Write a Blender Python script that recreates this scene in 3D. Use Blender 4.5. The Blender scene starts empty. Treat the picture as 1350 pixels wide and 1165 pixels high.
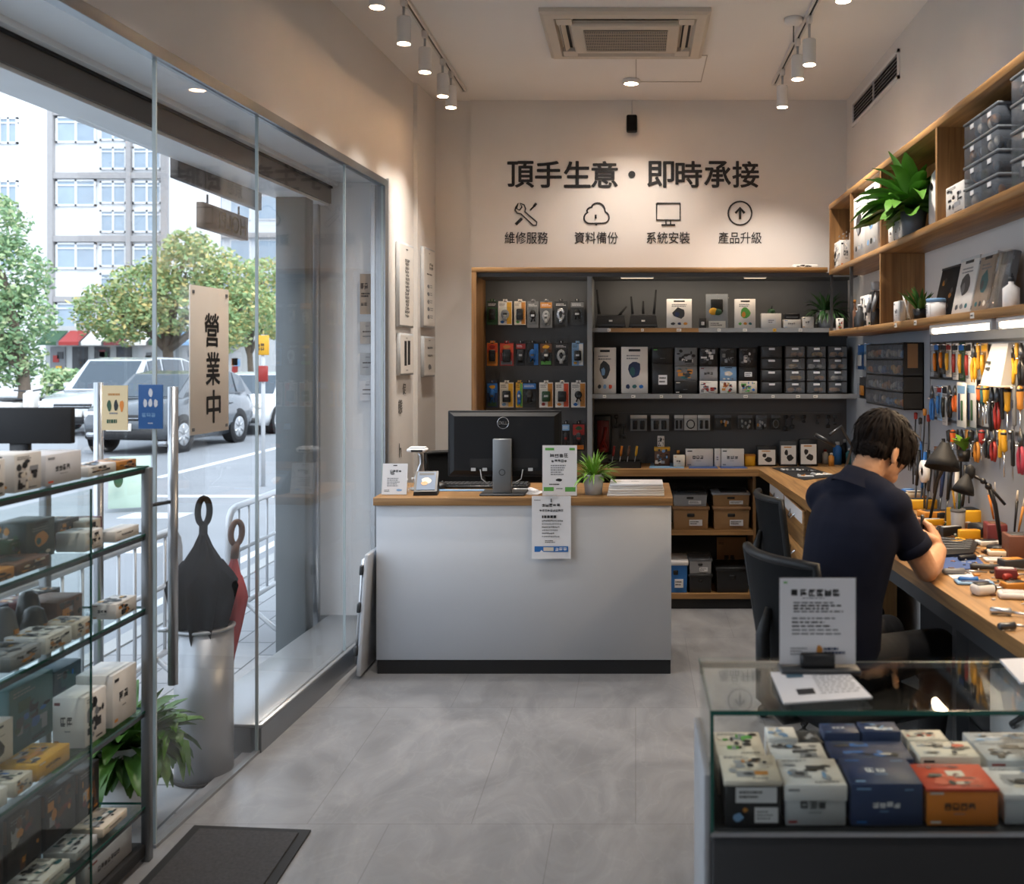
import bpy, bmesh, math, random
from mathutils import Vector, Matrix, noise

# ---------------------------------------------------------------- camera model
F, CX, CY, CH = 1300.0, 838.0, 472.0, 1.7
W, H = 1350.0, 1165.0
def at(px, py, Y):
    """photo pixel at depth Y -> world point"""
    return Vector(((px - CX) * Y / F, Y, CH - (py - CY) * Y / F))
def zat(py, Y): return CH - (py - CY) * Y / F
def xat(px, Y): return (px - CX) * Y / F
def yat(px, X): return X * F / (px - CX)

C = bpy.context.scene.collection
R = random.Random(7)
PI = math.pi

# ---------------------------------------------------------------- colours / materials
def lin(c):
    def f(v):
        v /= 255.0
        return v / 12.92 if v <= 0.04045 else ((v + 0.055) / 1.055) ** 2.4
    return (f(c[0]), f(c[1]), f(c[2]), 1.0)

_mats = {}
def mat(name, col=(200, 200, 200), rough=0.5, metal=0.0, var=0.06, scale=6.0, bump=0.0, spec=0.5, coat=0.0):
    """principled material with a soft procedural tone variation"""
    if name in _mats: return _mats[name]
    m = bpy.data.materials.new(name); m.use_nodes = True
    nt = m.node_tree; b = nt.nodes['Principled BSDF']
    b.inputs['Roughness'].default_value = rough
    b.inputs['Metallic'].default_value = metal
    b.inputs['Specular IOR Level'].default_value = spec
    b.inputs['Coat Weight'].default_value = coat
    tc = nt.nodes.new('ShaderNodeTexCoord'); n = nt.nodes.new('ShaderNodeTexNoise')
    n.inputs['Scale'].default_value = scale; n.inputs['Detail'].default_value = 4
    nt.links.new(tc.outputs['Object'], n.inputs['Vector'])
    mx = nt.nodes.new('ShaderNodeMix'); mx.data_type = 'RGBA'
    c = lin(col)
    mx.inputs['A'].default_value = tuple(max(0, v * (1 - var)) for v in c[:3]) + (1,)
    mx.inputs['B'].default_value = tuple(min(1, v * (1 + var)) for v in c[:3]) + (1,)
    nt.links.new(n.outputs['Fac'], mx.inputs['Factor'])
    nt.links.new(mx.outputs['Result'], b.inputs['Base Color'])
    if bump:
        bp = nt.nodes.new('ShaderNodeBump'); bp.inputs['Strength'].default_value = bump; bp.inputs['Distance'].default_value = 0.01
        n2 = nt.nodes.new('ShaderNodeTexNoise'); n2.inputs['Scale'].default_value = scale * 12
        nt.links.new(tc.outputs['Object'], n2.inputs['Vector'])
        nt.links.new(n2.outputs['Fac'], bp.inputs['Height']); nt.links.new(bp.outputs['Normal'], b.inputs['Normal'])
    _mats[name] = m
    return m

def emis(name, col, strength):
    if name in _mats: return _mats[name]
    m = bpy.data.materials.new(name); m.use_nodes = True
    nt = m.node_tree; b = nt.nodes['Principled BSDF']
    b.inputs['Base Color'].default_value = lin(col)
    b.inputs['Emission Color'].default_value = lin(col); b.inputs['Emission Strength'].default_value = strength
    _mats[name] = m; return m

def glass(name, tint=(255, 255, 255), refl=0.9, ior=1.45):
    """thin pane: transparent body with a fresnel reflection"""
    if name in _mats: return _mats[name]
    m = bpy.data.materials.new(name); m.use_nodes = True
    nt = m.node_tree; nt.nodes.clear()
    out = nt.nodes.new('ShaderNodeOutputMaterial'); t = nt.nodes.new('ShaderNodeBsdfTransparent'); g = nt.nodes.new('ShaderNodeBsdfGlossy')
    t.inputs['Color'].default_value = lin(tint); g.inputs['Roughness'].default_value = 0.02
    fr = nt.nodes.new('ShaderNodeFresnel'); fr.inputs['IOR'].default_value = ior
    ml = nt.nodes.new('ShaderNodeMath'); ml.operation = 'MULTIPLY'; ml.inputs[1].default_value = refl
    mx = nt.nodes.new('ShaderNodeMixShader')
    nt.links.new(fr.outputs[0], ml.inputs[0]); nt.links.new(ml.outputs[0], mx.inputs[0])
    nt.links.new(t.outputs[0], mx.inputs[1]); nt.links.new(g.outputs[0], mx.inputs[2]); nt.links.new(mx.outputs[0], out.inputs[0])
    _mats[name] = m; return m

def wood(name, dark, light, axis='X', scale=1.0, rough=0.45):
    if name in _mats: return _mats[name]
    m = bpy.data.materials.new(name); m.use_nodes = True
    nt = m.node_tree; b = nt.nodes['Principled BSDF']; b.inputs['Roughness'].default_value = rough
    tc = nt.nodes.new('ShaderNodeTexCoord'); mp = nt.nodes.new('ShaderNodeMapping')
    s = {'X': (1.2, 26, 26), 'Y': (26, 1.2, 26), 'Z': (26, 26, 1.2)}[axis]
    mp.inputs['Scale'].default_value = tuple(v * scale for v in s)
    n = nt.nodes.new('ShaderNodeTexNoise'); n.inputs['Scale'].default_value = 1.6; n.inputs['Detail'].default_value = 6; n.inputs['Distortion'].default_value = 0.6
    cr = nt.nodes.new('ShaderNodeValToRGB')
    cr.color_ramp.elements[0].position = 0.3; cr.color_ramp.elements[0].color = lin(dark)
    cr.color_ramp.elements[1].position = 0.72; cr.color_ramp.elements[1].color = lin(light)
    nt.links.new(tc.outputs['Object'], mp.inputs['Vector']); nt.links.new(mp.outputs[0], n.inputs['Vector'])
    nt.links.new(n.outputs['Fac'], cr.inputs[0]); nt.links.new(cr.outputs[0], b.inputs['Base Color'])
    bp = nt.nodes.new('ShaderNodeBump'); bp.inputs['Strength'].default_value = 0.08; bp.inputs['Distance'].default_value = 0.004
    nt.links.new(n.outputs['Fac'], bp.inputs['Height']); nt.links.new(bp.outputs[0], b.inputs['Normal'])
    _mats[name] = m; return m

# ---------------------------------------------------------------- mesh builder
class MB:
    def __init__(s, M=None):
        s.v, s.f, s.mi, s.sm, s.mats = [], [], [], [], []
        s.M = M or Matrix.Identity(4); s.cur = 0
    def mat(s, m):
        if m is None: return s
        if m not in s.mats: s.mats.append(m)
        s.cur = s.mats.index(m); return s
    def add(s, vs, fs, smooth=False):
        b = len(s.v)
        s.v += [s.M @ Vector(p) for p in vs]
        for f in fs:
            s.f.append(tuple(b + i for i in f)); s.mi.append(s.cur); s.sm.append(smooth)
        return s
    def box(s, x0, x1, y0, y1, z0, z1, bev=0.0, seg=2):
        if x0 > x1: x0, x1 = x1, x0
        if y0 > y1: y0, y1 = y1, y0
        if z0 > z1: z0, z1 = z1, z0
        vs = [(x, y, z) for z in (z0, z1) for y in (y0, y1) for x in (x0, x1)]
        fs = [(0, 2, 3, 1), (4, 5, 7, 6), (0, 1, 5, 4), (2, 6, 7, 3), (0, 4, 6, 2), (1, 3, 7, 5)]
        if bev <= 0: return s.add(vs, fs)
        bm = bmesh.new(); bv = [bm.verts.new(p) for p in vs]
        for f in fs: bm.faces.new([bv[i] for i in f])
        bmesh.ops.bevel(bm, geom=bm.edges[:], offset=min(bev, 0.45 * min(x1 - x0, y1 - y0, z1 - z0)), segments=seg, affect='EDGES', profile=0.5)
        bm.verts.index_update()
        r = s.add([v.co.copy() for v in bm.verts], [[v.index for v in f.verts] for f in bm.faces], True); bm.free()
        return r
    def prism(s, poly, z0, z1):
        n = len(poly)
        a = sum(poly[i][0] * poly[(i + 1) % n][1] - poly[(i + 1) % n][0] * poly[i][1] for i in range(n))
        if a < 0: poly = poly[::-1]
        vs = [(p[0], p[1], z0) for p in poly] + [(p[0], p[1], z1) for p in poly]
        fs = [tuple(range(n))[::-1], tuple(range(n, 2 * n))] + [(i, (i + 1) % n, n + (i + 1) % n, n + i) for i in range(n)]
        return s.add(vs, fs)
    def tube(s, pts, r, n=8, caps=True):
        pts = [Vector(p) for p in pts]; k = len(pts)
        rs = r if isinstance(r, (list, tuple)) else [r] * k
        vs, fs = [], []
        up = None
        for i, p in enumerate(pts):
            d = (pts[min(i + 1, k - 1)] - pts[max(i - 1, 0)]).normalized()
            if up is None: up = d.orthogonal().normalized()
            a = (up - d * up.dot(d))
            a = a.normalized() if a.length > 1e-6 else d.orthogonal().normalized()
            up = a; b = d.cross(a)
            for j in range(n):
                t = 2 * PI * j / n
                vs.append(p + (a * math.cos(t) + b * math.sin(t)) * rs[i])
        for i in range(k - 1):
            for j in range(n):
                fs.append((i * n + j, i * n + (j + 1) % n, (i + 1) * n + (j + 1) % n, (i + 1) * n + j))
        s.add(vs, fs, True)
        if caps:
            b = len(s.v) - len(vs)
            s.f += [tuple(b + j for j in range(n))[::-1], tuple(b + (k - 1) * n + j for j in range(n))]
            s.mi += [s.cur] * 2; s.sm += [False] * 2
        return s
    def cyl(s, p0, p1, r0, r1=None, n=16): return s.tube([p0, p1], [r0, r0 if r1 is None else r1], n)
    def lathe(s, prof, c=(0, 0, 0), n=24, smooth=True):
        """prof: list of (radius, z)"""
        vs, fs = [], []; k = len(prof)
        for r, z in prof:
            for j in range(n):
                t = 2 * PI * j / n; vs.append((c[0] + r * math.cos(t), c[1] + r * math.sin(t), c[2] + z))
        for i in range(k - 1):
            for j in range(n): fs.append((i * n + j, i * n + (j + 1) % n, (i + 1) * n + (j + 1) % n, (i + 1) * n + j))
        s.add(vs, fs, smooth)
        b = len(s.v) - len(vs)
        if prof[0][0] > 1e-5: s.f.append(tuple(b + j for j in range(n))[::-1]); s.mi.append(s.cur); s.sm.append(False)
        if prof[-1][0] > 1e-5: s.f.append(tuple(b + (k - 1) * n + j for j in range(n))); s.mi.append(s.cur); s.sm.append(False)
        return s
    def ball(s, c, r, n=12, m=8):
        r = r if isinstance(r, (list, tuple)) else (r, r, r)
        vs = [(c[0], c[1], c[2] - r[2])]; fs = []
        for i in range(1, m):
            a = -PI / 2 + PI * i / m
            for j in range(n):
                t = 2 * PI * j / n
                vs.append((c[0] + r[0] * math.cos(a) * math.cos(t), c[1] + r[1] * math.cos(a) * math.sin(t), c[2] + r[2] * math.sin(a)))
        vs.append((c[0], c[1], c[2] + r[2])); L = len(vs) - 1
        for j in range(n):
            fs.append((0, 1 + (j + 1) % n, 1 + j)); fs.append((L, L - n + j, L - n + (j + 1) % n))
        for i in range(m - 2):
            for j in range(n):
                a = 1 + i * n + j; b = 1 + i * n + (j + 1) % n
                fs.append((a, b, b + n, a + n))
        return s.add(vs, fs, True)
    def quad(s, a, b, c, d): return s.add([a, b, c, d], [(0, 1, 2, 3)])
    def slab(s, o, u, v, w, h, t, smooth=False):
        """thin rectangular slab: corner o, in-plane unit dirs u, v, thickness t along u x v"""
        o, u, v = Vector(o), Vector(u).normalized(), Vector(v).normalized(); n = u.cross(v)
        p = [o + u * a + v * b + n * c for c in (0, t) for b in (0, h) for a in (0, w)]
        return s.add(p, [(0, 2, 3, 1), (4, 5, 7, 6), (0, 1, 5, 4), (2, 6, 7, 3), (0, 4, 6, 2), (1, 3, 7, 5)])
    def poly3(s, o, u, v, pts, t=0.0006):
        """flat filled outline in the plane (o,u,v) raised by t"""
        o, u, v = Vector(o), Vector(u).normalized(), Vector(v).normalized(); n = u.cross(v)
        return s.add([o + u * a + v * b + n * t for a, b in pts], [tuple(range(len(pts)))])
    def text(s, body, o, u, v, w=None, h=None, bold=0.0, depth=0.0, spacing=1.0):
        """lettering centred on o in plane (u,v), scaled to width w and/or height h"""
        cu = bpy.data.curves.new('txt', 'FONT'); cu.body = body; cu.space_character = spacing; cu.resolution_u = 3
        ob = bpy.data.objects.new('txt', cu); C.objects.link(ob)
        dg = bpy.context.evaluated_depsgraph_get(); dg.update()
        me = bpy.data.meshes.new_from_object(ob.evaluated_get(dg))
        P = [p.co.copy() for p in me.vertices]; Fc = [tuple(p.vertices) for p in me.polygons]
        bpy.data.objects.remove(ob); bpy.data.meshes.remove(me); bpy.data.curves.remove(cu)
        if not P: return s
        x0, x1 = min(p.x for p in P), max(p.x for p in P); y0, y1 = min(p.y for p in P), max(p.y for p in P)
        sx = w / (x1 - x0) if w else None; sy = h / (y1 - y0) if h else None
        sx = sx or sy; sy = sy or sx
        o, u, v = Vector(o), Vector(u).normalized(), Vector(v).normalized(); n = u.cross(v)
        Q = [o + u * ((p.x - (x0 + x1) / 2) * sx) + v * ((p.y - (y0 + y1) / 2) * sy) for p in P]
        gh = (h or (y1 - y0) * sy) * bold
        if bold and depth > 0:
            base = list(Q)
            for i, a in enumerate((0, 45, 90, 135, 180, 225, 270, 315)):
                dx = u * gh * math.cos(math.radians(a)) + v * gh * math.sin(math.radians(a))
                s.add([q + dx + n * (depth - .0002 * (i + 1) * min(1, depth / .004)) for q in base], Fc)
        elif bold:
            for a in (0, 90, 180, 270): s.add([q + u * gh * math.cos(math.radians(a)) + v * gh * math.sin(math.radians(a)) + n * .0007 for q in Q], Fc)
        if depth <= 0: return s.add([q + n * 0.0008 for q in Q], Fc)
        k = len(Q)
        ed = {}
        for f in Fc:
            for a, b in zip(f, f[1:] + f[:1]): ed[(a, b)] = ed.get((a, b), 0) + 1
        side = [(b, a, a + k, b + k) for (a, b) in ed if (b, a) not in ed]
        return s.add([q for q in Q] + [q + n * depth for q in Q], [tuple(i + k for i in f) for f in Fc] + [(x[1], x[0], x[3], x[2]) for x in side])
    def mesh(s, name):
        me = bpy.data.meshes.new(name); me.from_pydata([tuple(p) for p in s.v], [], s.f)
        for m in s.mats: me.materials.append(m)
        me.polygons.foreach_set('material_index', s.mi); me.polygons.foreach_set('use_smooth', s.sm); me.update()
        return me
    def build(s, name, m=None, parent=None, loc=None, rz=0.0, label=None):
        if m is not None and not s.mats: s.mats.append(m)
        o = bpy.data.objects.new(name, s.mesh(name)); C.objects.link(o)
        if parent is not None: o.parent = parent
        if loc is not None: o.location = loc
        if rz: o.rotation_euler = (0, 0, rz)
        if label: o['label'] = label
        return o

def tag(o, label, cat, group=None, kind=None):
    o['label'] = label; o['category'] = cat
    if group: o['group'] = group
    if kind: o['kind'] = kind
    return o
def thing(name, label, cat, loc=(0, 0, 0), rz=0.0, group=None):
    o = bpy.data.objects.new(name, None); o.empty_display_size = 0.05; C.objects.link(o)
    o.location = loc; o.rotation_euler = (0, 0, rz)
    return tag(o, label, cat, group)
def struct(name, mb, m, parent=None):
    o = mb.build(name, m, parent)
    if parent is None: o['kind'] = 'structure'
    return o
def structroot(name):
    o = bpy.data.objects.new(name, None); C.objects.link(o); o['kind'] = 'structure'; return o
def dup(root, loc, rz=None, label=None, group=None):
    r = root.copy(); C.objects.link(r); r.location = loc
    if rz is not None: r.rotation_euler = (0, 0, rz)
    if label: r['label'] = label
    if group: r['group'] = group
    for ch in list(root.children):
        c = ch.copy(); C.objects.link(c); c.parent = r
        for g in list(ch.children):
            d = g.copy(); C.objects.link(d); d.parent = c
    return r
ORD = ['first', 'second', 'third', 'fourth', 'fifth', 'sixth', 'seventh', 'eighth', 'ninth', 'tenth', 'eleventh', 'twelfth',
       'thirteenth', 'fourteenth', 'fifteenth', 'sixteenth', 'seventeenth', 'eighteenth', 'nineteenth', 'twentieth']

# ---------------------------------------------------------------- shared materials
WHITE = mat('white_paint', (226, 224, 222), 0.6)
PAPER = mat('paper', (218, 218, 221), 0.7, var=0.03)
CARD = mat('white_card', (222, 218, 212), 0.55, var=0.05)
CREAM = mat('cream_card', (212, 202, 186), 0.55)
GREYCARD = mat('grey_card', (150, 152, 156), 0.55)
KRAFT = mat('kraft_card', (176, 136, 92), 0.75, var=0.1)
KRAFTD = mat('dark_kraft_card', (140, 106, 72), 0.75, var=0.1)
BLACK = mat('black_plastic', (24, 24, 26), 0.42)
BLACKM = mat('matt_black', (20, 20, 22), 0.7)
DGREY = mat('dark_grey_plastic', (52, 54, 57), 0.5)
MGREY = mat('mid_grey_plastic', (112, 114, 117), 0.5)
LGREY = mat('light_grey_plastic', (182, 184, 186), 0.45)
INK = mat('black_ink', (28, 28, 30), 0.6, var=0.02)
INKG = mat('grey_ink', (120, 122, 126), 0.6, var=0.02)
CABG = mat('cabinet_grey', (84, 85, 87), 0.55, bump=0.02)
CABE = mat('shelf_edge_grey', (132, 134, 136), 0.45)
STEEL = mat('brushed_steel', (190, 192, 195), 0.3, 0.9)
DSTEEL = mat('dark_steel', (92, 94, 97), 0.35, 0.85)
CHROME = mat('chrome', (220, 222, 225), 0.12, 1.0)
RED = mat('red_plastic', (146, 38, 32), 0.45)
ORANGE = mat('orange_card', (214, 122, 26), 0.5)
ORED = mat('orange_red_card', (206, 74, 40), 0.5)
YELLOW = mat('yellow_plastic', (212, 158, 34), 0.45)
BLUE = mat('blue_print', (36, 104, 176), 0.5)
NAVY = mat('navy_card', (30, 48, 86), 0.5)
TEAL = mat('teal_plastic', (40, 92, 96), 0.5)
SKYB = mat('light_blue_print', (120, 160, 200), 0.5)
GREEN = mat('green_print', (88, 160, 72), 0.5)
DGREEN = mat('dark_green', (38, 74, 44), 0.55)
BROWN = mat('brown_plastic', (96, 62, 40), 0.55)
WINE = mat('wine_print', (110, 42, 44), 0.5)
AMBER = mat('amber_plastic', (190, 126, 48), 0.4)
TANW = wood('oak_x', (120, 86, 50), (172, 130, 80), 'X')
TANY = wood('oak_y', (120, 86, 50), (172, 130, 80), 'Y')
TANZ = wood('oak_z', (116, 82, 48), (164, 122, 76), 'Z')
GLASS = glass('clear_glass', (252, 254, 253), 0.4)
GLASST = glass('tinted_cabinet_glass', (248, 252, 251), 0.2)
GEDGE = mat('green_glass_edge', (34, 84, 74), 0.15)
CLEAR = glass('clear_plastic', (251, 252, 252), 0.3)
def frost(name, col, amount, rough=.25):
    """translucent plastic: part clear, part tinted surface"""
    m = bpy.data.materials.new(name); m.use_nodes = True
    nt = m.node_tree; b = nt.nodes['Principled BSDF']; b.inputs['Base Color'].default_value = lin(col); b.inputs['Roughness'].default_value = rough
    t = nt.nodes.new('ShaderNodeBsdfTransparent'); mx = nt.nodes.new('ShaderNodeMixShader'); n = nt.nodes.new('ShaderNodeTexNoise'); n.inputs['Scale'].default_value = 20
    mr = nt.nodes.new('ShaderNodeMapRange'); mr.inputs['To Min'].default_value = amount - .05; mr.inputs['To Max'].default_value = amount + .05
    nt.links.new(n.outputs['Fac'], mr.inputs['Value']); nt.links.new(mr.outputs[0], mx.inputs[0]); nt.links.new(t.outputs[0], mx.inputs[1]); nt.links.new(b.outputs[0], mx.inputs[2])
    nt.links.new(mx.outputs[0], nt.nodes['Material Output'].inputs['Surface']); return m
SMOKE = frost('smoked_plastic', (120, 124, 130), .35)
BINP = frost('bin_plastic', (128, 136, 146), .42)
ART = [RED, ORANGE, YELLOW, BLUE, TEAL, SKYB, GREEN, DGREEN, WINE, AMBER, INK, DGREY, MGREY]

# ---------------------------------------------------------------- product helpers
FACE = {  # face -> function(box) giving (origin, u, v, width, height)
    '-y': lambda b: ((b[0], b[2], b[4]), (1, 0, 0), (0, 0, 1), b[1] - b[0], b[5] - b[4]),
    '+y': lambda b: ((b[1], b[3], b[4]), (-1, 0, 0), (0, 0, 1), b[1] - b[0], b[5] - b[4]),
    '-x': lambda b: ((b[0], b[3], b[4]), (0, -1, 0), (0, 0, 1), b[3] - b[2], b[5] - b[4]),
    '+x': lambda b: ((b[1], b[2], b[4]), (0, 1, 0), (0, 0, 1), b[3] - b[2], b[5] - b[4]),
    '+z': lambda b: ((b[0], b[2], b[5]), (1, 0, 0), (0, 1, 0), b[1] - b[0], b[3] - b[2]),
}
def rect(mb, b, face, u0, u1, v0, v1, m, t=0.0006):
    o, u, v, w, h = FACE[face](b); mb.mat(m)
    mb.poly3(o, u, v, [(u0 * w, v0 * h), (u1 * w, v0 * h), (u1 * w, v1 * h), (u0 * w, v1 * h)], t)
def blob(mb, b, face, uc, vc, ru, rv, m, rnd, t=0.0009, k=10):
    o, u, v, w, h = FACE[face](b); mb.mat(m)
    mb.poly3(o, u, v, [((uc + ru * math.cos(2 * PI * i / k) * rnd.uniform(0.75, 1.1)) * w, (vc + rv * math.sin(2 * PI * i / k) * rnd.uniform(0.75, 1.1)) * h) for i in range(k)], t)
def lines(mb, b, face, u0, u1, v0, v1, rows, rnd, m=INKG, fill=0.45):
    """rows of small worn print, too small to read"""
    for r in range(rows):
        vv = v1 - (v1 - v0) * (r + 0.5) / rows; hh = (v1 - v0) / rows * fill / 2
        x = u0
        end = u0 + (u1 - u0) * rnd.uniform(0.6, 1.0)
        if fill >= .8:          # heading: worn square characters built of strokes
            o, u, v, w, h = FACE[face](b); cw = min(2 * hh * h / w, (u1 - u0) / 3); end = u1
            while x + cw <= end + 1e-6:
                t_ = .16
                for q in rnd.sample((0, .21, .42, .63, .84), rnd.choice((3, 3, 4))): rect(mb, b, face, x + cw * rnd.uniform(0, .12), x + cw * rnd.uniform(.85, 1), vv - hh + 2 * hh * q, vv - hh + 2 * hh * min(1, q + t_), m, 0.0008)
                for q in rnd.sample((.04, .42, .80), 2): rect(mb, b, face, x + cw * q, x + cw * (q + t_), vv - hh * rnd.uniform(.5, 1), vv + hh * rnd.uniform(.5, 1), m, 0.0009)
                x += cw * 1.18
            continue
        while x < end:
            w = (u1 - u0) * rnd.uniform(0.05, 0.16); rect(mb, b, face, x, min(x + w, end), vv - hh, vv + hh, m, 0.0008); x += w + (u1 - u0) * 0.03
def print_art(mb, b, face, style, rnd, cols=None):
    cols = cols or [rnd.choice(ART) for _ in range(3)]
    if style == 'device':
        rect(mb, b, face, .28, .72, .90, .95, INK)
        blob(mb, b, face, .5, .52, .26, .2, cols[0], rnd)
        blob(mb, b, face, .42, .47, .1, .1, cols[1], rnd, 0.0012)
        lines(mb, b, face, .2, .8, .72, .84, 2, rnd)
        for k in range(3): blob(mb, b, face, .25 + .25 * k, .15, .09, .05, cols[k % len(cols)], rnd)
    elif style == 'band':
        rect(mb, b, face, .04, .96, .62, .97, cols[0]); rect(mb, b, face, .1, .9, .06, .22, cols[1])
        blob(mb, b, face, .5, .45, .3, .2, cols[2], rnd, 0.0012); lines(mb, b, face, .12, .8, .72, .88, 2, rnd, PAPER)
    elif style == 'busy':
        for k in range(5):
            a, c = rnd.uniform(.05, .6), rnd.uniform(.05, .7); rect(mb, b, face, a, a + rnd.uniform(.12, .35), c, c + rnd.uniform(.08, .24), rnd.choice(cols + [GREYCARD]), .0005 + .0001 * k)
        for k in range(12): blob(mb, b, face, rnd.uniform(.14, .86), rnd.uniform(.14, .86), rnd.uniform(.03, .13), rnd.uniform(.03, .12), rnd.choice(cols + [INK, DGREY]), rnd, 0.0011 + .0001 * k, 8)
        lines(mb, b, face, .08, .6, .84, .94, 2, rnd, INKG); lines(mb, b, face, .5, .94, .05, .12, 1, rnd, INK)
    elif style == 'label':
        rect(mb, b, face, .3, .72, .3, .62, PAPER); lines(mb, b, face, .34, .68, .34, .58, 2, rnd, INK)
    elif style == 'textw':
        lines(mb, b, face, .3, .72, .42, .58, 1, rnd, PAPER, .9); lines(mb, b, face, .4, .6, .32, .37, 1, rnd, SKYB)
        rect(mb, b, face, .08, .28, .86, .9, cols[0]); rect(mb, b, face, .08, .22, .07, .11, cols[1]); lines(mb, b, face, .75, .93, .82, .9, 1, rnd, SKYB)
    elif style == 'stickers':
        rect(mb, b, face, .2, .9, .52, .86, PAPER); lines(mb, b, face, .26, .7, .6, .8, 2, rnd, INK); rect(mb, b, face, .52, .92, .08, .42, PAPER); lines(mb, b, face, .56, .88, .14, .36, 3, rnd, INKG); blob(mb, b, face, .24, .2, .1, .1, SKYB, rnd); blob(mb, b, face, .36, .36, .05, .05, AMBER, rnd)
    elif style == 'text':
        lines(mb, b, face, .25, .75, .42, .62, 1, rnd, INK, .9); lines(mb, b, face, .38, .62, .3, .36, 1, rnd, INKG)
        rect(mb, b, face, .06, .24, .84, .9, cols[0]); rect(mb, b, face, .06, .2, .08, .14, cols[1])
def carton(label, x0, x1, y0, y1, z0, z1, col, arts=(), name='product_box', cat='box', group=None, rz=0.0, seed=0, lid=None, bev=0.002):
    """a printed box standing at its base centre; arts = [(face, style, colours)]"""
    rnd = random.Random(seed or R.random())
    cx, cy = (x0 + x1) / 2, (y0 + y1) / 2
    b = (x0 - cx, x1 - cx, y0 - cy, y1 - cy, 0.0, z1 - z0)
    mb = MB().mat(col); mb.box(*b, bev=bev, seg=1)
    if lid:
        mb.mat(lid[0]); h = b[5]; e = 0.0025
        b = (b[0] - e, b[1] + e, b[2] - e, b[3] + e, 0.0, h + e)
        mb.box(b[0], b[1], b[2], b[3], h * lid[1], h + e, bev=bev, seg=1)
    for a in arts: print_art(mb, b, a[0], a[1], rnd, list(a[2]) if len(a) > 2 else None)
    o = mb.build(name, None, None, (cx, cy, z0), rz)
    return tag(o, label, cat, group)
# ================================================================= SETTING
WALLM = None
def plaster():
    m = bpy.data.materials.new('wall_plaster'); m.use_nodes = True
    nt = m.node_tree; b = nt.nodes['Principled BSDF']; b.inputs['Roughness'].default_value = 0.85
    tc = nt.nodes.new('ShaderNodeTexCoord'); n = nt.nodes.new('ShaderNodeTexNoise'); n.inputs['Scale'].default_value = 0.8; n.inputs['Detail'].default_value = 5
    cr = nt.nodes.new('ShaderNodeValToRGB'); cr.color_ramp.elements[0].color = lin((212, 208, 204)); cr.color_ramp.elements[1].color = lin((226, 222, 218))
    cr.color_ramp.elements[0].position = .3; cr.color_ramp.elements[1].position = .7
    n2 = nt.nodes.new('ShaderNodeTexNoise'); n2.inputs['Scale'].default_value = 160
    bp = nt.nodes.new('ShaderNodeBump'); bp.inputs['Strength'].default_value = 0.05; bp.inputs['Distance'].default_value = 0.003
    for q in (n, n2): nt.links.new(tc.outputs['Object'], q.inputs['Vector'])
    nt.links.new(n.outputs['Fac'], cr.inputs[0]); nt.links.new(cr.outputs[0], b.inputs['Base Color'])
    nt.links.new(n2.outputs['Fac'], bp.inputs['Height']); nt.links.new(bp.outputs[0], b.inputs['Normal'])
    return m
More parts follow.
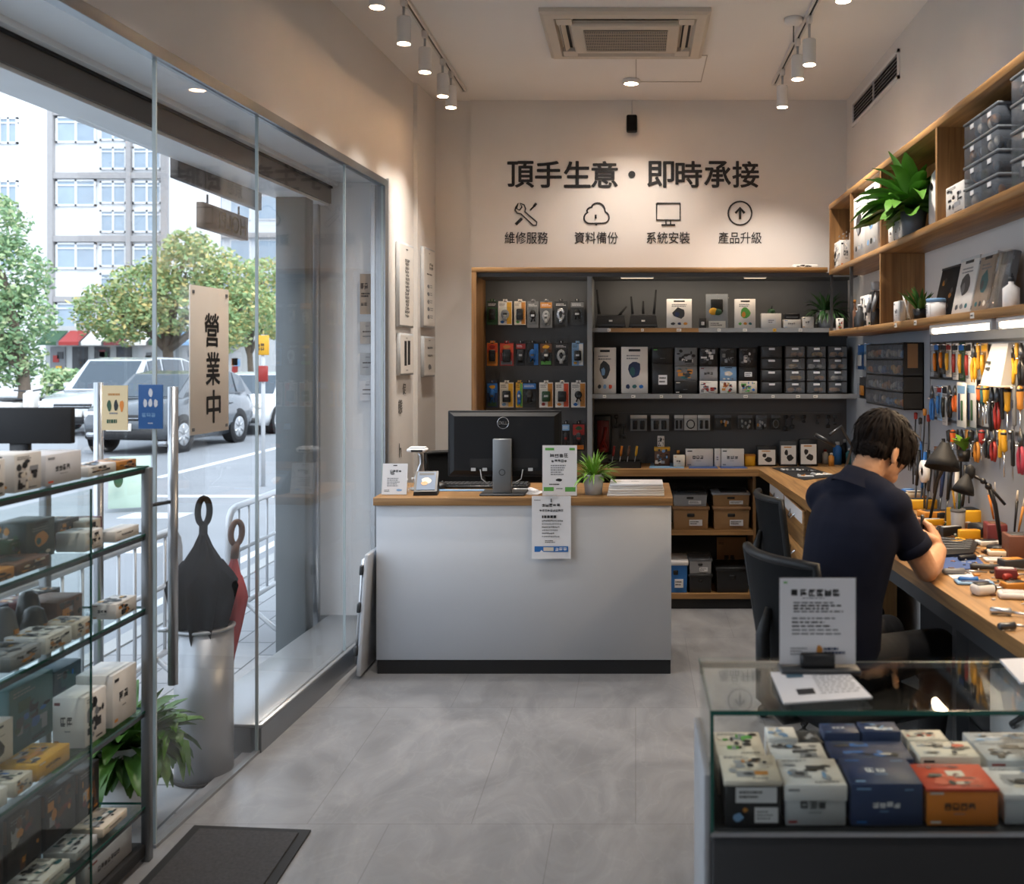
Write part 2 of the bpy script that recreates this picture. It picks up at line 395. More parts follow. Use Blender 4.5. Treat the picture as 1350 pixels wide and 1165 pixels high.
def floor_mat():
    m = bpy.data.materials.new('stone_tile'); m.use_nodes = True
    nt = m.node_tree; b = nt.nodes['Principled BSDF']; L = nt.links.new
    tc = nt.nodes.new('ShaderNodeTexCoord'); mp = nt.nodes.new('ShaderNodeMapping'); mp.inputs['Scale'].default_value = (1.0, 0.55, 1); mp.inputs['Rotation'].default_value = (0, 0, 0.5)
    n = nt.nodes.new('ShaderNodeTexNoise'); n.inputs['Scale'].default_value = 3.0; n.inputs['Detail'].default_value = 9; n.inputs['Distortion'].default_value = 1.6; n.inputs['Roughness'].default_value = .62
    cr = nt.nodes.new('ShaderNodeValToRGB'); e = cr.color_ramp.elements
    e[0].position = .28; e[0].color = lin((114, 114, 116)); e[1].position = .74; e[1].color = lin((150, 150, 152))
    v = nt.nodes.new('ShaderNodeTexNoise'); v.inputs['Scale'].default_value = 5.5; v.inputs['Detail'].default_value = 7; v.inputs['Distortion'].default_value = .8
    vr = nt.nodes.new('ShaderNodeValToRGB'); q = vr.color_ramp.elements
    q[0].position = .475; q[0].color = (0, 0, 0, 1); q[1].position = .5; q[1].color = (1, 1, 1, 1); w = q.new(.525); w.color = (0, 0, 0, 1)
    mx = nt.nodes.new('ShaderNodeMix'); mx.data_type = 'RGBA'; mx.inputs['B'].default_value = lin((184, 183, 181))
    ml = nt.nodes.new('ShaderNodeMath'); ml.operation = 'MULTIPLY'; ml.inputs[1].default_value = .09
    br = nt.nodes.new('ShaderNodeTexBrick'); br.offset = 0.5; br.inputs['Scale'].default_value = 1.0; br.inputs['Brick Width'].default_value = .6; br.inputs['Row Height'].default_value = 1.2
    br.inputs['Mortar Size'].default_value = .0022; br.inputs['Color1'].default_value = (1, 1, 1, 1); br.inputs['Color2'].default_value = (.93, .93, .93, 1); br.inputs['Mortar'].default_value = (.72, .71, .7, 1)
    mu = nt.nodes.new('ShaderNodeMix'); mu.data_type = 'RGBA'; mu.blend_type = 'MULTIPLY'; mu.inputs['Factor'].default_value = 1
    L(tc.outputs['Object'], mp.inputs['Vector']); L(mp.outputs[0], n.inputs['Vector']); L(mp.outputs[0], v.inputs['Vector']); L(tc.outputs['Object'], br.inputs['Vector'])
    L(n.outputs['Fac'], cr.inputs[0]); L(v.outputs['Fac'], vr.inputs[0]); L(vr.outputs[0], ml.inputs[0]); L(ml.outputs[0], mx.inputs['Factor'])
    L(cr.outputs[0], mx.inputs['A']); L(mx.outputs['Result'], mu.inputs['A']); L(br.outputs['Color'], mu.inputs['B']); L(mu.outputs['Result'], b.inputs['Base Color'])
    ra = nt.nodes.new('ShaderNodeMapRange'); ra.inputs['To Min'].default_value = .24; ra.inputs['To Max'].default_value = .42
    L(n.outputs['Fac'], ra.inputs['Value']); L(ra.outputs[0], b.inputs['Roughness'])
    bp = nt.nodes.new('ShaderNodeBump'); bp.inputs['Strength'].default_value = .06; bp.inputs['Distance'].default_value = .004
    L(n.outputs['Fac'], bp.inputs['Height']); L(bp.outputs[0], b.inputs['Normal'])
    return m
PLASTER = plaster()
CEILM = mat('ceiling_paint', (236, 234, 232), 0.9, var=.03, scale=1.2)
FLOORM = floor_mat()
CEIL, BACK, RIGHT = 3.55, 7.1, 1.513
# window wall frame: local x = into the room, local y = along the wall away from the camera
WS = 0.054
WM = Matrix.Translation((-1.67, 3.4, 0)) @ Matrix.Rotation(-math.atan(WS), 4, 'Z')
def wx(Y): return -1.67 + WS * (Y - 3.4)
WEND = 2.66            # end of the window opening (local y)

fl = MB(); fl.prism([(-2.1, -1.6), (1.6, -1.6), (1.6, 7.2), (-1.62, 7.2), (wx(6.06) - .1, 6.06), (wx(3.43) - .06, 3.43), (-2.1, 3.43)], -0.06, 0.0)
struct('floor', fl, FLOORM)
struct('ceiling', MB().box(-2.2, 1.75, -1.7, 7.25, CEIL, CEIL + .1), CEILM)
struct('wall_far', MB().box(-1.75, 1.7, BACK, BACK + .12, 0, CEIL).box(-1.185, RIGHT, BACK - .03, BACK, 0, CEIL - .001), PLASTER)
struct('wall_right', MB().box(RIGHT, RIGHT + .12, -1.7, 7.2, 0, CEIL), PLASTER)
struct('wall_near', MB().box(-2.2, 1.7, -1.72, -1.6, 0, CEIL), PLASTER)
wl = MB(WM); wl.box(-.14, 0, -5.2, 3.9, 2.785, CEIL)              # band above the glazing
wl.box(-.5, 0, WEND, WEND + .14, 0, 2.785).box(-.14, 0, WEND, 3.85, 0, 2.785)     # pier and its outer reveal
wl.box(-.5, 0, -5.2, -3.2, 0, 2.785)
wl.box(0, .028, 3.24, 3.8, 0, CEIL)                               # shallow pilaster by the far corner
struct('wall_left', wl, PLASTER)
SOFF = mat('soffit_paint', (228, 232, 234), .45, var=.05)
BULK = mat('shutter_box', (98, 92, 86), .5, .2, var=.12, scale=4)
struct('trim_1', MB(WM).box(-.34, -.002, -3.2, WEND, 2.778, 2.83).box(-.345, -.30, -3.2, WEND, 2.755, 2.785), SOFF)       # soffit over the glass
bb = MB(WM).mat(BULK).box(-.56, -.345, -3.2, 4.0, 2.65, 3.7); bb.mat(SOFF).box(-.565, -.36, -3.2, 4.0, 2.635, 2.65)
bb.mat(BLACKM).box(-.345, -.335, -3.2, WEND, 2.742, 2.768)
struct('trim_2', bb, None)                                        # shutter box outside
ALU = mat('aluminium', (150, 153, 156), .32, .8, var=.08)
ALUL = mat('pale_aluminium', (196, 199, 202), .35, .6)
# window: frameless panes in a slim aluminium channel
struct('trim_5', MB(WM).box(-.47, -.002, WEND - .012, WEND - .0005, .12, 2.777), mat('reveal_white', (240, 241, 242), .7, var=.02))
w1 = structroot('window_1')
fr = MB(WM).mat(ALU)
fr.box(-.03, .012, -3.2, WEND, 2.745, 2.787).box(-.05, .012, WEND - .075, WEND - .02, .12, 2.745)
fr.mat(ALUL).box(-.075, -.05, WEND - .08, WEND - .02, .12, 2.75).box(0, .014, WEND - .02, WEND + .0, .0, 2.80)
fr.build('window_frame', None, w1)
sl = MB(WM).mat(ALU); sl.box(-.07, .012, .85, WEND - .02, 0, .105)
sl.mat(mat('sill_metal', (150, 153, 156), .35, .5)).box(-.36, .016, .85, WEND, .105, .122, .003, 1); sl.box(-.36, -.07, .85, WEND, -.03, .105); sl.box(-.02, .006, .02, .85, 0, .012)
sl.build('window_sill', None, w1)
PANE = glass('window_glass', (254, 254, 254), 0.14)
for a, b, z0 in ((.03, .845, .012), (.853, 1.925, .122), (1.933, WEND - .075, .122)):
    p = MB(WM).mat(PANE); p.box(-.012, -.0, a, b, z0, 2.745)
    p.build('pane', None, w1)
    e = MB(WM).mat(mat('pane_edge', (178, 190, 192), .2)); e.box(-.0125, .0008, b - .003, b + .002, z0, 2.745)
    if a < .1: e.box(-.0125, .0008, a - .002, a + .005, z0, 2.745)
    e.build('pane_edge', None, w1)
h = MB(WM); h.mat(STEEL).tube([(.05, .05, .56), (.05, .05, 1.60)], .017, 14)
for z in (.75, 1.4): h.tube([(-.0, .05, z), (.05, .05, z)], .009, 8)
h.build('pull_handle', None, w1)
# open sliding leaf of the entrance, parked outside the first pane
d1 = structroot('door_1')
dl = MB().mat(PANE).box(-2.162, -2.15, 3.82, 4.95, .0, 2.63); dl.build('leaf', None, d1)
dr = MB().mat(ALU).box(-2.17, -2.142, 3.82, 4.95, -.03, .03); dr.build('bottom_guide', None, d1)
h = MB(); h.mat(STEEL).tube([(-2.105, 3.865, .38), (-2.105, 3.865, 1.605)], .018, 14)
for z in (.7, 1.4): h.tube([(-2.15, 3.865, z), (-2.105, 3.865, z)], .009, 8)
h.build('pull_handle', None, d1)
# steel post and concrete pillar under the shutter box
CONC = mat('concrete', (178, 180, 180), .8, var=.12, scale=9, bump=.1)
struct('column_1', MB().box(-2.09, -1.915, 5.72, 5.86, -.05, 2.64, .006, 1), mat('painted_steel', (104, 110, 112), .45, var=.1))
struct('column_2', MB().box(-2.14, -1.99, 6.04, 6.2, -.05, 2.64), CONC)
struct('trim_3', MB().box(-1.985, -1.93, 5.99, 6.04, 0, 2.64, .004, 1), STEEL)
# ceiling hatch and vent
ht = MB(); a = at(838, 101, 6.35); 
x0, x1, y0, y1 = 0.0, .44, 6.02, 6.6
for q in ((x0, x1, y0, y0 + .006), (x0, x1, y1 - .006, y1), (x0, x0 + .006, y0, y1), (x1 - .006, x1, y0, y1)): ht.box(*q, CEIL - .004, CEIL + .001)
struct('trim_4', ht, mat('hatch_line', (182, 177, 172), .8))

# black skirting at the bottom of the far pier
struct('baseboard_right', MB().box(RIGHT - .012, RIGHT, -1.6, 7.0, 0, .08), BLACKM)

# ----------------------------------------------------------------- air conditioner and vent
t = thing('ceiling_air_conditioner', 'beige four-way cassette air conditioner set in the ceiling', 'air conditioner', (-.056, 5.605, CEIL))
ACB = mat('aged_white_plastic', (206, 196, 182), .5); ACG = mat('grille_beige', (172, 160, 145), .55)
f = MB().mat(ACB); hw, hd = .456, .405
iw, idp = .30, .245
def ring(mb, w0, d0, z0, w1, d1, z1):
    vs = [(-w0, -d0, z0), (w0, -d0, z0), (w0, d0, z0), (-w0, d0, z0), (-w1, -d1, z1), (w1, -d1, z1), (w1, d1, z1), (-w1, d1, z1)]
    mb.add(vs, [(i, (i + 1) % 4, 4 + (i + 1) % 4, 4 + i) for i in range(4)])
ring(f, hw, hd, -.001, hw, hd, -.022); ring(f, hw, hd, -.022, hw - .02, hd - .02, -.034); ring(f, hw - .02, hd - .02, -.034, .385, .33, -.036)
ring(f, .385, .33, -.036, .372, .317, -.012); f.quad((-.372, -.317, -.012), (.372, -.317, -.012), (.372, .317, -.012), (-.372, .317, -.012))
f.build('panel_frame', None, t)
c = MB().mat(ACB); c.box(-iw, iw, -idp, idp, -.046, -.012, .014, 3)
for sx in (-1, 1):
    for sy in (-1, 1): c.box(sx * .29, sx * .374, sy * .23, sy * .319, -.036, -.012)
c.build('centre_panel', None, t)
k = MB().mat(DGREY); k.box(-.232, .232, -.178, .178, -.0475, -.044)
k.mat(ACG)
for i in range(47): k.box(-.23 + i * .01, -.2255 + i * .01, -.176, .176, -.0515, -.047)
for i in range(8): k.box(-.23, .23, -.176 + i * .0495, -.171 + i * .0495, -.0525, -.047)
k.build('intake_grille', None, t)
for (x0, x1, y0, y1) in ((-.285, .285, -.305, -.26), (-.285, .285, .26, .305), (-.362, -.315, -.22, .22), (.315, .362, -.22, .22)):
    l = MB().mat(BLACKM).box(x0, x1, y0, y1, -.016, -.0125); l.mat(ACB)
    if x1 - x0 > y1 - y0: l.slab((x0, y0 + .008, -.038), (1, 0, 0), (0, .8, .6), x1 - x0, .03, .003)
    else: l.slab((x0 + .008, y1, -.038), (0, -1, 0), (.8, 0, .6), y1 - y0, .03, .003)
    l.build('louver', None, t)
t = thing('wall_vent_grille', 'long white slatted air vent high on the right wall', 'vent', (RIGHT, 6.24, 3.385))
v = MB().mat(WHITE); L_, h_ = .6, .085
for q in ((-L_, L_, -h_, -h_ + .02), (-L_, L_, h_ - .02, h_), (-L_, -L_ + .02, -h_, h_), (L_ - .02, L_, -h_, h_)): v.box(-.014, -.0005, q[0], q[1], q[2], q[3])
v.build('vent_frame', None, t)
v = MB().mat(BLACKM).box(-.003, -.0005, -L_ + .02, L_ - .02, -h_ + .02, h_ - .02); v.mat(LGREY)
for i in range(6): v.slab((-.012, L_ - .02, -h_ + .026 + i * .022), (0, -1, 0), (.75, 0, .6), 2 * L_ - .04, .012, .0015)
v.box(-.013, -.002, -.006, .006, -h_ + .02, h_ - .02)
v.build('slats', None, t)

# ----------------------------------------------------------------- track lights
LAMP = emis('lamp_disc', (255, 240, 220), 14)
TRK = mat('track_white', (214, 210, 206), .4)
LIGHTS = []
def spot(o_name, label, x, y, group, body_z=3.30, pitch=(0, 0), energy=84):
    t = thing(o_name, label, 'spotlight', (x, y, CEIL), 0, group)
    d = CEIL - body_z
    b = MB().mat(WHITE); b.lathe([(.034, -d), (.036, -d + .004), (.036, -d + .128), (.033, -d + .135), (.0, -d + .135)], n=20); b.build('lamp_body', None, t)
    s = MB().mat(TRK).box(-.014, .014, -.03, .03, -.062, -.0225, .004, 1); s.mat(LGREY).tube([(0, 0, -.06), (0, 0, -d + .134)], .007, 8); s.build('track_adapter', None, t)
    l = MB().mat(LAMP).lathe([(0, -d - .0015), (.0315, -d - .0015)], n=20); l.build('lens', None, t)
    if energy:
        ld = bpy.data.lights.new('spot_beam', 'SPOT'); ld.energy = energy; ld.color = (1, .92, .83); ld.spot_size = math.radians(84); ld.spot_blend = .9; ld.shadow_soft_size = .03
        lo = bpy.data.objects.new('spot_beam', ld); C.objects.link(lo); lo.location = (x, y, body_z - .012)
        lo.rotation_euler = (math.radians(pitch[0]), math.radians(pitch[1]), 0)
for nm, X, y0, y1, lb, gr in (('lighting_track', -1.18, -.5, 6.76, 'white ceiling light track above the window side', None), ('lighting_track', .93, .2, 6.6, 'white ceiling light track above the workbench side', None)):
    t = thing(nm, lb, 'light track', (X, (y0 + y1) / 2, CEIL), 0, gr); hl = (y1 - y0) / 2
    MB().mat(TRK).box(-.018, -.006, -hl, hl, -.022, -.0005).box(.006, .018, -hl, hl, -.022, -.0005).box(-.006, .006, -hl, hl, -.006, -.0005).box(-.018, .018, hl, hl + .02, -.023, -.0005, .003, 1).build('rail', None, t)
    MB().mat(BLACKM).box(-.006, .006, -hl, hl, -.012, -.006).build('conductor_slot', None, t)
wn = ['nearest the camera', 'second from the camera', 'third from the camera', 'fourth from the camera', 'last before the far wall']
for i, y in enumerate((4.5, 5.02, 5.52, 6.03, 6.3)):
    spot('track_spotlight', 'white cylinder spotlight on the window-side track, %s in view' % wn[i], -1.18, y, 'spotlights on the window-side track', pitch=(0, 3), energy=62)
wn = ['topmost, cut by the frame', 'beside the round ceiling rose', 'lower one of the close pair', 'last, nearest the far wall']
for i, (x, y) in enumerate(((.985, 4.42), (.93, 5.28), (.93, 5.66), (.93, 6.25))):
    spot('track_spotlight', 'white cylinder spotlight on the workbench-side track, %s' % wn[i], .93, y, 'spotlights on the workbench-side track', body_z=(3.30, 3.27, 3.30, 3.29)[i], pitch=(0, -16) if i < 3 else (20, 0))
# the tracks carry on over the camera: unseen beams added there for ambient light
for X, ys in ((-1.18, (3.3, 2.2, 1.0)), (.93, (3.4, 2.4, 1.2))):
    for y in ys:
        ld = bpy.data.lights.new('spot_beam', 'SPOT'); ld.energy = 50; ld.color = (1, .92, .84); ld.spot_size = math.radians(90); ld.spot_blend = .9; ld.shadow_soft_size = .03
        lo = bpy.data.objects.new('spot_beam', ld); C.objects.link(lo); lo.location = (X, y, 3.28); lo.rotation_euler = (0, math.radians(3 if X < 0 else -14), 0)
t = thing('pendant_rose', 'small round white ceiling rose with a short rod by the workbench track', 'ceiling rose', (.86, 5.37, CEIL))
MB().mat(WHITE).lathe([(.0, -.042), (.03, -.04), (.05, -.024), (.052, -.0005)], n=20).build('rose_cup', None, t)
MB().mat(DSTEEL).tube([(0, 0, -.04), (0, 0, -.13)], .004, 8).build('rod', None, t)
t = thing('ceiling_downlight', 'single round downlight in the ceiling before the far wall', 'downlight', (-.03, 6.55, CEIL))
MB().mat(WHITE).lathe([(.055, -.0005), (.062, -.012), (.058, -.026), (.046, -.03), (.046, -.012)], n=24).build('rim', None, t)
MB().mat(LAMP).lathe([(0, -.027), (.046, -.027)], n=24).build('lens', None, t)
ld = bpy.data.lights.new('downlight_beam', 'SPOT'); ld.energy = 60; ld.color = (1, .9, .8); ld.spot_size = math.radians(120); ld.spot_blend = .8; ld.shadow_soft_size = .04
lo = bpy.data.objects.new('downlight_beam', ld); C.objects.link(lo); lo.location = (-.03, 6.55, CEIL - .04)

# ----------------------------------------------------------------- lettering on the far wall
YW = BACK - .03
def wallpt(px, py): p = at(px, py, YW); return (p.x, YW, p.z)
PXW = YW / F
sg = MB().mat(INK)
glyph = [('頂', 686.5), ('手', 723), ('生', 761), ('意', 797), ('即', 871), ('時', 908), ('承', 946), ('接', 983)]
for ch, px in glyph: sg.text(ch, wallpt(px, 230), (1, 0, 0), (0, 0, 1), w=34 * PXW, h=34 * PXW, bold=.021, depth=.006)
o = wallpt(833, 230); sg.add([(o[0] + 4.6 * PXW * math.cos(2 * PI * i / 20), YW - d, o[2] + 4.6 * PXW * math.sin(2 * PI * i / 20)) for d in (0, .006) for i in range(20)],
    [tuple(range(20, 40))] + [(i, (i + 1) % 20, 20 + (i + 1) % 20, 20 + i) for i in range(20)])
tag(sg.build('wall_slogan'), 'large black slogan 頂手生意・即時承接 in raised letters on the far wall', 'lettering')
def seg(mb, pts, px, py, r=.0062, closed=False, y=YW - .003):
    P = [(xat(px + a, YW), y, zat(py + b, YW)) for a, b in pts]
    if closed: P.append(P[0]); 
    mb.tube(P, r, 6)
def icon(px, py, cap, label):
    t = thing('service_icon', label, 'wall sign'); m = MB().mat(INK)
    return t, m
caps = [(694, '維修服務'), (786, '資料備份'), (881, '系統安裝'), (975.5, '產品升級')]
labs = ['black crossed wrench and screwdriver icon over 維修服務', 'black cloud outline icon over 資料備份', 'black computer screen icon over 系統安裝', 'black circled arrow icon over 產品升級']
for k, (px, cp) in enumerate(caps):
    t = thing('service_icon', labs[k], 'wall sign'); m = MB().mat(INK); py = 282
    if k == 0:
        seg(m, [(-14, -9), (-11, -14), (-13, -7), (-9, -5), (-6, -9), (-8, -14), (-3, -12), (-1, -7), (-2, -3), (14, 11), (13, 15), (9, 15), (-7, 0), (-12, -1), (-15, -5)], px, py, .005, True)
        seg(m, [(-14, 14), (-6, 6)], px, py, .011); seg(m, [(5, -5), (12, -12)], px, py, .006); seg(m, [(10, -10), (13, -14)], px, py, .010)
    elif k == 1:
        pts = []
        for cx, cy, r, a0, a1 in ((-8.5, 5, 7.5, 90, 250), (-6, -2.5, 6.5, 190, 275), (2, -5, 9.5, 215, 350), (9.5, 4.5, 7.6, 290, 450)):
            for i in range(9):
                a = math.radians(a0 + (a1 - a0) * i / 8); pts.append((cx + r * math.cos(a), cy + r * math.sin(a)))
        seg(m, pts, px, py, .0055, True); seg(m, [(-.5, 1), (-.5, 6)], px, py, .007); seg(m, [(0, 12.5), (0, 15)], px, py, .008)
    elif k == 2:
        seg(m, [(-15.5, -14), (15.5, -14), (15.5, 8), (-15.5, 8)], px, py, .0055, True); seg(m, [(-3, 9), (-3, 14)], px, py, .005); seg(m, [(3, 9), (3, 14)], px, py, .005); seg(m, [(-9, 14.5), (9, 14.5)], px, py, .006)
    else:
        seg(m, [(15.5 * math.cos(2 * PI * i / 28), 15.5 * math.sin(2 * PI * i / 28)) for i in range(28)], px, py - 1, .0055, True)
        seg(m, [(0, 8), (0, -6)], px, py - 1, .009); seg(m, [(-6, 0), (0, -7), (6, 0)], px, py - 1, .009)
    m.build('symbol', None, t)
    c = MB().mat(INK); c.text(cp, wallpt(px, 313.5), (1, 0, 0), (0, 0, 1), w=57 * PXW, h=15.5 * PXW, bold=.006, depth=.004); c.build('caption', None, t)
t = thing('wall_speaker', 'small black box speaker mounted high on the far wall', 'speaker', (xat(833, YW), YW, zat(165, YW)))
MB().mat(BLACKM).box(-.038, .038, -.075, -.012, -.06, .06, .012, 3).build('speaker_cabinet', None, t)
MB().mat(mat('speaker_cloth', (22, 22, 23), .9, spec=.1)).box(-.034, .034, -.079, -.0745, -.055, .055, .002, 1).build('grille', None, t)
MB().mat(LGREY).box(-.02, .02, -.013, -.0005, -.03, .03).build('bracket', None, t)
tag(MB().mat(WHITE).tube([(xat(833, YW), YW - .004, zat(154, YW)), (xat(833, YW), YW - .004, CEIL - .002)], .003, 6).build('speaker_cable'), 'thin pale cable rising from the black speaker to the ceiling', 'cable')
# ================================================================= DISPLAY CABINET ON THE FAR WALL
YF, YP = 6.62, 7.03            # front of the cabinet, its back panel
CXL, CXR = xat(621.5, YF), RIGHT
ZT = 2.31
def zs(py, Y=6.68): return zat(py, Y)
Z1, Z2 = 1.905, 1.456
cab = thing('display_cabinet', 'grey backed oak framed display cabinet filling the far wall', 'cabinet', (0, YF, 0))
def cb(mb, name, m=None): return mb.build(name, m, cab)
o_ = -YF
XD = xat(777.5, 6.66)
cb(MB().mat(TANW).box(CXL, 1.29, 0, YP - YF + .035, ZT - .032, ZT, .002, 1), 'top_board')
cb(MB().mat(TANZ).box(CXL, CXL + .033, 0, YP - YF + .035, 0, ZT - .032), 'side_panel')
pn = cb(MB().mat(CABG).box(CXL + .033, CXR - .002, YP - YF, YP - YF + .035, .0, ZT - .032), 'back_panel')
cb(MB().mat(CABG).box(CXL + .033, 1.5, .04, YP - YF, ZT - .06, ZT - .033), 'top_lining')
cb(MB().mat(CABE).box(XD - .016, XD + .016, .02, YP - YF, .96, ZT - .06), 'divider')
MIXE = CABE
for zz, nm in ((Z1, 'shelf'), (Z2, 'shelf')):
    s = MB().mat(CABG).box(XD + .016, 1.5, .08, YP - YF, zz - .012, zz)
    s.mat(CABE).box(XD + .016, 1.5, .06, .08, zz - .03, zz)
    if zz == Z1:
        s.mat(TANW).box(xat(803, 6.68), xat(921, 6.68), .056, .06, zz - .029, zz - .001).box(xat(1093, 6.68), 1.32, .05, .06, zz - .03, zz - .001)
    so = cb(s, nm)
    pxs = (803, 847, 895, 948, 982, 1021, 1055) if zz == Z1 else (797, 835, 872, 897, 983, 1019, 1052, 1075)
    for px in pxs:
        w = R.uniform(.018, .032); x = xat(px, 6.68)
        b = (x - w / 2, x + w / 2, .053, .056, zz - .024, zz - .006)
        m = MB().mat(CARD if px != 1021 else YELLOW); m.box(*b); lines(m, b, '-y', .1, .9, .2, .8, 1, R, INK); m.build('price_label', None, so)
STRIP = emis('led_strip', (255, 226, 190), 1.6)
st = MB().mat(LGREY).box(xat(818, 6.7), xat(862, 6.7), .05, .075, ZT - .068, ZT - .06).box(xat(980, 6.7), xat(1010, 6.7), .05, .075, ZT - .068, ZT - .06)
cb(st, 'strip_housing')
cb(MB().mat(STRIP).box(xat(819, 6.7), xat(861, 6.7), .053, .072, ZT - .0695, ZT - .068).box(xat(981, 6.7), xat(1009, 6.7), .053, .072, ZT - .0695, ZT - .068), 'led_strip')
for x0, x1, e in ((-.95, -.35, 1.0), (-.2, .5, 1.4), (.5, 1.2, 1.0)):
    ld = bpy.data.lights.new('cabinet_strip', 'AREA'); ld.shape = 'RECTANGLE'; ld.size = x1 - x0; ld.size_y = .02; ld.energy = e; ld.color = (1, .82, .62)
    lo = bpy.data.objects.new('cabinet_strip', ld); C.objects.link(lo); lo.location = ((x0 + x1) / 2, YF + .1, ZT - .075); lo.rotation_euler = (math.radians(25), 0, 0)

# hooks (sub-parts of the back panel) and blister packs
def hook(x, z, L=.11):
    m = MB().mat(CHROME); m.tube([(x, YP - YF, z), (x, YP - YF - L, z), (x, YP - YF - L - .004, z + .012)], .0035, 6)
    m.box(x - .008, x + .008, YP - YF - .006, YP - YF, z - .008, z + .012); m.build('peg_hook', None, pn)
def blister(px0, px1, py0, py1, col, prod, label, group, style, rnd, Y=6.93, clear=True, accent=None):
    """hanging pack: printed card with a punched tab, clear dome, product inside"""
    x0, x1 = xat(px0, Y), xat(px1, Y); z0, z1 = zat(py1, Y), zat(py0, Y)
    w, h = x1 - x0, z1 - z0
    t = thing('blister_pack', label, 'blister pack', ((x0 + x1) / 2, Y, z0), 0, group)
    c = MB().mat(col); tw = .2 * w
    c.prism([(-w / 2, 0), (w / 2, 0), (w / 2, .003), (-w / 2, .003)], 0, h * .97)
    c.box(-tw / 2 - .006, tw / 2 + .006, 0, .003, h * .97, h + .01); c.mat(INK); c.box(-.012, .012, -.0008, .0, h * .935, h * .96)
    b = (-w / 2, w / 2, 0, .003, 0, h)
    ac = accent or rnd.choice(ART)
    if style == 0: rect(c, b, '-y', .03, .97, .72, .93, ac); lines(c, b, '-y', .12, .88, .78, .88, 2, rnd, PAPER)
    elif style == 1: rect(c, b, '-y', .03, .97, .56, .93, ac); rect(c, b, '-y', .08, .9, .05, .2, rnd.choice(ART), .0008); blob(c, b, '-y', .5, .8, .3, .08, rnd.choice(ART), rnd, .0009)
    else: rect(c, b, '-y', .62, .97, .03, .93, ac); lines(c, b, '-y', .08, .58, .76, .9, 3, rnd, INK); blob(c, b, '-y', .3, .12, .16, .07, rnd.choice(ART), rnd, .0009)
    c.build('backing_card', None, t)
    p = MB().mat(prod[0]); pw, ph = w * .30, h * rnd.uniform(.2, .27); zc = h * .43
    k = prod[1]
    if k == 'block': p.box(-pw, pw, -.017, -.002, zc - ph, zc + ph, .007, 2)
    elif k == 'cable':
        for a in range(3): p.tube([(pw * (.9 - .2 * a) * math.cos(2 * PI * i / 16), -.006 - .004 * a, zc + ph * (.9 - .15 * a) * math.sin(2 * PI * i / 16)) for i in range(17)], .0035, 6)
        p.box(-.012, .012, -.02, -.002, zc - ph * 1.25, zc - ph * .6, .003, 1)
    else:
        p.ball((0, -.01, zc + ph * .3), (pw * .85, .009, ph * .75)); p.tube([(-pw * .5, -.008, zc - ph), (0, -.01, zc), (pw * .6, -.008, zc - ph * .9)], .005, 6)
    p.mat(prod[2]); p.box(-pw * .5, pw * .5, -.019, -.0165, zc - ph * .1, zc + ph * .25); p.build('product', None, t)
    if clear:
        d = MB().mat(CLEAR); d.box(-w * .42, w * .42, -.024, -.0005, h * .12, h * .72, .008, 2); d.build('clear_dome', None, t)
    return t
rb = random.Random(11)
top = [(642, 656), (657, 675), (678, 693), (695, 710), (712, 728), (731, 748), (752, 770)]
mid = [(642, 656), (659, 677), (680, 693), (694, 710), (712, 728), (731, 749), (754, 769)]
bot = [(642, 656), (659, 677), (680, 689), (689, 707), (711, 729), (732, 750), (753, 772)]
desc = {
 't': [('dark green', DGREEN, BLACK, 'block'), ('cream', CARD, GREYCARD, 'cable'), ('cream and yellow', CREAM, BLACK, 'block'), ('grey', MGREY, BLACK, 'ear'), ('tan and grey', MGREY, LGREY, 'cable'), ('black', DGREY, CHROME, 'cable'), ('black', DGREY, BLACK, 'ear')],
 'm': [('orange', ORANGE, BLACK, 'block'), ('red and black', RED, BLACK, 'block'), ('black and red', BLACK, DGREY, 'block'), ('black and blue', BLACK, BLUE, 'ear'), ('black', BLACK, DGREY, 'ear'), ('black', BLACK, LGREY, 'cable'), ('pale blue', SKYB, BLACK, 'block')],
 'b': [('blue', NAVY, BLUE, 'ear'), ('cream and yellow', CREAM, BLACK, 'block'), ('narrow rainbow striped', YELLOW, BLUE, 'cable'), ('black and blue', BLACK, BLACK, 'ear'), ('white and green', CARD, DGREEN, 'block'), ('white and orange', CARD, BLACK, 'block'), ('white and pink', CARD, BLACK, 'ear')]}
acc = {'t': [DGREY, YELLOW, AMBER, MGREY, AMBER, DGREY, MGREY], 'm': [ORED, ORED, RED, BLUE, BROWN, DGREY, CARD], 'b': [BLUE, YELLOW, GREEN, BLUE, AMBER, ORED, AMBER]}
for key, row, py0, py1, nm in (('t', top, 396, 428, 'top'), ('m', mid, 451, 482, 'middle'), ('b', bot, 503, 537, 'bottom')):
    for i, (a, b) in enumerate(row):
        d = desc[key][i]; hh = py1 + (4 if (key, i) in (('t', 3), ('t', 4)) else 0)
        blister(a, b, py0, hh, d[1], (d[2], d[3], rb.choice([LGREY, DGREY, PAPER])), 'small %s blister pack, %s from the wooden side in the %s hook row' % (d[0], ORD[i], nm), 'blister packs on the grey panel', {'t': (0, 2, 2, 0, 0, 0, 0), 'm': (1, 1, 0, 2, 1, 0, 2), 'b': (1, 2, 2, 0, 2, 2, 2)}[key][i], rb, accent=acc[key][i])
        hook(xat((a + b) / 2, Y := 6.93), zat(py0, 6.93) - .004)
for i, (a, b) in enumerate(((741, 751), (755, 771))):
    blister(a, b, 557, 594, BLACK, (DGREY, 'ear', RED), 'black blister pack hanging beside the monitor, %s' % ('half hidden by its edge' if i == 0 else 'clear of its edge'), 'blister packs on the grey panel', 1 if i else 0, rb, accent=RED if i else SKYB)
    hook(xat((a + b) / 2, 6.93), zat(557, 6.93) - .004)

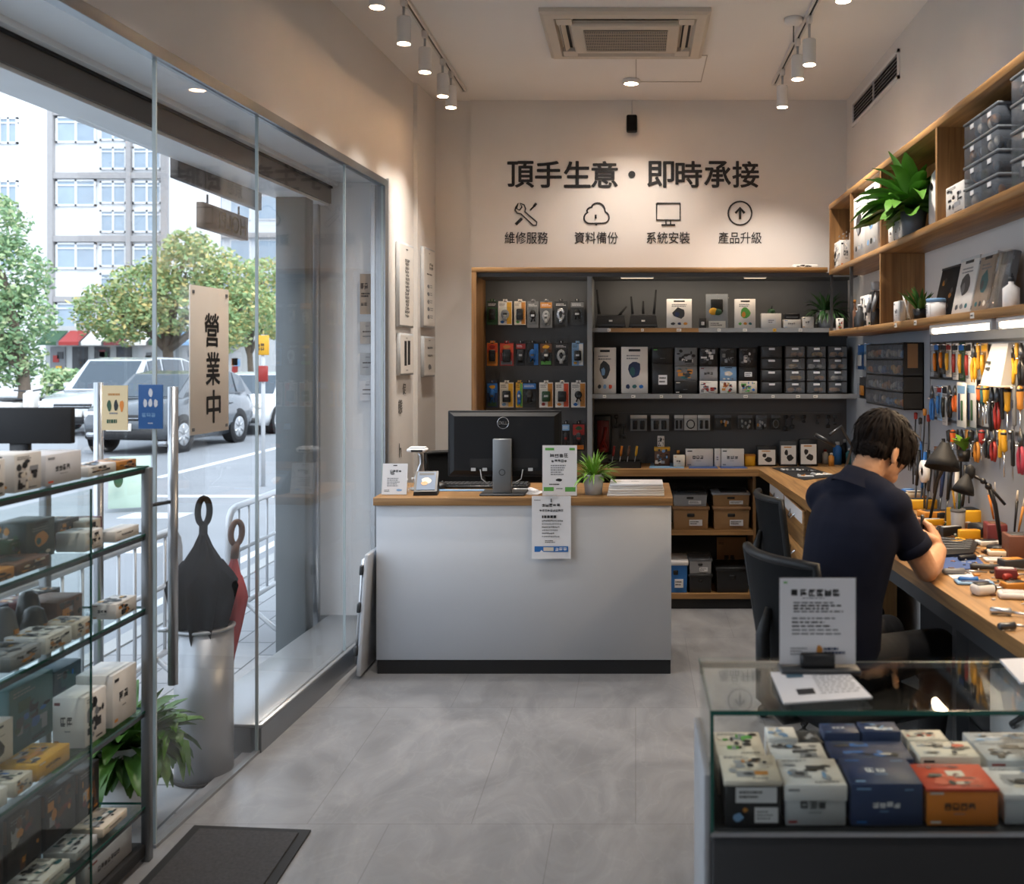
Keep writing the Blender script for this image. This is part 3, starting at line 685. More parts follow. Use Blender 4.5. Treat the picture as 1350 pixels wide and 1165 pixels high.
# ------------------------------------------------------------- upper shelf goods
def bx(px0, px1, pyt, Y, z0, dep, col, arts, label, **k):
    """carton whose front face stands at depth Y over a shelf at height z0"""
    return carton(label, xat(px0, Y), xat(px1, Y), Y, Y + dep, z0 + .001, zat(pyt, Y), col, arts, **k)
Y1 = 6.76
def router(px0, px1, label, ants):
    x0, x1 = xat(px0, Y1), xat(px1, Y1); cx = (x0 + x1) / 2; w = (x1 - x0) / 2
    t = thing('wifi_router', label, 'router', (cx, Y1 + .08, Z1 + .001))
    b = MB().mat(BLACK)
    vs = [(-w, -.07, .006), (w, -.07, .006), (w, .07, .006), (-w, .07, .006), (-w * .9, -.05, .085), (w * .9, -.05, .085), (w * .88, .06, .095), (-w * .88, .06, .095)]
    b.add(vs, [(3, 2, 1, 0), (4, 5, 6, 7), (0, 1, 5, 4), (1, 2, 6, 5), (2, 3, 7, 6), (3, 0, 4, 7)]); b.box(-w * .8, w * .8, -.06, .06, 0, .008); b.build('body', None, t)
    MB().mat(CARD).box(-.012, .012, -.069, -.061, .045, .056).build('badge', None, t)
    MB().mat(DGREY).box(-w * .92, w * .92, -.0715, -.066, .014, .026).build('indicator_strip', None, t)
    for (ax, ay, bx_, by) in ants:
        p, q = at(ax, ay, Y1 + .14), at(bx_, by, Y1 + .14)
        MB().mat(BLACKM).tube([Vector((q.x - cx, .062, q.z - Z1)), Vector((p.x - cx, .066, p.z - Z1))], [.0095, .006], 8).build('antenna', None, t)
router(785, 825, 'black wifi router with two raised antennas nearest the divider on the upper shelf', [(787, 382, 790, 414), (826, 404, 816, 416)])
router(829, 867, 'black wifi router with three antennas second from the divider on the upper shelf', [(832, 391, 834, 414), (848, 397, 848, 414), (865, 382, 862, 414)])
bx(879, 912, 394, Y1, Z1, .05, CARD, [('-y', 'device', (DGREY, NAVY, AMBER))], 'tall white accessory box with dark device picture beside the second router', seed=3)
t = thing('screen_protector_pack', 'clear hanging pack with dark phone and yellow print, standing on the upper shelf', 'pack', (xat(945.5, Y1), Y1 + .03, Z1 + .001))
MB().mat(GREYCARD).box(-.075, .075, .004, .008, 0, .235).build('backing_card', None, t)
k = MB().mat(BLACK); k.box(-.042, .042, -.012, .003, .11, .2, .006, 2); k.mat(YELLOW).ball((-.025, -.014, .115), (.03, .006, .025)); k.mat(DGREEN).ball((.005, -.014, .11), (.03, .006, .022)); k.build('product', None, t)
k = MB().mat(CARD); k.box(-.055, .06, -.004, .003, .0, .05); b = (-.055, .06, -.004, .003, 0, .05); lines(k, b, '-y', .1, .9, .3, .8, 2, R, INK); k.build('info_strip', None, t)
MB().mat(CLEAR).box(-.078, .078, -.03, .003, .001, .236, .006, 1).build('clear_shell', None, t)
bx(922, 931, 419, Y1, Z1, .05, BLACK, [('-y', 'label')], 'small black adapter box squeezed beside the clear hanging pack', seed=5)
bx(969, 996, 394, Y1, Z1, .05, CARD, [('-y', 'device', (GREEN, AMBER, TEAL))], 'white box with green printed board picture on the upper shelf', seed=6)
bx(1004, 1030, 413, Y1, Z1, .08, CARD, [('-y', 'label')], 'low white box under a dark green gadget on the upper shelf', seed=7)
t = thing('mini_sensor', 'dark green gadget sitting on the low white box', 'gadget', (xat(1018, Y1), Y1 + .04, zat(413, Y1) + .001))
MB().mat(DGREEN).lathe([(.016, 0), (.026, .004), (.026, .02), (.018, .03), (0, .032)], n=16).build('housing', None, t)
MB().mat(BLACK).tube([(0, 0, .03), (.004, 0, .052)], .004, 6).build('stub', None, t)
bx(1033, 1056, 421, Y1, Z1, .08, CARD, [('-y', 'text')], 'white box under the black card reader near the upper shelf plant', seed=8)
t = thing('card_reader', 'black card reader lying on a white box by the shelf plant', 'gadget', (xat(1044.5, Y1), Y1 + .04, zat(421, Y1) + .001))
MB().mat(BLACK).box(-.055, .055, -.035, .035, 0, .042, .008, 2).build('body', None, t); MB().mat(MGREY).box(-.04, .04, -.0365, -.034, .012, .018).build('slot', None, t)
bx(1058, 1073, 417.5, Y1, Z1, .07, CARD, [('-y', 'text')], 'small plain white box touching the potted plant on the upper shelf', seed=9)
carton('tiny printed white box at the corner where the oak shelf begins', 1.31, 1.35, 6.40, 6.45, 1.880, 1.96, CARD, [('-y', 'busy')], seed=10)

carton('low white box with black parts lying on top of the oak cabinet frame', xat(1046, 6.8), xat(1078, 6.8), 6.80, 6.92, ZT + .001, ZT + .036, CARD, [('-y', 'busy', (INK, BLACK, CARD))], seed=91)
# ------------------------------------------------------------- plants
def leafblade(mb, base, d0, length, width, droop, rnd, nseg=6, fold=.25):
    d = Vector(d0).normalized(); p = Vector(base); pts = [p.copy()]; dirs = [d.copy()]
    for i in range(nseg):
        d = (d + Vector((0, 0, -droop / nseg))).normalized(); p = p + d * (length / nseg); pts.append(p.copy()); dirs.append(d.copy())
    vs = []
    for i, q in enumerate(pts):
        t = i / nseg; wd = width * max(0.04, math.sin(PI * min(1, (t * .92 + .06))) ** .8)
        s = dirs[i].cross(Vector((0, 0, 1)))
        s = s.normalized() if s.length > 1e-4 else Vector((1, 0, 0))
        up = s.cross(dirs[i])
        vs += [q - s * wd / 2 + up * wd * fold, q.copy(), q + s * wd / 2 + up * wd * fold]
    fs = []
    for i in range(nseg): a = i * 3; fs += [(a, a + 1, a + 4, a + 3), (a + 1, a + 2, a + 5, a + 4)]
    mb.add(vs, fs, True)
def leafmat(name, c, tr=.25):
    m = mat(name, c, .42, var=.35, scale=14)
    return m
LEAF = leafmat('leaf_green', (70, 116, 44)); LEAFD = leafmat('leaf_dark', (40, 78, 34)); LEAFB = leafmat('leaf_bright', (112, 160, 52))
SOIL = mat('soil', (58, 44, 34), .95, var=.3, scale=60)
def pot(t, r0, r1, h, m, wall=.006):
    MB().mat(m).lathe([(r0, 0), (r1, h), (r1 + wall * .4, h), (r1 + wall * .4, h - .012), (r1 - wall, h - .0), (r1 - wall * 1.4, h - .03), (0, h - .031)][:2] + [(r1, h), (r1 - wall, h), (r1 - wall * 1.5, h * .86), (0, h * .86)], n=28).build('pot', None, t)
    MB().mat(SOIL).lathe([(0, h * .865), (r1 - wall * 1.6, h * .865)], n=20).build('soil', None, t)
def plant(name, label, loc, r0, r1, h, pm, n, length, width, droop, lm, seed, spread=(.2, 1.2), lo=.6, group=None, xmax=None, xmin=None, zmin=None, ymin=None):
    t = thing(name, label, 'plant', loc, 0, group); pot(t, r0, r1, h, pm)
    rnd = random.Random(seed); mb = MB().mat(lm)
    for i in range(n):
        a = rnd.uniform(0, 2 * PI); e = rnd.uniform(*spread)
        d = (math.cos(a) * math.sin(e), math.sin(a) * math.sin(e), math.cos(e))
        rr = rnd.uniform(0, r1 * .6)
        L = length * rnd.uniform(lo, 1)
        leafblade(mb, (rr * math.cos(a), rr * math.sin(a), h * .87), d, L, width * rnd.uniform(.7, 1.1), droop * rnd.uniform(.5, 1.3), rnd)
    if xmax is not None:
        for v in mb.v:
            if v.x > xmax: v.x = xmax + (v.x - xmax) * .1
    for v in mb.v:
        if xmin is not None and v.x < xmin: v.x = xmin + (v.x - xmin) * .1
        if ymin is not None and v.y < ymin: v.y = ymin + (v.y - ymin) * .1
        if zmin is not None and v.z < zmin: v.z = zmin + (v.z - zmin) * .1
    mb.build('leaves', None, t)
    return t
plant('potted_fern', 'bushy dark fern in a pale pot at the end of the upper shelf', (xat(1091, Y1), Y1 + .07, Z1 + .001), .05, .068, .122, LGREY, 75, .19, .02, 1.5, LEAFD, 21, (.1, 1.35))

# ------------------------------------------------------------- lower shelf goods
bx(783, 812, 458, Y1, Z2, .07, CARD, [('-y', 'device', (DGREY, SKYB, ORED))], 'tall grey and white router box nearest the divider on the lower shelf', seed=12)
bx(819, 854, 457, Y1, Z2, .07, CARD, [('-y', 'device', (NAVY, TEAL, BLUE))], 'tall white box with blue device pictures second from the divider', seed=13)
def stack(px0, px1, cuts, specs, place):
    for i, (m, arts, lb) in enumerate(specs):
        carton(lb + ', ' + ('bottom' if i == 0 else 'top' if i == len(specs) - 1 else 'middle') + ' of the stack ' + place, xat(px0, Y1), xat(px1, Y1), Y1, Y1 + .16, zat(cuts[i], Y1) if i else Z2 + .001, zat(cuts[i + 1], Y1) - .001, m, arts, seed=40 + i + int(px0), group='stacked cases on the lower shelf')
stack(860, 887, [519, 479, 458], [(BLACK, [('-y', 'label', (INKG,))], 'deep black case'), (BLACK, [('-y', 'text')], 'shallow black case')], 'beside the two tall white boxes')
stack(889.5, 919, [519, 502, 482, 458], [(BLACK, [('-y', 'text', (CREAM, CARD, ORANGE))], 'black case with cream sticker'), (MGREY, [('-y', 'busy', (TEAL, DGREY, AMBER))], 'grey window case of cables'), (MGREY, [('-y', 'busy', (BLACK, INK, CARD))], 'grey window case of black adapters')], 'after the black cases')
stack(922.5, 946, [519, 502, 483, 458], [(CARD, [('-y', 'busy', (RED, NAVY, INKG))], 'white case with small pictures'), (GREYCARD, [('-y', 'text')], 'grey case'), (BLACK, [('-y', 'busy', (DGREY, CARD, BLACK))], 'black case')], 'with the plain grey middle')
stack(949.5, 971, [519, 502, 483, 458], [(CARD, [('-y', 'busy', (RED, GREEN, AMBER))], 'white case with fruit coloured print'), (SKYB, [('-y', 'device', (CREAM, CARD, INKG))], 'blue-grey case'), (BLACK, [('-y', 'busy', (DGREY, MGREY, BLACK))], 'black case')], 'with the blue-grey middle')
stack(974.5, 998, [519, 502, 483, 458], [(CREAM, [('-y', 'busy', (YELLOW, GREEN, BLUE))], 'yellow and green print case'), (BLACK, [('-y', 'label')], 'black case with white label'), (BLACK, [('-y', 'busy', (CARD, DGREY, INKG))], 'black case')], 'next to the small drawers')
def drawers(px0, px1, label, gold, seed):
    x0, x1 = xat(px0, Y1), xat(px1, Y1); w = (x1 - x0) / 2; h = zat(456, Y1) - Z2
    t = thing('parts_drawer_unit', label, 'drawer unit', ((x0 + x1) / 2, Y1, Z2 + .001), 0, 'small drawer units on the lower shelf')
    rnd = random.Random(seed)
    b = MB().mat(BLACK); b.box(-w, w, .15, .16, 0, h).box(-w, -w + .004, 0, .15, 0, h).box(w - .004, w, 0, .15, 0, h)
    for i in range(5): b.box(-w, w, 0, .15, i * (h - .004) / 4, i * (h - .004) / 4 + .004)
    b.build('housing', None, t)
    for i in range(4):
        z0 = .006 + i * (h - .004) / 4; z1 = z0 + (h - .004) / 4 - .008
        d = MB().mat(SMOKE if gold else DGREY)
        d.box(-w + .006, w - .006, -.012, .14, z0, z1, .003, 1) if not gold else d.box(-w + .006, w - .006, -.012, -.009, z0, z1)
        if gold:
            d.mat(BLACK).box(-w + .006, w - .006, -.009, .14, z0, z0 + .004)
            d.mat(rnd.choice([AMBER, YELLOW, CREAM])); 
            for q in range(4): d.ball((rnd.uniform(-.55, .55) * w, rnd.uniform(.006, .02), z0 + .02), (w * .3, .012, .016), 8, 6)
        do = d.build('drawer', None, t)
        l = MB().mat(PAPER).box(-.024 * rnd.uniform(.7, 1), .022, -.0145, -.012, z1 - .022, z1 - .008); l.build('name_tag', None, do)
        l = MB().mat(BLACK).box(-.02, .02, -.02, -.012, z0 + .006, z0 + .012, .002, 1); l.build('pull', None, do)
drawers(1003, 1031, 'all-black small parts drawer unit on the lower shelf', False, 1)
drawers(1034.5, 1061.5, 'clear fronted drawer unit beside the all-black drawers', True, 2)
drawers(1063, 1089, 'clear fronted drawer unit in the middle of the three alike', True, 3)
drawers(1091, 1117, 'clear fronted drawer unit at the corner end of the lower shelf', True, 4)

# ------------------------------------------------------------- packs hanging below the lower shelf
def packet(px0, px1, py0, py1, label, inner, rnd, Y=6.97, header=CARD, group='packets hanging over the back bench'):
    x0, x1 = xat(px0, Y), xat(px1, Y); z0, z1 = zat(py1, Y), zat(py0, Y); w, h = x1 - x0, z1 - z0
    t = thing('hanging_packet', label, 'packet', ((x0 + x1) / 2, Y, z0), 0, group)
    MB().mat(header).box(-w / 2, w / 2, 0, .004, h * .78, h, .001, 1).build('header_card', None, t)
    c = MB().mat(inner[0])
    if inner[1] == 'pair':
        for s in (-1, 1): c.box(s * w * .22 - w * .13, s * w * .22 + w * .13, -.008, .004, h * .1, h * .66, .005, 2)
    elif inner[1] == 'bits':
        for i in range(7): c.mat(rnd.choice([inner[0], LGREY, AMBER, BLACK])); c.ball((rnd.uniform(-.35, .35) * w, 0, rnd.uniform(.1, .6) * h), (.008, .005, .012), 8, 6)
    else: c.tube([(w * .3 * math.cos(i * .6), -.003, h * .4 + h * .28 * math.sin(i * .6)) for i in range(12)], .004, 6)
    c.build('contents', None, t)
    bg = MB().mat(inner[2]); bg.box(-w / 2, w / 2, .004, .006, 0, h * .78); bg.build('insert_card', None, t)
    MB().mat(CLEAR).box(-w / 2, w / 2, -.013, .004, .001, h * .78, .004, 1).build('clear_bag', None, t)
    return t
rp = random.Random(5)
Z3 = zat(546, 6.97)
MB().mat(DSTEEL).box(xat(783, 6.99), 1.46, YP - YF - .03, YP - YF - .024, Z3 + .004, Z3 + .01).build('hook_rail', None, cab)
t = thing('tool_case', 'tall open black case with red tools hanging beside the divider', 'tool case', (xat(795, 6.95), 6.95, zat(600, 6.95)))
hh = (600 - 547) * 6.95 / F
k = MB().mat(BLACK).box(-.06, .06, .02, .05, 0, hh, .012, 2); k.build('shell', None, t)
k = MB().mat(WINE).box(-.042, .042, .01, .021, .02, hh - .04, .006, 1); k.build('liner', None, t)
k = MB().mat(RED); k.tube([(-.02, .0, .05), (.01, .0, .12), (.02, 0, .2)], .011, 8).tube([(.025, .0, .05), (0, 0, .1)], .01, 8).box(-.03, .03, -.004, .01, .02, .055, .006, 1); k.build('red_tools', None, t)
specs = [(831, 853, 547, 568, 'white header packet with two black plugs, first after the tool case', (BLACK, 'pair', GREYCARD)), (858, 882, 547, 568, 'white header packet with two black plugs, second after the tool case', (BLACK, 'pair', GREYCARD)),
 (889, 901, 547, 567, 'narrow packet with one black plug in the row under the lower shelf', (BLACK, 'pair', GREYCARD)), (902, 919, 547, 567, 'white packet with round black adapter above the white display boxes', (BLACK, 'coil', CARD)), (920, 936, 547, 567, 'grey packet with black adapter above the white display boxes', (BLACK, 'pair', LGREY)),
 (942, 964, 547, 566, 'clear packet of brass screws above the display boxes', (AMBER, 'bits', DGREY)), (973, 992, 547, 566, 'clear packet of pale connectors above the yellow box', (LGREY, 'bits', DGREY)), (997, 1011, 547, 566, 'clear packet with silver parts above the standing product boxes', (LGREY, 'bits', MGREY)),
 (1017, 1029, 547, 566, 'clear packet with grey cable above the standing product boxes', (MGREY, 'coil', DGREY))]
for s in specs: packet(*s[:4], s[4], s[5], rp, header=CARD if s[0] < 940 else SMOKE)
for i, (px, py, L) in enumerate(((812, 548, 16), (823, 560, 18), (1036, 548, 20), (1045, 548, 17), (1060, 548, 9), (1078, 548, 11), (1092, 548, 16), (1101, 548, 12))):
    x = xat(px, 6.97); zt = zat(py, 6.97); l = L * 6.97 / F
    t = thing('hanging_cable_adapter', 'small dark cable adapter on the hook rail, %s along from the tool case' % ORD[i], 'adapter', (x, 6.97, zt), 0, 'adapters on the hook rail')
    k = MB().mat(BLACK).tube([(0, 0.02, .0), (0, 0, -.01), (.006 * (-1) ** i, 0, -l * .5), (-.004, 0, -l * .75)], .004, 6); k.build('lead', None, t)
    k = MB().mat(DGREY if i % 2 else BLACK).box(-.014, .012, -.008, .008, -l, -l * .7, .004, 1).box(-.012, .014, -.01, .01, -.02, .006, .004, 1); k.build('plug', None, t)

# ================================================================= BENCHES
ZB, TB = .9525, .045
def bxr(Y): return .83 + (6.62 - Y) * .0455        # inner edge of the side bench
bench = thing('corner_workbench', 'oak topped L-shaped workbench along the far and right walls', 'workbench', (0, 0, 0))
top_ = MB().mat(TANY); top_.prism([(bxr(6.62), 6.62), (bxr(2.42), 2.42), (RIGHT - .014, 2.42), (RIGHT - .014, YP - .002), (bxr(6.62), YP - .002)], ZB - TB, ZB); top_.build('side_worktop', None, bench)
top_ = MB().mat(TANW); top_.box(CXL + .035, bxr(6.62), 6.62, YP - .002, ZB - TB, ZB); top_.build('back_worktop', None, bench)
fr = MB().mat(DGREY)
fr.prism([(bxr(5.2) + .03, 5.2), (bxr(2.5) + .03, 2.5), (bxr(2.5) + .055, 2.5), (bxr(5.2) + .055, 5.2)], ZB - TB - .07, ZB - TB); fr.build('apron', None, bench)
for Y in (2.62, 3.15):
    l = MB().mat(DGREY).box(bxr(Y) + .03, bxr(Y) + .07, Y - .02, Y + .02, 0, ZB - TB - .07); l.build('leg', None, bench)
MB().mat(mat('under_bench_shade', (30, 30, 32), .8)).box(RIGHT - .012, RIGHT - .002, 2.45, 5.2, .09, ZB - TB - .002).build('shade_board', None, bench)  # dark sheet added over the wall to stand for the shade under the bench
# open shelving below the far bench
su = thing('open_shelf_unit', 'oak open shelf unit with black plinth under the far bench', 'shelf unit', (0, 6.68, 0))
XL2 = xat(770, 6.7)
XR2 = xat(996, 6.7)
q = MB().mat(TANZ).box(XL2, XL2 + .02, 0, .34, .085, ZB - TB - .001).box(XR2 - .018, XR2, 0, .34, .085, ZB - TB - .001); q.build('side_panel', None, su)
MB().mat(BLACKM).box(XL2, XR2, .33, .345, .085, ZB - TB - .001).build('back_panel', None, su)
MB().mat(BLACKM).box(XL2, XR2, .012, .03, 0.001, .085).build('plinth', None, su)
ZS1, ZS0 = zat(699, 6.68), zat(783, 6.68)
for z in (ZS0, ZS1): MB().mat(TANW).box(XL2 + .02, XR2 - .018, 0, .33, z - .032, z).build('shelf', None, su)
MB().mat(BLACKM).box(XL2 + .02, XR2 - .018, 0.05, .33, ZB - TB - .03, ZB - TB - .002).build('top_rail', None, su)
YS = 6.71
def tote(px0, px1, py0, py1, z0, label, m, lid, tagm=True, handle=True, cat='storage box', name='storage_box', clear=False):
    x0, x1 = xat(px0, YS), xat(px1, YS); w = (x1 - x0) / 2; h = zat(py0, YS) - z0
    t = thing(name, label, cat, ((x0 + x1) / 2, YS, z0 + .0015), 0, 'boxes in the open shelf unit')
    b = MB().mat(m); vs = [(-w * .96, .01, 0), (w * .96, .01, 0), (w * .96, .25, 0), (-w * .96, .25, 0), (-w, 0, h * .85), (w, 0, h * .85), (w, .26, h * .85), (-w, .26, h * .85)]
    b.add(vs, [(3, 2, 1, 0), (4, 5, 6, 7), (0, 1, 5, 4), (1, 2, 6, 5), (2, 3, 7, 6), (3, 0, 4, 7)]); b.build('body', None, t)
    MB().mat(lid).box(-w - .008, w + .008, -.008, .268, h * .85, h, .004, 1).build('lid', None, t)
    if tagm:
        bb_ = (-w * .1, w * .65, -.001, .004, h * .16, h * .42); l = MB().mat(PAPER).box(-w * .1, w * .65, .0, .006, h * .16, h * .42); lines(l, bb_, '-y', .08, .9, .2, .85, 2, R, INK); l.build('paper_label', None, t)
    if handle: MB().mat(BLACK).box(-w * .22, w * .2, -.003, .008, h * .55, h * .7, .004, 1).build('handle_slot', None, t)
    return t
TOTEK = mat('tan_plastic', (150, 116, 78), .5)
za = zat(668, YS)
tote(888, 934, 668, 698, ZS1, 'brown lidded storage box with white label, beside the counter on the upper board', TOTEK, KRAFTD)
tote(888, 932, 650, 667, za + .002, 'clear lidded box of parts stacked on the brown box by the counter', GREYCARD, SMOKE, handle=True)
tote(941, 988, 668, 698, ZS1, 'wide brown lidded storage box at the corner end of the upper board', TOTEK, KRAFTD)
tote(940, 988, 650, 667, za + .002, 'low tan lidded box stacked on the wide brown box', TOTEK, GREYCARD)
tote(876, 906, 739, 783, ZS0, 'bright blue lidded tool box on the lower board', BLUE, PAPER)
tote(909, 938, 757, 783, ZS0, 'small black lidded case under a clear box on the lower board', BLACK, BLACK, False)
tote(909, 938, 737, 756, zat(757, YS) + .002, 'clear topped white parts box standing on the small black case', GREYCARD, SMOKE)
tote(945, 987, 748, 783, ZS0, 'wide black lidded case at the corner end of the lower board', BLACK, BLACK, False)
carton('plain kraft carton standing behind the wide black case', xat(947, 6.86), xat(986, 6.86), 6.985, 7.0, ZS0 + .001, zat(711, 6.9), KRAFT, [('-y', 'text', (KRAFTD, KRAFTD))], seed=71)
for i, (px0, px1) in enumerate(((893, 930), (950, 985))):
    o = MB().mat(BLACK).box(xat(px0, YS), xat(px1, YS), YS + .03, YS + .2, zat(650, YS) + .002, zat(650, YS) + .012, .003, 1).build('tablet_device')
    tag(o, 'flat black device lying on the %s' % ('clear lidded box by the counter' if i == 0 else 'low tan box under the bench'), 'device')
# drawer cabinet under the side bench
DX = .90
dc = thing('drawer_cabinet', 'oak drawer cabinet with sagging cable pulls under the side bench', 'drawer cabinet', (bxr(6.0) + .05, 5.9, 0))
MB().mat(TANZ).box(.0, .48, -.66, .66, .06, ZB - TB - .001).build('body', None, dc)
MB().mat(BLACKM).box(.02, .47, -.65, .65, 0.001, .06).build('plinth', None, dc)
for j, (y0, y1) in enumerate(((-.65, .0), (.005, .65))):
    for i in range(4):
        z0 = .07 + i * .205; z1 = z0 + .2
        d = MB().mat(TANY); d.box(-.018, -.0005, y0, y1, z0, min(z1, .90), .002, 1); do = d.build('drawer', None, dc)
        h = MB().mat(CHROME).tube([(-.018, (y0 + y1) / 2 - .08, z1 - .05), (-.04, (y0 + y1) / 2 - .03, z1 - .08), (-.04, (y0 + y1) / 2 + .03, z1 - .08), (-.018, (y0 + y1) / 2 + .08, z1 - .05)], .006, 6); h.build('handle', None, do)
        if i == 3: MB().mat(PAPER).box(-.0205, -.018, y0 + .02, y1 - .02, z1 - .07, z1 - .005).build('label_strip', None, do)
# dark waste bin / white drawer box under the near bench
t = thing('white_drawer_box', 'white open drawer box with a black pull under the near end of the bench', 'drawer box', (1.12, 2.86, .52))
MB().mat(SKYB if False else WHITE).box(0, .3, -.22, .26, 0, .2, .004, 1).build('body', None, t); MB().mat(BLACK).tube([(-.003, -.02, .15), (-.03, 0, .12), (-.003, .06, .09)], .008, 8).build('pull', None, t)
tag(MB().mat(DGREY).box(1.1, 1.46, 2.62, 3.14, .0, .515, .004, 1).build('under_bench_pedestal'), 'dark grey pedestal carrying the white drawer box', 'pedestal')
# ================================================================= COUNTER
ct = thing('reception_counter', 'white fronted reception counter with oak top and black plinth', 'counter', (0, 5.31, 0))
KX0, KX1 = -1.397, .192
WLAM = mat('white_laminate', (192, 195, 200), .38, var=.02)
MB().mat(WLAM).box(KX0, KX1, 0, .02, .075, .9085, .002, 1).build('front_panel', None, ct)
MB().mat(WLAM).box(KX0, KX0 + .02, .02, .56, .075, .9085).box(KX1 - .02, KX1, .02, .56, .075, .9085).build('side_panel', None, ct)
MB().mat(BLACKM).box(KX0 + .006, KX1 - .004, .004, .56, 0.0, .075).build('plinth', None, ct)
MB().mat(TANW).box(KX0 - .012, KX1 + .008, -.022, .61, .9085, ZB, .003, 2).build('worktop', None, ct)
YK = 5.31
# monitor (its back towards us)
YM = 5.42
mx_ = (xat(590.5, YM) + xat(740, YM)) / 2; mw = (xat(740, YM) - xat(590.5, YM)) / 2
mon = thing('computer_monitor', 'large black computer monitor seen from behind on the counter', 'monitor', (mx_, YM, ZB))
zb, zt_ = zat(628, YM) - ZB, zat(541, YM) - ZB
s = MB().mat(mat('monitor_black', (19, 20, 23), .6, spec=.3)); s.box(-mw, mw, .0, .022, zb, zt_, .006, 2)
vs = [(-mw * .985, .004, zb + .006), (mw * .985, .004, zb + .006), (mw * .985, .004, zt_ - .006), (-mw * .985, .004, zt_ - .006), (-mw * .88, -.022, zb + .035), (mw * .88, -.022, zb + .035), (mw * .88, -.022, zt_ - .03), (-mw * .88, -.022, zt_ - .03)]
s.add(vs, [(4, 5, 6, 7), (0, 1, 5, 4), (1, 2, 6, 5), (2, 3, 7, 6), (3, 0, 4, 7)])
s.mat(BLACKM).box(-mw * .62, mw * .55, -.0, .004, zt_ - .024, zt_ - .02)
s.box(-mw * .6, -mw * .2, -.024, -.02, zb + .052, zb + .1).box(mw * .05, mw * .6, -.024, -.02, zb + .052, zb + .1)
so = s.build('back_shell', None, mon)
MB().mat(mat('dark_screen', (20, 24, 30), .15)).box(-mw + .008, mw - .008, .0222, .0236, zb + .012, zt_ - .01).build('screen', None, mon)  # plain dark glossy screen, not lit
lg = MB().mat(CHROME); lx, lz = xat(664, YM) - mx_, zat(557, YM) - ZB; lr = .031
lg.tube([(lx + lr * math.cos(2 * PI * i / 32), -.0235, lz + lr * math.sin(2 * PI * i / 32)) for i in range(33)], .0022, 6)
lg.text('DELL', (lx, -.0228, lz), (1, 0, 0), (0, 0, 1), w=.046, h=.017, bold=.03, depth=.002)
lg.build('logo_badge', None, mon, label='round silver logo badge')
for px in (622, 637, 697): MB().mat(LGREY).box(xat(px, YM) - mx_, xat(px + 6, YM) - mx_, -.0265, -.024, zat(620, YM) - ZB, zat(616, YM) - ZB).build('port', None, mon)
sx0, sx1 = xat(650, 5.38) - mx_, xat(675, 5.38) - mx_
MB().mat(mat('stand_silver', (128, 131, 134), .38, .6)).box(sx0, sx1, -.058, -.026, .012, zat(578, 5.38) - ZB, .006, 2).build('stand_column', None, mon)
k = MB().mat(DGREY); 
k.tube([((sx0 + sx1) / 2 + .016 * math.cos(2 * PI * i / 20), -.059, zat(622, 5.38) - ZB + .016 * math.sin(2 * PI * i / 20)) for i in range(21)], .002, 5); k.build('cable_hole', None, mon)
MB().mat(DGREY).box(xat(634, 5.4) - mx_, xat(693, 5.4) - mx_, -.085, .12, 0, .012, .005, 2).build('stand_base', None, mon)
k = MB().mat(LGREY)
k.tube([(xat(634, YM) - mx_, -.024, zat(618, YM) - ZB), (xat(636, YM) - mx_, -.03, zat(630, YM) - ZB), (xat(648, YM) - mx_, -.03, zat(640, YM) - ZB)], .003, 6).tube([(xat(690, YM) - mx_, -.024, zat(618, YM) - ZB), (xat(688, YM) - mx_, -.03, zat(630, YM) - ZB), (xat(676, YM) - mx_, -.03, zat(638, YM) - ZB)], .003, 6); k.build('cables', None, mon)
kb = thing('computer_keyboard', 'long black keyboard lying behind the monitor stand', 'keyboard', (xat(638, 5.7), 5.72, ZB))
MB().mat(BLACK).box(-.25, .26, -.075, .075, 0.0, .018, .005, 1).build('key_tray', None, kb)
k = MB().mat(DGREY)
for r_ in range(5):
    for c_ in range(20): k.box(-.24 + c_ * .0248, -.24 + c_ * .0248 + .020, -.066 + r_ * .027, -.066 + r_ * .027 + .021, .018, .025)
k.build('keys', None, kb)
ms = thing('computer_mouse', 'black computer mouse at the window end of the keyboard', 'mouse', (xat(582, 5.66), 5.66, ZB))
MB().mat(BLACK).ball((0, 0, .013), (.034, .055, .026), 14, 8).build('shell', None, ms); MB().mat(MGREY).box(-.003, .003, .02, .035, .034, .04, .002, 1).build('wheel', None, ms)
for v in ms.children[0].data.vertices: v.co.z = max(v.co.z, 0.0)
def sheet(mb, pts, z, m, t=.0015):
    mb.mat(m).prism(pts, z, z + t)
tag(MB().mat(SKYB).box(-.24, .24, -.03, .03, 0, .004).build('paper_folder', None, None, (xat(628, 5.55), 5.565, ZB)), 'thin pale blue folder in front of the keyboard', 'folder')
for i, (px0, px1, Y, rz) in enumerate(((681, 706, 5.60, .4), (692, 712, 5.47, -.25))):
    b = (-.055, .055, -.07, .07, 0, .003); m = MB().mat(PAPER).box(*b); lines(m, b, '+z', .1, .9, .1, .9, 7, R)
    tag(m.build('printed_sheet', None, None, (xat((px0 + px1) / 2, Y), Y, ZB), rz), 'small printed sheet beside the monitor base, ' + ('half under the keyboard end' if i == 0 else 'nearer the counter edge'), 'paper')
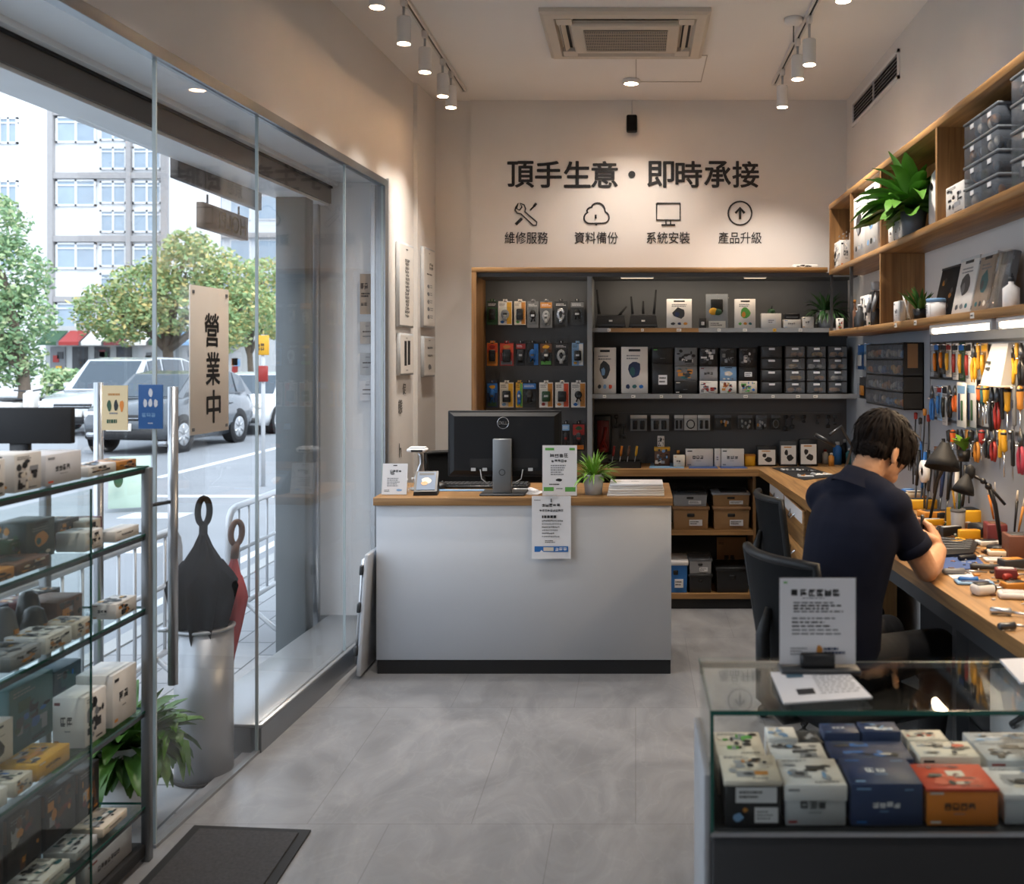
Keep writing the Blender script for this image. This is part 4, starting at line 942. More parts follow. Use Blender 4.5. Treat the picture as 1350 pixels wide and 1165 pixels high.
# upright card holder
def acrylic_sign(name, label, px0, px1, py0, py1, Y, draw, lean=.0, base=True, z0=ZB, rz=0):
    x0, x1 = xat(px0, Y), xat(px1, Y); w = x1 - x0; h = zat(py0, Y) - z0
    t = thing(name, label, 'sign holder', ((x0 + x1) / 2, Y, z0), rz)
    b = (-w / 2, w / 2, 0, .0015, .004, h)
    Ml = Matrix.Rotation(-lean, 4, 'X')
    p = MB(Ml).mat(PAPER).box(*b); draw(p, b); p.build('printed_card', None, t)
    a = MB(Ml).mat(CLEAR).box(-w / 2 - .004, w / 2 + .004, .003, .0045, .002, h + .004)
    a.mat(CLEAR).box(-w / 2 - .004, w / 2 + .004, -.02, .07, 0, .003); a.build('acrylic_stand', None, t)
    return t
rs = random.Random(2)
def d1_(p, b):
    rect(p, b, '-y', .42, .58, .92, .95, INK); lines(p, b, '-y', .3, .8, .7, .8, 1, rs, INK, .8); blob(p, b, '-y', .4, .68, .1, .05, INKG, rs); lines(p, b, '-y', .2, .85, .25, .55, 5, rs); blob(p, b, '-y', .7, .14, .12, .04, SKYB, rs); lines(p, b, '-y', .1, .4, .08, .16, 2, rs, INK)
acrylic_sign('card_holder', 'white leaflet holder at the window end of the counter', 503, 536, 611, 652, 5.38, d1_, .18)
def d2_(p, b):
    rect(p, b, '-y', .08, .34, .9, .95, GREEN); rect(p, b, '-y', .78, .94, .9, .95, GREEN)
    p.mat(INK); lines(p, b, '-y', .22, .8, .76, .84, 1, rs, INK, 1.0); lines(p, b, '-y', .26, .76, .66, .72, 1, rs, INK, .9); lines(p, b, '-y', .24, .7, .4, .62, 5, rs, INKG, .5); blob(p, b, '-y', .48, .31, .1, .03, INK, rs); lines(p, b, '-y', .2, .5, .2, .25, 1, rs, INK)
    rect(p, b, '-y', .04, .33, .09, .17, GREEN); rect(p, b, '-y', .66, .96, .08, .17, GREEN); lines(p, b, '-y', .4, .6, .12, .16, 1, rs)
acrylic_sign('notice_stand', 'upright white notice with green corner blocks beside the monitor', 715, 760.5, 587, 652, 5.335, d2_, .02)
# notice taped to the counter front
t = thing('hanging_notice', 'white printed notice with a blue strip hanging over the counter front', 'notice', (xat(727, 5.285), 5.285, zat(736, 5.285)))
w = 51.5 * 5.285 / F; h = 82.5 * 5.285 / F
nv = MB().mat(PAPER); n = 10
vs = []
for i in range(n + 1):
    z = h * i / n; y = -.004 - .012 * max(0, (1 - i / n) - .55) ** 1.2
    for x in (-w / 2, -w / 4, 0, w / 4, w / 2): vs.append((x, y + .003 * math.sin(x * 30) * (1 - i / n), z))
nv.add(vs, [(i * 5 + j, i * 5 + j + 1, i * 5 + j + 6, i * 5 + j + 5) for i in range(n) for j in range(4)], True)
b = (-w / 2, w / 2, -.0065, -.0065, 0, h)
lines(nv, b, '-y', .06, .3, .92, .95, 1, rs, INKG); rect(nv, b, '-y', .485, .51, .9, .96, INK)
lines(nv, b, '-y', .26, .72, .83, .88, 1, rs, INK, 1.0); lines(nv, b, '-y', .2, .82, .75, .79, 1, rs, INK, .9); lines(nv, b, '-y', .26, .8, .64, .7, 1, rs, INK, .7)
for k in range(6): lines(nv, b, '-y', .26, rs.uniform(.5, .8), .34 + k * .05, .37 + k * .05, 1, rs, INK if k % 2 else INKG, .8)
lines(nv, b, '-y', .34, .62, .25, .3, 2, rs, INK)
rect(nv, (b[0], b[1], -.0085, 0, 0, h), '-y', .07, .93, .11, .2, BLUE, .001); rect(nv, (b[0], b[1], -.0095, 0, 0, h), '-y', .3, .56, .125, .185, CREAM, .001); lines(nv, (b[0], b[1], -.0105, 0, 0, h), '-y', .6, .9, .125, .185, 1, rs, PAPER, .9)
nv.build('sheet', None, t)
MB().mat(CLEAR).box(-.03, .03, -.011, -.002, h - .012, h + .01).build('tape', None, t)
plant('potted_grass', 'bright green grassy plant in a small grey pot on the counter', (xat(782.5, 5.42), 5.42, ZB), .046, .058, .112, LGREY, 130, .155, .012, 1.3, LEAFB, 31, (.05, 1.3))
# pile of white boxes/paper
for i in range(5):
    z = ZB + i * .0135
    b = (-.155 + .003 * i, .155 - .002 * i, -.1, .1, 0, .0125); m = MB().mat(CARD if i < 4 else PAPER).box(*b, bev=.002, seg=1)
    if i == 4: lines(m, b, '+z', .4, .6, .45, .6, 2, rs, INKG); blob(m, b, '+z', .15, .6, .08, .12, CREAM, rs)
    tag(m.build('document_pad', None, None, (xat(838.5, 5.44), 5.44 + .004 * (i % 2), z), .02 * (i % 3 - 1)), 'flat white pad, %s in the low pile at the counter end' % ('topmost' if i == 4 else ('lowest' if i == 0 else ORD[i] + ' from below')), 'pad', 'white pads piled on the counter')
# card terminal
t = thing('payment_terminal', 'black payment terminal with lit tilted screen on the counter', 'terminal', (xat(561, 5.40), 5.42, ZB), .12)
k = MB().mat(BLACK); k.add([(-.065, -.06, 0), (.065, -.06, 0), (.065, .08, 0), (-.065, .08, 0), (-.062, -.06, .022), (.062, -.06, .022), (.062, .06, .12), (-.062, .06, .12)], [(3, 2, 1, 0), (4, 5, 6, 7), (0, 1, 5, 4), (1, 2, 6, 5), (2, 3, 7, 6), (3, 0, 4, 7)]); k.build('body', None, t)
Ms = Matrix.Translation((0, -.06, .022)) @ Matrix.Rotation(math.atan2(.098, .12), 4, 'X')
k = MB(Ms).mat(emis('screen_picture', (70, 92, 118), .25)); k.box(-.05, .05, .012, .145, .0005, .0025); b = (-.05, .05, .012, .145, .0005, .0025)
blob(k, b, '+z', .5, .5, .3, .2, CREAM, rs, .0008); blob(k, b, '+z', .4, .35, .2, .12, AMBER, rs, .0012); rect(k, b, '+z', .1, .9, .82, .95, DGREY); k.build('screen', None, t)
# barcode scanner on goose-neck stand
t = thing('barcode_scanner', 'white barcode scanner on a curved goose-neck stand', 'scanner', (xat(552, 5.62), 5.62, ZB))
MB().mat(LGREY).lathe([(.05, 0), (.05, .01), (.02, .016), (0, .016)], n=24).build('base', None, t)
k = MB().mat(STEEL); k.tube([(-.01, 0, .01), (-.012, 0, .06), (.004, 0, .11), (.016, 0, .15), (.012, 0, .19), (.0, 0, .215)], [.017, .016, .014, .010, .009, .012], 10); k.build('neck', None, t)
k = MB().mat(WHITE); k.box(-.062, .05, -.04, .04, .212, .236, .01, 2).box(-.05, .04, -.03, .03, .236, .243, .003, 1); k.build('scan_head', None, t)
k = MB().mat(BLACK); k.tube([(.035, -.01, .21), (.05, -.01, .16), (.04, -.01, .12)], .005, 6).box(-.035, .03, -.0405, -.038, .216, .228); k.build('trigger', None, t)
for i, px in enumerate((540, 545)):
    t = thing('glass_vial', 'tiny clear bottle behind the leaflet holder, ' + ('nearer the window' if i == 0 else 'nearer the terminal'), 'bottle', (xat(px - 1, 5.55), 5.5 + .06 * i, ZB))
    MB().mat(CLEAR).lathe([(.013, 0), (.013, .04), (.006, .05), (.006, .06)], n=12).build('body', None, t); MB().mat(WHITE).lathe([(.008, .06), (.008, .075), (0, .075)], n=12).build('cap', None, t)
# leaning folded table between counter and glazing
t = thing('folded_table', 'white folded table leaning against the window end of the counter', 'folding table', (-1.452, 5.50, 0), 0)
Mt = Matrix.Rotation(math.radians(4.0), 4, 'Y')
k = MB(Mt).mat(WLAM).box(-.03, -.006, -.28, .22, .012, .66, .006, 2); k.build('tabletop', None, t)
k = MB(Mt).mat(STEEL); k.tube([(-.046, -.24, .07), (-.046, -.24, .62), (-.046, .18, .62), (-.046, .18, .07)], .009, 8); k.build('leg_frame', None, t)
k = MB(Mt).mat(DGREY); 
for z in (.12, .35, .55): k.box(-.05, -.031, -.286, -.25, z, z + .05, .003, 1)
k.build('hinges', None, t)

# ================================================================= POSTERS ON THE LEFT WALL
def wallposter(y0, y1, z0, z1, label, draw, off=.002, frame=LGREY):
    t = thing('framed_poster', label, 'poster', WM @ Vector((off, (y0 + y1) / 2, (z0 + z1) / 2)), -math.atan(WS))
    w = (y1 - y0) / 2; h = (z1 - z0) / 2
    MB().mat(frame).box(0.0, .022, -w, w, -h, h, .002, 1).build('frame', None, t)
    b = (0.02, .0235, -w + .012, w - .012, -h + .012, h - .012); p = MB().mat(CARD).box(*b); draw(p, b); p.build('sheet', None, t)
def pz(py, Y): return zat(py, Y)
def plist(p, b):
    lines(p, b, '+x', .45, .6, .93, .97, 1, rs, INK)
    for k in range(16): lines(p, b, '+x', .36 + .1 * rs.random(), .72, .1 + k * .046, .14 + k * .046, 1, rs, INK, .9)
def pmenu(p, b):
    lines(p, b, '+x', .46, .56, .94, .97, 1, rs, INK); lines(p, b, '+x', .5, .85, .74, .84, 2, rs, INK, .8); lines(p, b, '+x', .25, .8, .66, .7, 1, rs, INK)
    for k in range(5): blob(p, b, '+x', .4, .12 + k * .1, .12, .03, INKG, rs); lines(p, b, '+x', .55, .85, .1 + k * .1, .15 + k * .1, 2, rs, INKG)
def pdark(p, b):
    rect(p, b, '+x', .28, .46, .2, .85, INK); rect(p, b, '+x', .54, .74, .22, .86, INK); lines(p, b, '+x', .4, .6, .9, .95, 1, rs, INK); lines(p, b, '+x', .4, .6, .06, .1, 1, rs, INK)
def pflow(p, b):
    lines(p, b, '+x', .3, .8, .7, .78, 1, rs, INK, .8); lines(p, b, '+x', .3, .8, .5, .56, 1, rs, INK, .8); blob(p, b, '+x', .5, .22, .18, .08, INKG, rs); lines(p, b, '+x', .4, .6, .92, .96, 1, rs, INK)
wallposter(2.83, 3.16, 1.90, 2.44, 'tall framed notice with one dense black text column, by the window edge', plist)
wallposter(3.30, 3.60, 1.91, 2.46, 'tall framed price list in the far corner, upper of its pair', pmenu, .030)
wallposter(2.85, 3.16, 1.59, 1.86, 'small framed notice with two black upright shapes, near the window edge', pdark)
wallposter(3.31, 3.60, 1.57, 1.85, 'small framed notice in the far corner under the price list', pflow, .030)
# loose characters stuck on the wall below
def vinyl(body, y, z, h, label, off=.002):
    o = WM @ Vector((off, y, z)); k = MB().mat(mat('faded_ink', (92, 90, 88), .7)); k.text(body, o, WM.to_3x3() @ Vector((0, 1, 0)), (0, 0, 1), h=h, depth=.001); tag(k.build('wall_character'), label, 'lettering')
vinyl('促', 3.02, 1.50, .07, 'faded stuck-on character on the wall below the black notice, upper one')
vinyl('態', 2.93, 1.39, .09, 'faded stuck-on character on the wall below the black notice, middle one')
vinyl('h', 2.93, 1.11, .09, 'thin black letter h low on the wall beside the scanner')
# papers on the outer reveal (facing the street side of the pane)
def reveal(px0, px1, py0, py1, label, m, draw):
    Y = 6.03; x0, x1 = xat(px0, Y), xat(px1, Y); z0, z1 = zat(py1, Y), zat(py0, Y)
    b = (x0, x1, Y, Y + .0015, z0, z1); p = MB().mat(m).box(*b); draw(p, b); tag(p.build('wall_notice'), label, 'notice')
def r1(p, b): lines(p, b, '-y', .05, .75, .6, .78, 1, rs, INK, .9); lines(p, b, '-y', .1, .8, .42, .54, 2, rs, INK, .7); lines(p, b, '-y', .08, .7, .2, .3, 1, rs, INK, .8)
def r2(p, b): lines(p, b, '-y', .4, .7, .76, .84, 1, rs, INKG); lines(p, b, '-y', .2, .9, .5, .6, 1, rs, INK, .6); lines(p, b, '-y', .2, .9, .28, .4, 1, rs, INKG)
TANP = mat('tan_paper', (178, 160, 142), .7)
reveal(474.5, 493, 361, 414, 'tan notice with bold black text on the white reveal, topmost', TANP, r1)
reveal(474.5, 493, 424, 453, 'small grey-tan notice on the reveal under the bold tan one', mat('grey_paper', (186, 178, 170), .7), r2)
reveal(474.5, 493, 465, 494, 'pale notice on the reveal under the grey-tan one', LGREY, r2)
reveal(474.5, 493, 502, 528, 'lowest pale notice on the reveal with one line of text', PAPER, r2)

# sign on the glazing: 營業中
t = thing('open_sign', 'cream vertical sign reading 營業中 fixed to the window glass', 'sign', WM @ Vector((.004, .40, 0)), -math.atan(WS))
sh0, sh1, zz0, zz1 = -.152, .152, zat(574, 3.655), zat(375, 3.655)
SIGNC = mat('sign_board', (238, 228, 216), .55, var=.03)
k = MB().mat(SIGNC).box(0, .006, sh0, sh1, zz0, zz1, .001, 1); k.build('board', None, t)
k = MB().mat(INK)
for i, ch in enumerate('營業中'):
    yy = (.01, .02, .025)[i]
    k.text(ch, (.0062, yy, zat((435, 486, 536)[i], 3.8)), (0, 1, 0), (0, 0, 1), w=.11, h=.125, bold=.018, depth=.0012)
k.build('characters', None, t)
k = MB().mat(MGREY)
for y in (sh0 + .02, sh1 - .02):
    for z in (zz0 + .02, zz1 - .025): k.lathe([(.007, 0), (.006, .002), (0, .0025)], n=10) if False else k.box(.006, .008, y - .008, y + .008, z - .006, z + .006)
k.build('fixings', None, t)
# blue and yellow plates on the door pulls
def plate(name, label, x, Y, py0, py1, wpx, m, draw):
    z0, z1 = zat(py1, Y), zat(py0, Y); w = wpx * Y / F
    b = (-w / 2, w / 2, 0, .004, 0, z1 - z0); p = MB().mat(m).box(*b); draw(p, b); return tag(p.build(name, None, None, (x, Y, z0)), label, 'sign')
def pl1(p, b):
    lines(p, b, '-y', .25, .75, .76, .84, 1, rs, AMBER, .6)
    for q, c in ((.3, DGREEN), (.55, INK), (.78, ORANGE)): blob(p, b, '-y', q, .55, .09, .14, c, rs)
    lines(p, b, '-y', .3, .75, .34, .42, 1, rs, INKG); lines(p, b, '-y', .2, .8, .14, .26, 1, rs, DGREEN, .7)
def pl2(p, b):
    for a, c in ((.28, .58), (.5, .58), (.72, .58), (.5, .82)): blob(p, b, '-y', a, c, .09, .1, PAPER, rs)
    lines(p, b, '-y', .15, .8, .26, .36, 1, rs, SKYB, .9); lines(p, b, '-y', .4, .65, .1, .15, 1, rs, PAPER)
plate('door_plate', 'small cream plate with green and black pictures on the outer door pull', xat(152, 3.84), 3.835, 508, 567, 34, mat('cream_plate', (222, 196, 150), .5), pl1)
plate('door_plate', 'small blue plate with white ovals on the inner door pull', xat(198.5, 3.42), 3.42, 507, 565, 32, mat('blue_plate', (30, 88, 150), .45), pl2)
# hanging shop boards outside
def hboard(label, Ya, Yb, z0, z1, X, body, m, ink):
    t = thing('hanging_signboard', label, 'signboard', (X, (Ya + Yb) / 2, 0)); hl = (Yb - Ya) / 2
    MB().mat(m).box(-.02, .02, -hl, hl, z0, z1, .003, 1).build('board', None, t)
    k = MB().mat(ink).text(body, (.0205, hl * .25, (z0 + z1) / 2), (0, -1, 0), (0, 0, 1), h=(z1 - z0) * .72, bold=.01)
    for i, v in enumerate(k.v): k.v[i] = Vector((.0212, v.y, v.z))
    k.build('lettering', None, t)
    k = MB().mat(DSTEEL)
    for y in (-hl * .7, hl * .7): k.tube([(0, y, z1), (0, y, z1 + .05)], .006, 6)
    k.build('hanger', None, t)
DBRD = mat('dark_board', (84, 76, 70), .5)
hboard('dark hanging signboard with faint mirrored characters under the shutter box', 4.70, 5.75, 2.56, 2.70, -2.2, '景慧', DBRD, mat('faint_ink', (58, 56, 56), .5))
hboard('small brown hanging board with mirrored HOLPI lettering below the dark one', 4.98, 5.55, 2.36, 2.49, -2.2, 'HOLPI', mat('brown_board', (122, 104, 88), .5), mat('gilt_ink', (206, 190, 160), .5))
# ================================================================= GLASS SHOWCASE IN FRONT
GX0, GX1, GY0, GY1, GZ0, GZ1 = .149, 1.44, 1.958, 2.31, .754, 1.0
gc = thing('glass_showcase', 'low glass showcase with black base at the near end of the workbench', 'showcase', (0, 0, 0))
MB().mat(BLACKM).box(GX0 + .004, GX1, GY0 + .004, GY1, 0, GZ0, .003, 1).build('base', None, gc)
MB().mat(mat('side_panel_silver', (150, 152, 156), .5, .2)).box(GX0 - .012, GX0 + .004, GY0 + .03, GY1, 0, .86, .002, 1).build('end_panel', None, gc)
MB().mat(GLASST).box(GX0, GX1, GY0, GY1, GZ1 - .008, GZ1).build('top_glass', None, gc)
MB().mat(GLASS).box(GX0 + .001, GX1, GY0 + .001, GY0 + .006, GZ0 + .001, GZ1 - .008).build('front_glass', None, gc)
MB().mat(GLASS).box(GX0 + .001, GX0 + .006, GY0 + .006, GY1, GZ0 + .001, GZ1 - .008).build('side_glass', None, gc)
e = MB().mat(GEDGE); e.box(GX0 - .001, GX1, GY0 - .0016, GY0, GZ1 - .009, GZ1 + .0005).box(GX0 - .001, GX0 + .006, GY0 - .001, GY0, GZ0, GZ1 - .009).box(GX0 - .0012, GX0, GY0, GY1, GZ1 - .0085, GZ1); e.build('glass_edges', None, gc)
MB().mat(STEEL).box(GX0, GX1, GY0 - .002, GY0 + .004, GZ0 - .004, GZ0 + .004).build('bottom_rail', None, gc)
MB().mat(DSTEEL).box(GX0 + .002, GX1, GY1 - .012, GY1 - .002, GZ1 - .022, GZ1 - .009).build('back_rail', None, gc)
PB = GZ0 + .005
rg = random.Random(77)
def gbox(px0, px1, Y, dep, top, col, arts, label, lid=None, z0=PB, s=0):
    return carton(label, xat(px0, Y), xat(px1, Y), Y, Y + dep, z0, top, col, arts, group='boxes inside the glass showcase', lid=lid, seed=s or rg.randint(1, 9999), bev=.0015)
def ZY(py, Y): return zat(py, Y)
IV = mat('ivory_card', (222, 212, 196), .55)
gbox(956, 1030, 1.985, .125, ZY(1030, 1.985), BLACK, [('-y', 'stickers'), ('+z', 'busy', (CREAM, AMBER, GREYCARD))], 'black sided box with ivory lid and white stickers, front row of the showcase', lid=(IV, .9))
gbox(1036, 1115, 1.985, .125, ZY(1035, 1.985), LGREY, [('-y', 'text', (GREYCARD, RED)), ('+z', 'busy', (GREYCARD, SKYB, DGREY))], 'silver white box printed in grey, front row of the showcase', lid=(WHITE, .62))
gbox(1122, 1217, 1.985, .13, ZY(1033, 1.985), NAVY, [('-y', 'textw', (SKYB, BLUE)), ('+z', 'textw', (BLUE, SKYB))], 'navy blue box with pale lettering, front row of the showcase')
gbox(1222, 1316, 1.985, .115, ZY(1040, 1.985), ORANGE, [('-y', 'text', (CREAM, CREAM)), ('+z', 'busy', (ORED, WINE, CREAM))], 'orange box with red patterned lid, front row of the showcase', lid=(ORED, .93))
gbox(1325, 1420, 1.99, .13, ZY(1048, 1.99), LGREY, [('-y', 'label'), ('+z', 'busy', (GREYCARD, SKYB, CREAM))], 'pale box cut by the picture edge, front row of the showcase', lid=(WHITE, .8))
Y = 2.125
gbox(946, 1010, Y, .13, ZY(995, Y), IV, [('+z', 'busy', (CREAM, GREYCARD, GREEN)), ('-y', 'text')], 'ivory box behind the black sided box in the showcase')
gbox(1018, 1092, Y, .09, ZY(1000, Y), WHITE, [('+z', 'busy', (DGREY, SKYB, GREYCARD)), ('-y', 'text')], 'white box with blue-grey lid print behind the silver box')
gbox(1098, 1205, Y, .10, ZY(1000, Y), NAVY, [('+z', 'busy', (BLUE, NAVY, CREAM)), ('-y', 'text', (BLUE, SKYB))], 'blue box with white and gold lid print behind the navy box')
gbox(1213, 1293, Y, .085, ZY(997, Y), IV, [('+z', 'busy', (ORED, DGREY, GREYCARD)), ('-y', 'text')], 'ivory box with dark product pictures behind the orange box')
gbox(1302, 1400, Y, .10, ZY(1002, Y), LGREY, [('+z', 'busy', (GREYCARD, SKYB, DGREY)), ('-y', 'text')], 'silver box behind the pale box at the picture edge')
Y = 2.215
gbox(1013, 1052, Y, .07, ZY(973, Y), WHITE, [('+z', 'busy', (SKYB, CREAM, GREYCARD))], 'small white box with pastel lid in the back row')
gbox(1056, 1086, Y, .07, ZY(978, Y), DGREY, [('+z', 'busy', (BLACK, DGREY, MGREY))], 'small dark grey box in the back row of the showcase')
Y = 2.235
gbox(1086, 1134, Y, .06, ZY(966, Y), NAVY, [('+z', 'textw', (BLUE, SKYB))], 'plain dark navy box in the back row of the showcase')
gbox(1137, 1188, Y, .06, ZY(964, Y), NAVY, [('+z', 'busy', (PAPER, SKYB, BLUE))], 'navy box with white clouded lid in the back row')
gbox(1196, 1250, Y, .06, ZY(975, Y), IV, [('+z', 'busy', (GREYCARD, ORED, CREAM))], 'ivory box with small red marks in the back row')
gbox(1280, 1370, Y, .06, ZY(978, Y), LGREY, [('+z', 'busy', (GREYCARD, SKYB, CREAM))], 'pale blue-grey box in the back row by the wall end')
# items on the top glass
t = thing('price_list_stand', 'white printed notice in a black clip stand on the showcase', 'notice stand', (xat(1078, 2.2), 2.2, GZ1))
w = 100 * 2.2 / F; h = ZY(762, 2.2) - GZ1
b = (-w / 2, w / 2, 0, .0015, .018, h); p = MB().mat(PAPER).box(*b)
rect(p, b, '-y', .15, .23, .80, .87, INK); lines(p, b, '-y', .27, .86, .79, .87, 1, rg, INK, 1.0); lines(p, b, '-y', .3, .75, .76, .78, 1, rg, INKG)
for k in range(4): lines(p, b, '-y', .18, .84, .60 + k * .034, .625 + k * .034, 1, rg, INK if k in (1, 2) else INKG, .7)
for k in range(5): lines(p, b, '-y', .16, .84, .34 + k * .045, .365 + k * .045, 1, rg, INK if k in (2, 3) else INKG, .7)
blob(p, b, '-y', .52, .17, .045, .05, AMBER, rg); lines(p, b, '-y', .58, .88, .11, .2, 2, rg, NAVY, .7); lines(p, b, '-y', .14, .36, .1, .2, 3, rg)
rect(p, b, '-y', .05, .1, .94, .96, GREEN)
p.build('printed_sheet', None, t)
MB().mat(CLEAR).box(-w / 2 - .003, w / 2 + .003, .002, .0035, .015, h + .003).build('clear_backing', None, t)
MB().mat(BLACK).box(-w * .23, w * .21, -.018, .016, .012, .044, .003, 1).build('clip', None, t)
MB().mat(DGREY).box(-w * .5, w * .54, -.03, .035, 0, .0125, .003, 1).build('foot_plate', None, t)
def slant_sheet(label, corners, z, draw):
    """paper lying flat: corners are ground points"""
    m = MB().mat(PAPER); P = [Vector((c[0], c[1], 0)) for c in corners]
    m.prism([(p.x, p.y) for p in P], z, z + .0016)
    tag(m.build('price_sheet'), label, 'paper'); return m
def top(px, py): Yt = (CH - GZ1) * F / (py - CY); return (xat(px, Yt), Yt)
q = [top(1016, 888), top(1115, 885.5), top(1150, 921), top(1033, 929)]
slant = MB().mat(PAPER).prism(q, GZ1 + .0005, GZ1 + .004)
o0 = Vector((q[3][0], q[3][1], GZ1 + .0045)); uu = Vector((q[2][0] - q[3][0], q[2][1] - q[3][1], 0)); vv = Vector((q[0][0] - q[3][0], q[0][1] - q[3][1], 0))
def inq(u0, u1, v0, v1, m): slant.mat(m).add([o0 + uu * a + vv * b for a, b in ((u0, v0), (u1, v0), (u1, v1), (u0, v1))], [(0, 1, 2, 3)])
inq(.16, .36, .75, .92, mat('teal_ink', (70, 96, 112), .6)); inq(.2, .4, .2, .38, INK)
for k in range(8):
    x = .46
    while x < .9: 
        ww = rg.uniform(.03, .08); inq(x, x + ww, .2 + k * .08, .225 + k * .08, INKG); x += ww + .02
tag(slant.build('price_sheet'), 'printed white leaflet lying on the showcase glass before the clip stand', 'paper')
q = [top(1318, 872), top(1368, 870), top(1400, 900), top(1346, 903)]
tag(MB().mat(PAPER).prism(q, GZ1 + .0005, GZ1 + .006).build('paper_pad'), 'white paper pad lying on the showcase by the bench end', 'paper')

# ================================================================= GLASS SHELVING BY THE DOOR
LX, LY0, LY1, LXB = -1.655, 2.1, 3.34, -2.0
LZ = [.06, .19, .512, .856, 1.108, 1.334]
lc = thing('glass_display_rack', 'tall glass display rack with dark metal posts beside the entrance', 'display rack', (0, 0, 0))
for (x, y) in ((LX, LY1), (LXB, LY1), (LX, LY0), (LXB, LY0)):
    MB().mat(mat('rack_post', (124, 127, 130), .4, .6)).box(x - .014, x + .014, y - .014, y + .014, 0.0, LZ[-1] - .004, .002, 1).build('post', None, lc)
for z in LZ[1:]:
    g = MB().mat(GLASST).box(LXB, LX, LY0, LY1, z - .007, z); so = g.build('glass_shelf', None, lc)
    MB().mat(GEDGE).box(LX, LX + .0012, LY0, LY1 + .012, z - .0075, z + .0005).box(LXB, LX, LY1 + .012, LY1 + .0132, z - .0075, z + .0005).build('polished_edge', None, so)
    MB().mat(DSTEEL).box(LX - .008, LX - .002, LY0, LY1 - .014, z - .022, z - .008).build('shelf_rail', None, so)
MB().mat(BLACKM).box(LXB, LX, LY0, LY1, .02, .06, .002, 1).build('bottom_tray', None, lc)
MB().mat(GLASST).box(LX + .003, LX + .007, LY0, 2.985, .06, LZ[-1] - .03).build('front_door', None, lc)
MB().mat(GEDGE).box(LX + .0025, LX + .0075, 2.985, 2.99, .06, LZ[-1] - .03).build('door_edge', None, lc)
MB().mat(DSTEEL).tube([(LX, LY1 + .0, 1.20), (-1.62, 3.44, 1.20)], .007, 6).build('standoff', None, lc)
rl = random.Random(19)
LG = 'goods on the glass display rack'
shelfname = {5: 'rack top', 4: 'second glass shelf', 3: 'third glass shelf', 2: 'fourth glass shelf', 1: 'lowest glass shelf', 0: 'bottom tray'}
def rackbox(si, y0, y1, depth, h, col, arts, look, xoff=.02, z0=None, rz=0, lid=None):
    x1 = LX - xoff
    return carton(look + ' on the ' + shelfname[si], x1 - depth, x1, y0, y1, z0 if z0 is not None else LZ[si] + .001, (z0 if z0 is not None else LZ[si]) + h, col, arts, group=LG, rz=rz, seed=rl.randint(1, 99999), lid=lid)
pat = [('+x', 'busy'), ('-y', 'text'), ('+z', 'busy')]
# top of the rack
t = thing('display_screen', 'black flat display screen standing at the camera end of the glass rack', 'screen', (-1.80, 3.02, LZ[5]))
MB().mat(BLACKM).box(-.30, .078, -.012, .012, .105, .215, .003, 1).build('panel', None, t); MB().mat(BLACK).box(-.12, -.06, .0, .02, .0, .12, .003, 1).box(-.2, .02, -.05, .06, 0, .008, .002, 1).build('stand', None, t)
rackbox(5, 2.48, 2.62, .12, .10, CARD, [('+x', 'busy', (INK, DGREY, CREAM)), ('-y', 'text')], 'white speaker carton with black driver pictures, at the camera end')
rackbox(5, 2.66, 2.78, .12, .105, CARD, [('+x', 'busy', (CREAM, INK, DGREY)), ('-y', 'device')], 'white carton with black camera picture, in the middle')
rackbox(5, 2.80, 2.98, .14, .09, PAPER, [('+x', 'text', (GREYCARD, ORED)), ('-y', 'text')], 'tall white carton with orange corner, beside the flat packs')
rackbox(5, 3.02, 3.18, .1, .032, CARD, [('+x', 'busy', (BLACK, CREAM, AMBER)), ('+z', 'busy')], 'flat white pack of cables, nearer the middle,')
rackbox(5, 3.19, 3.31, .1, .03, AMBER, [('+x', 'busy', (CREAM, BLACK, AMBER)), ('+z', 'busy')], 'flat tan pack at the far end')
rackbox(5, 2.85, 3.05, .12, .03, PAPER, [('+z', 'text')], 'low white pack behind the tall carton', xoff=.18)
# second shelf
rackbox(4, 2.50, 2.66, .16, .032, AMBER, [('+x', 'busy', (BROWN, CREAM, BLACK)), ('+z', 'busy')], 'flat orange-brown tray of parts, at the camera end')
rackbox(4, 2.67, 2.82, .16, .034, BROWN, [('+x', 'busy', (BLACK, AMBER, CREAM)), ('+z', 'busy', (TEAL, BROWN, DGREY))], 'flat brown tray of circuit parts, before the door edge,')
rackbox(4, 2.84, 2.98, .10, .115, mat('deep_teal', (24, 48, 48), .45), [('+x', 'device', (AMBER, TEAL, CREAM)), ('-y', 'busy', (DGREEN, AMBER, INK))], 'dark green boxed gadget with gold emblem', xoff=.1)
rackbox(4, 3.0, 3.1, .09, .06, CARD, [('+x', 'busy', (INK, DGREY, CREAM)), ('+z', 'text')], 'white carton with black cable curl, past the door edge,')
rackbox(4, 3.11, 3.2, .06, .075, CREAM, [('+x', 'busy', (INK, AMBER, CREAM))], 'cream carton with black loop print', xoff=.08)
rackbox(4, 3.16, 3.31, .06, .036, CARD, [('+x', 'text', (INKG, RED))], 'long low white carton at the far end', xoff=.012)
rackbox(4, 2.55, 2.8, .12, .03, NAVY, [('+z', 'busy', (BLUE, BLACK, SKYB))], 'flat dark blue case behind the trays', xoff=.2)
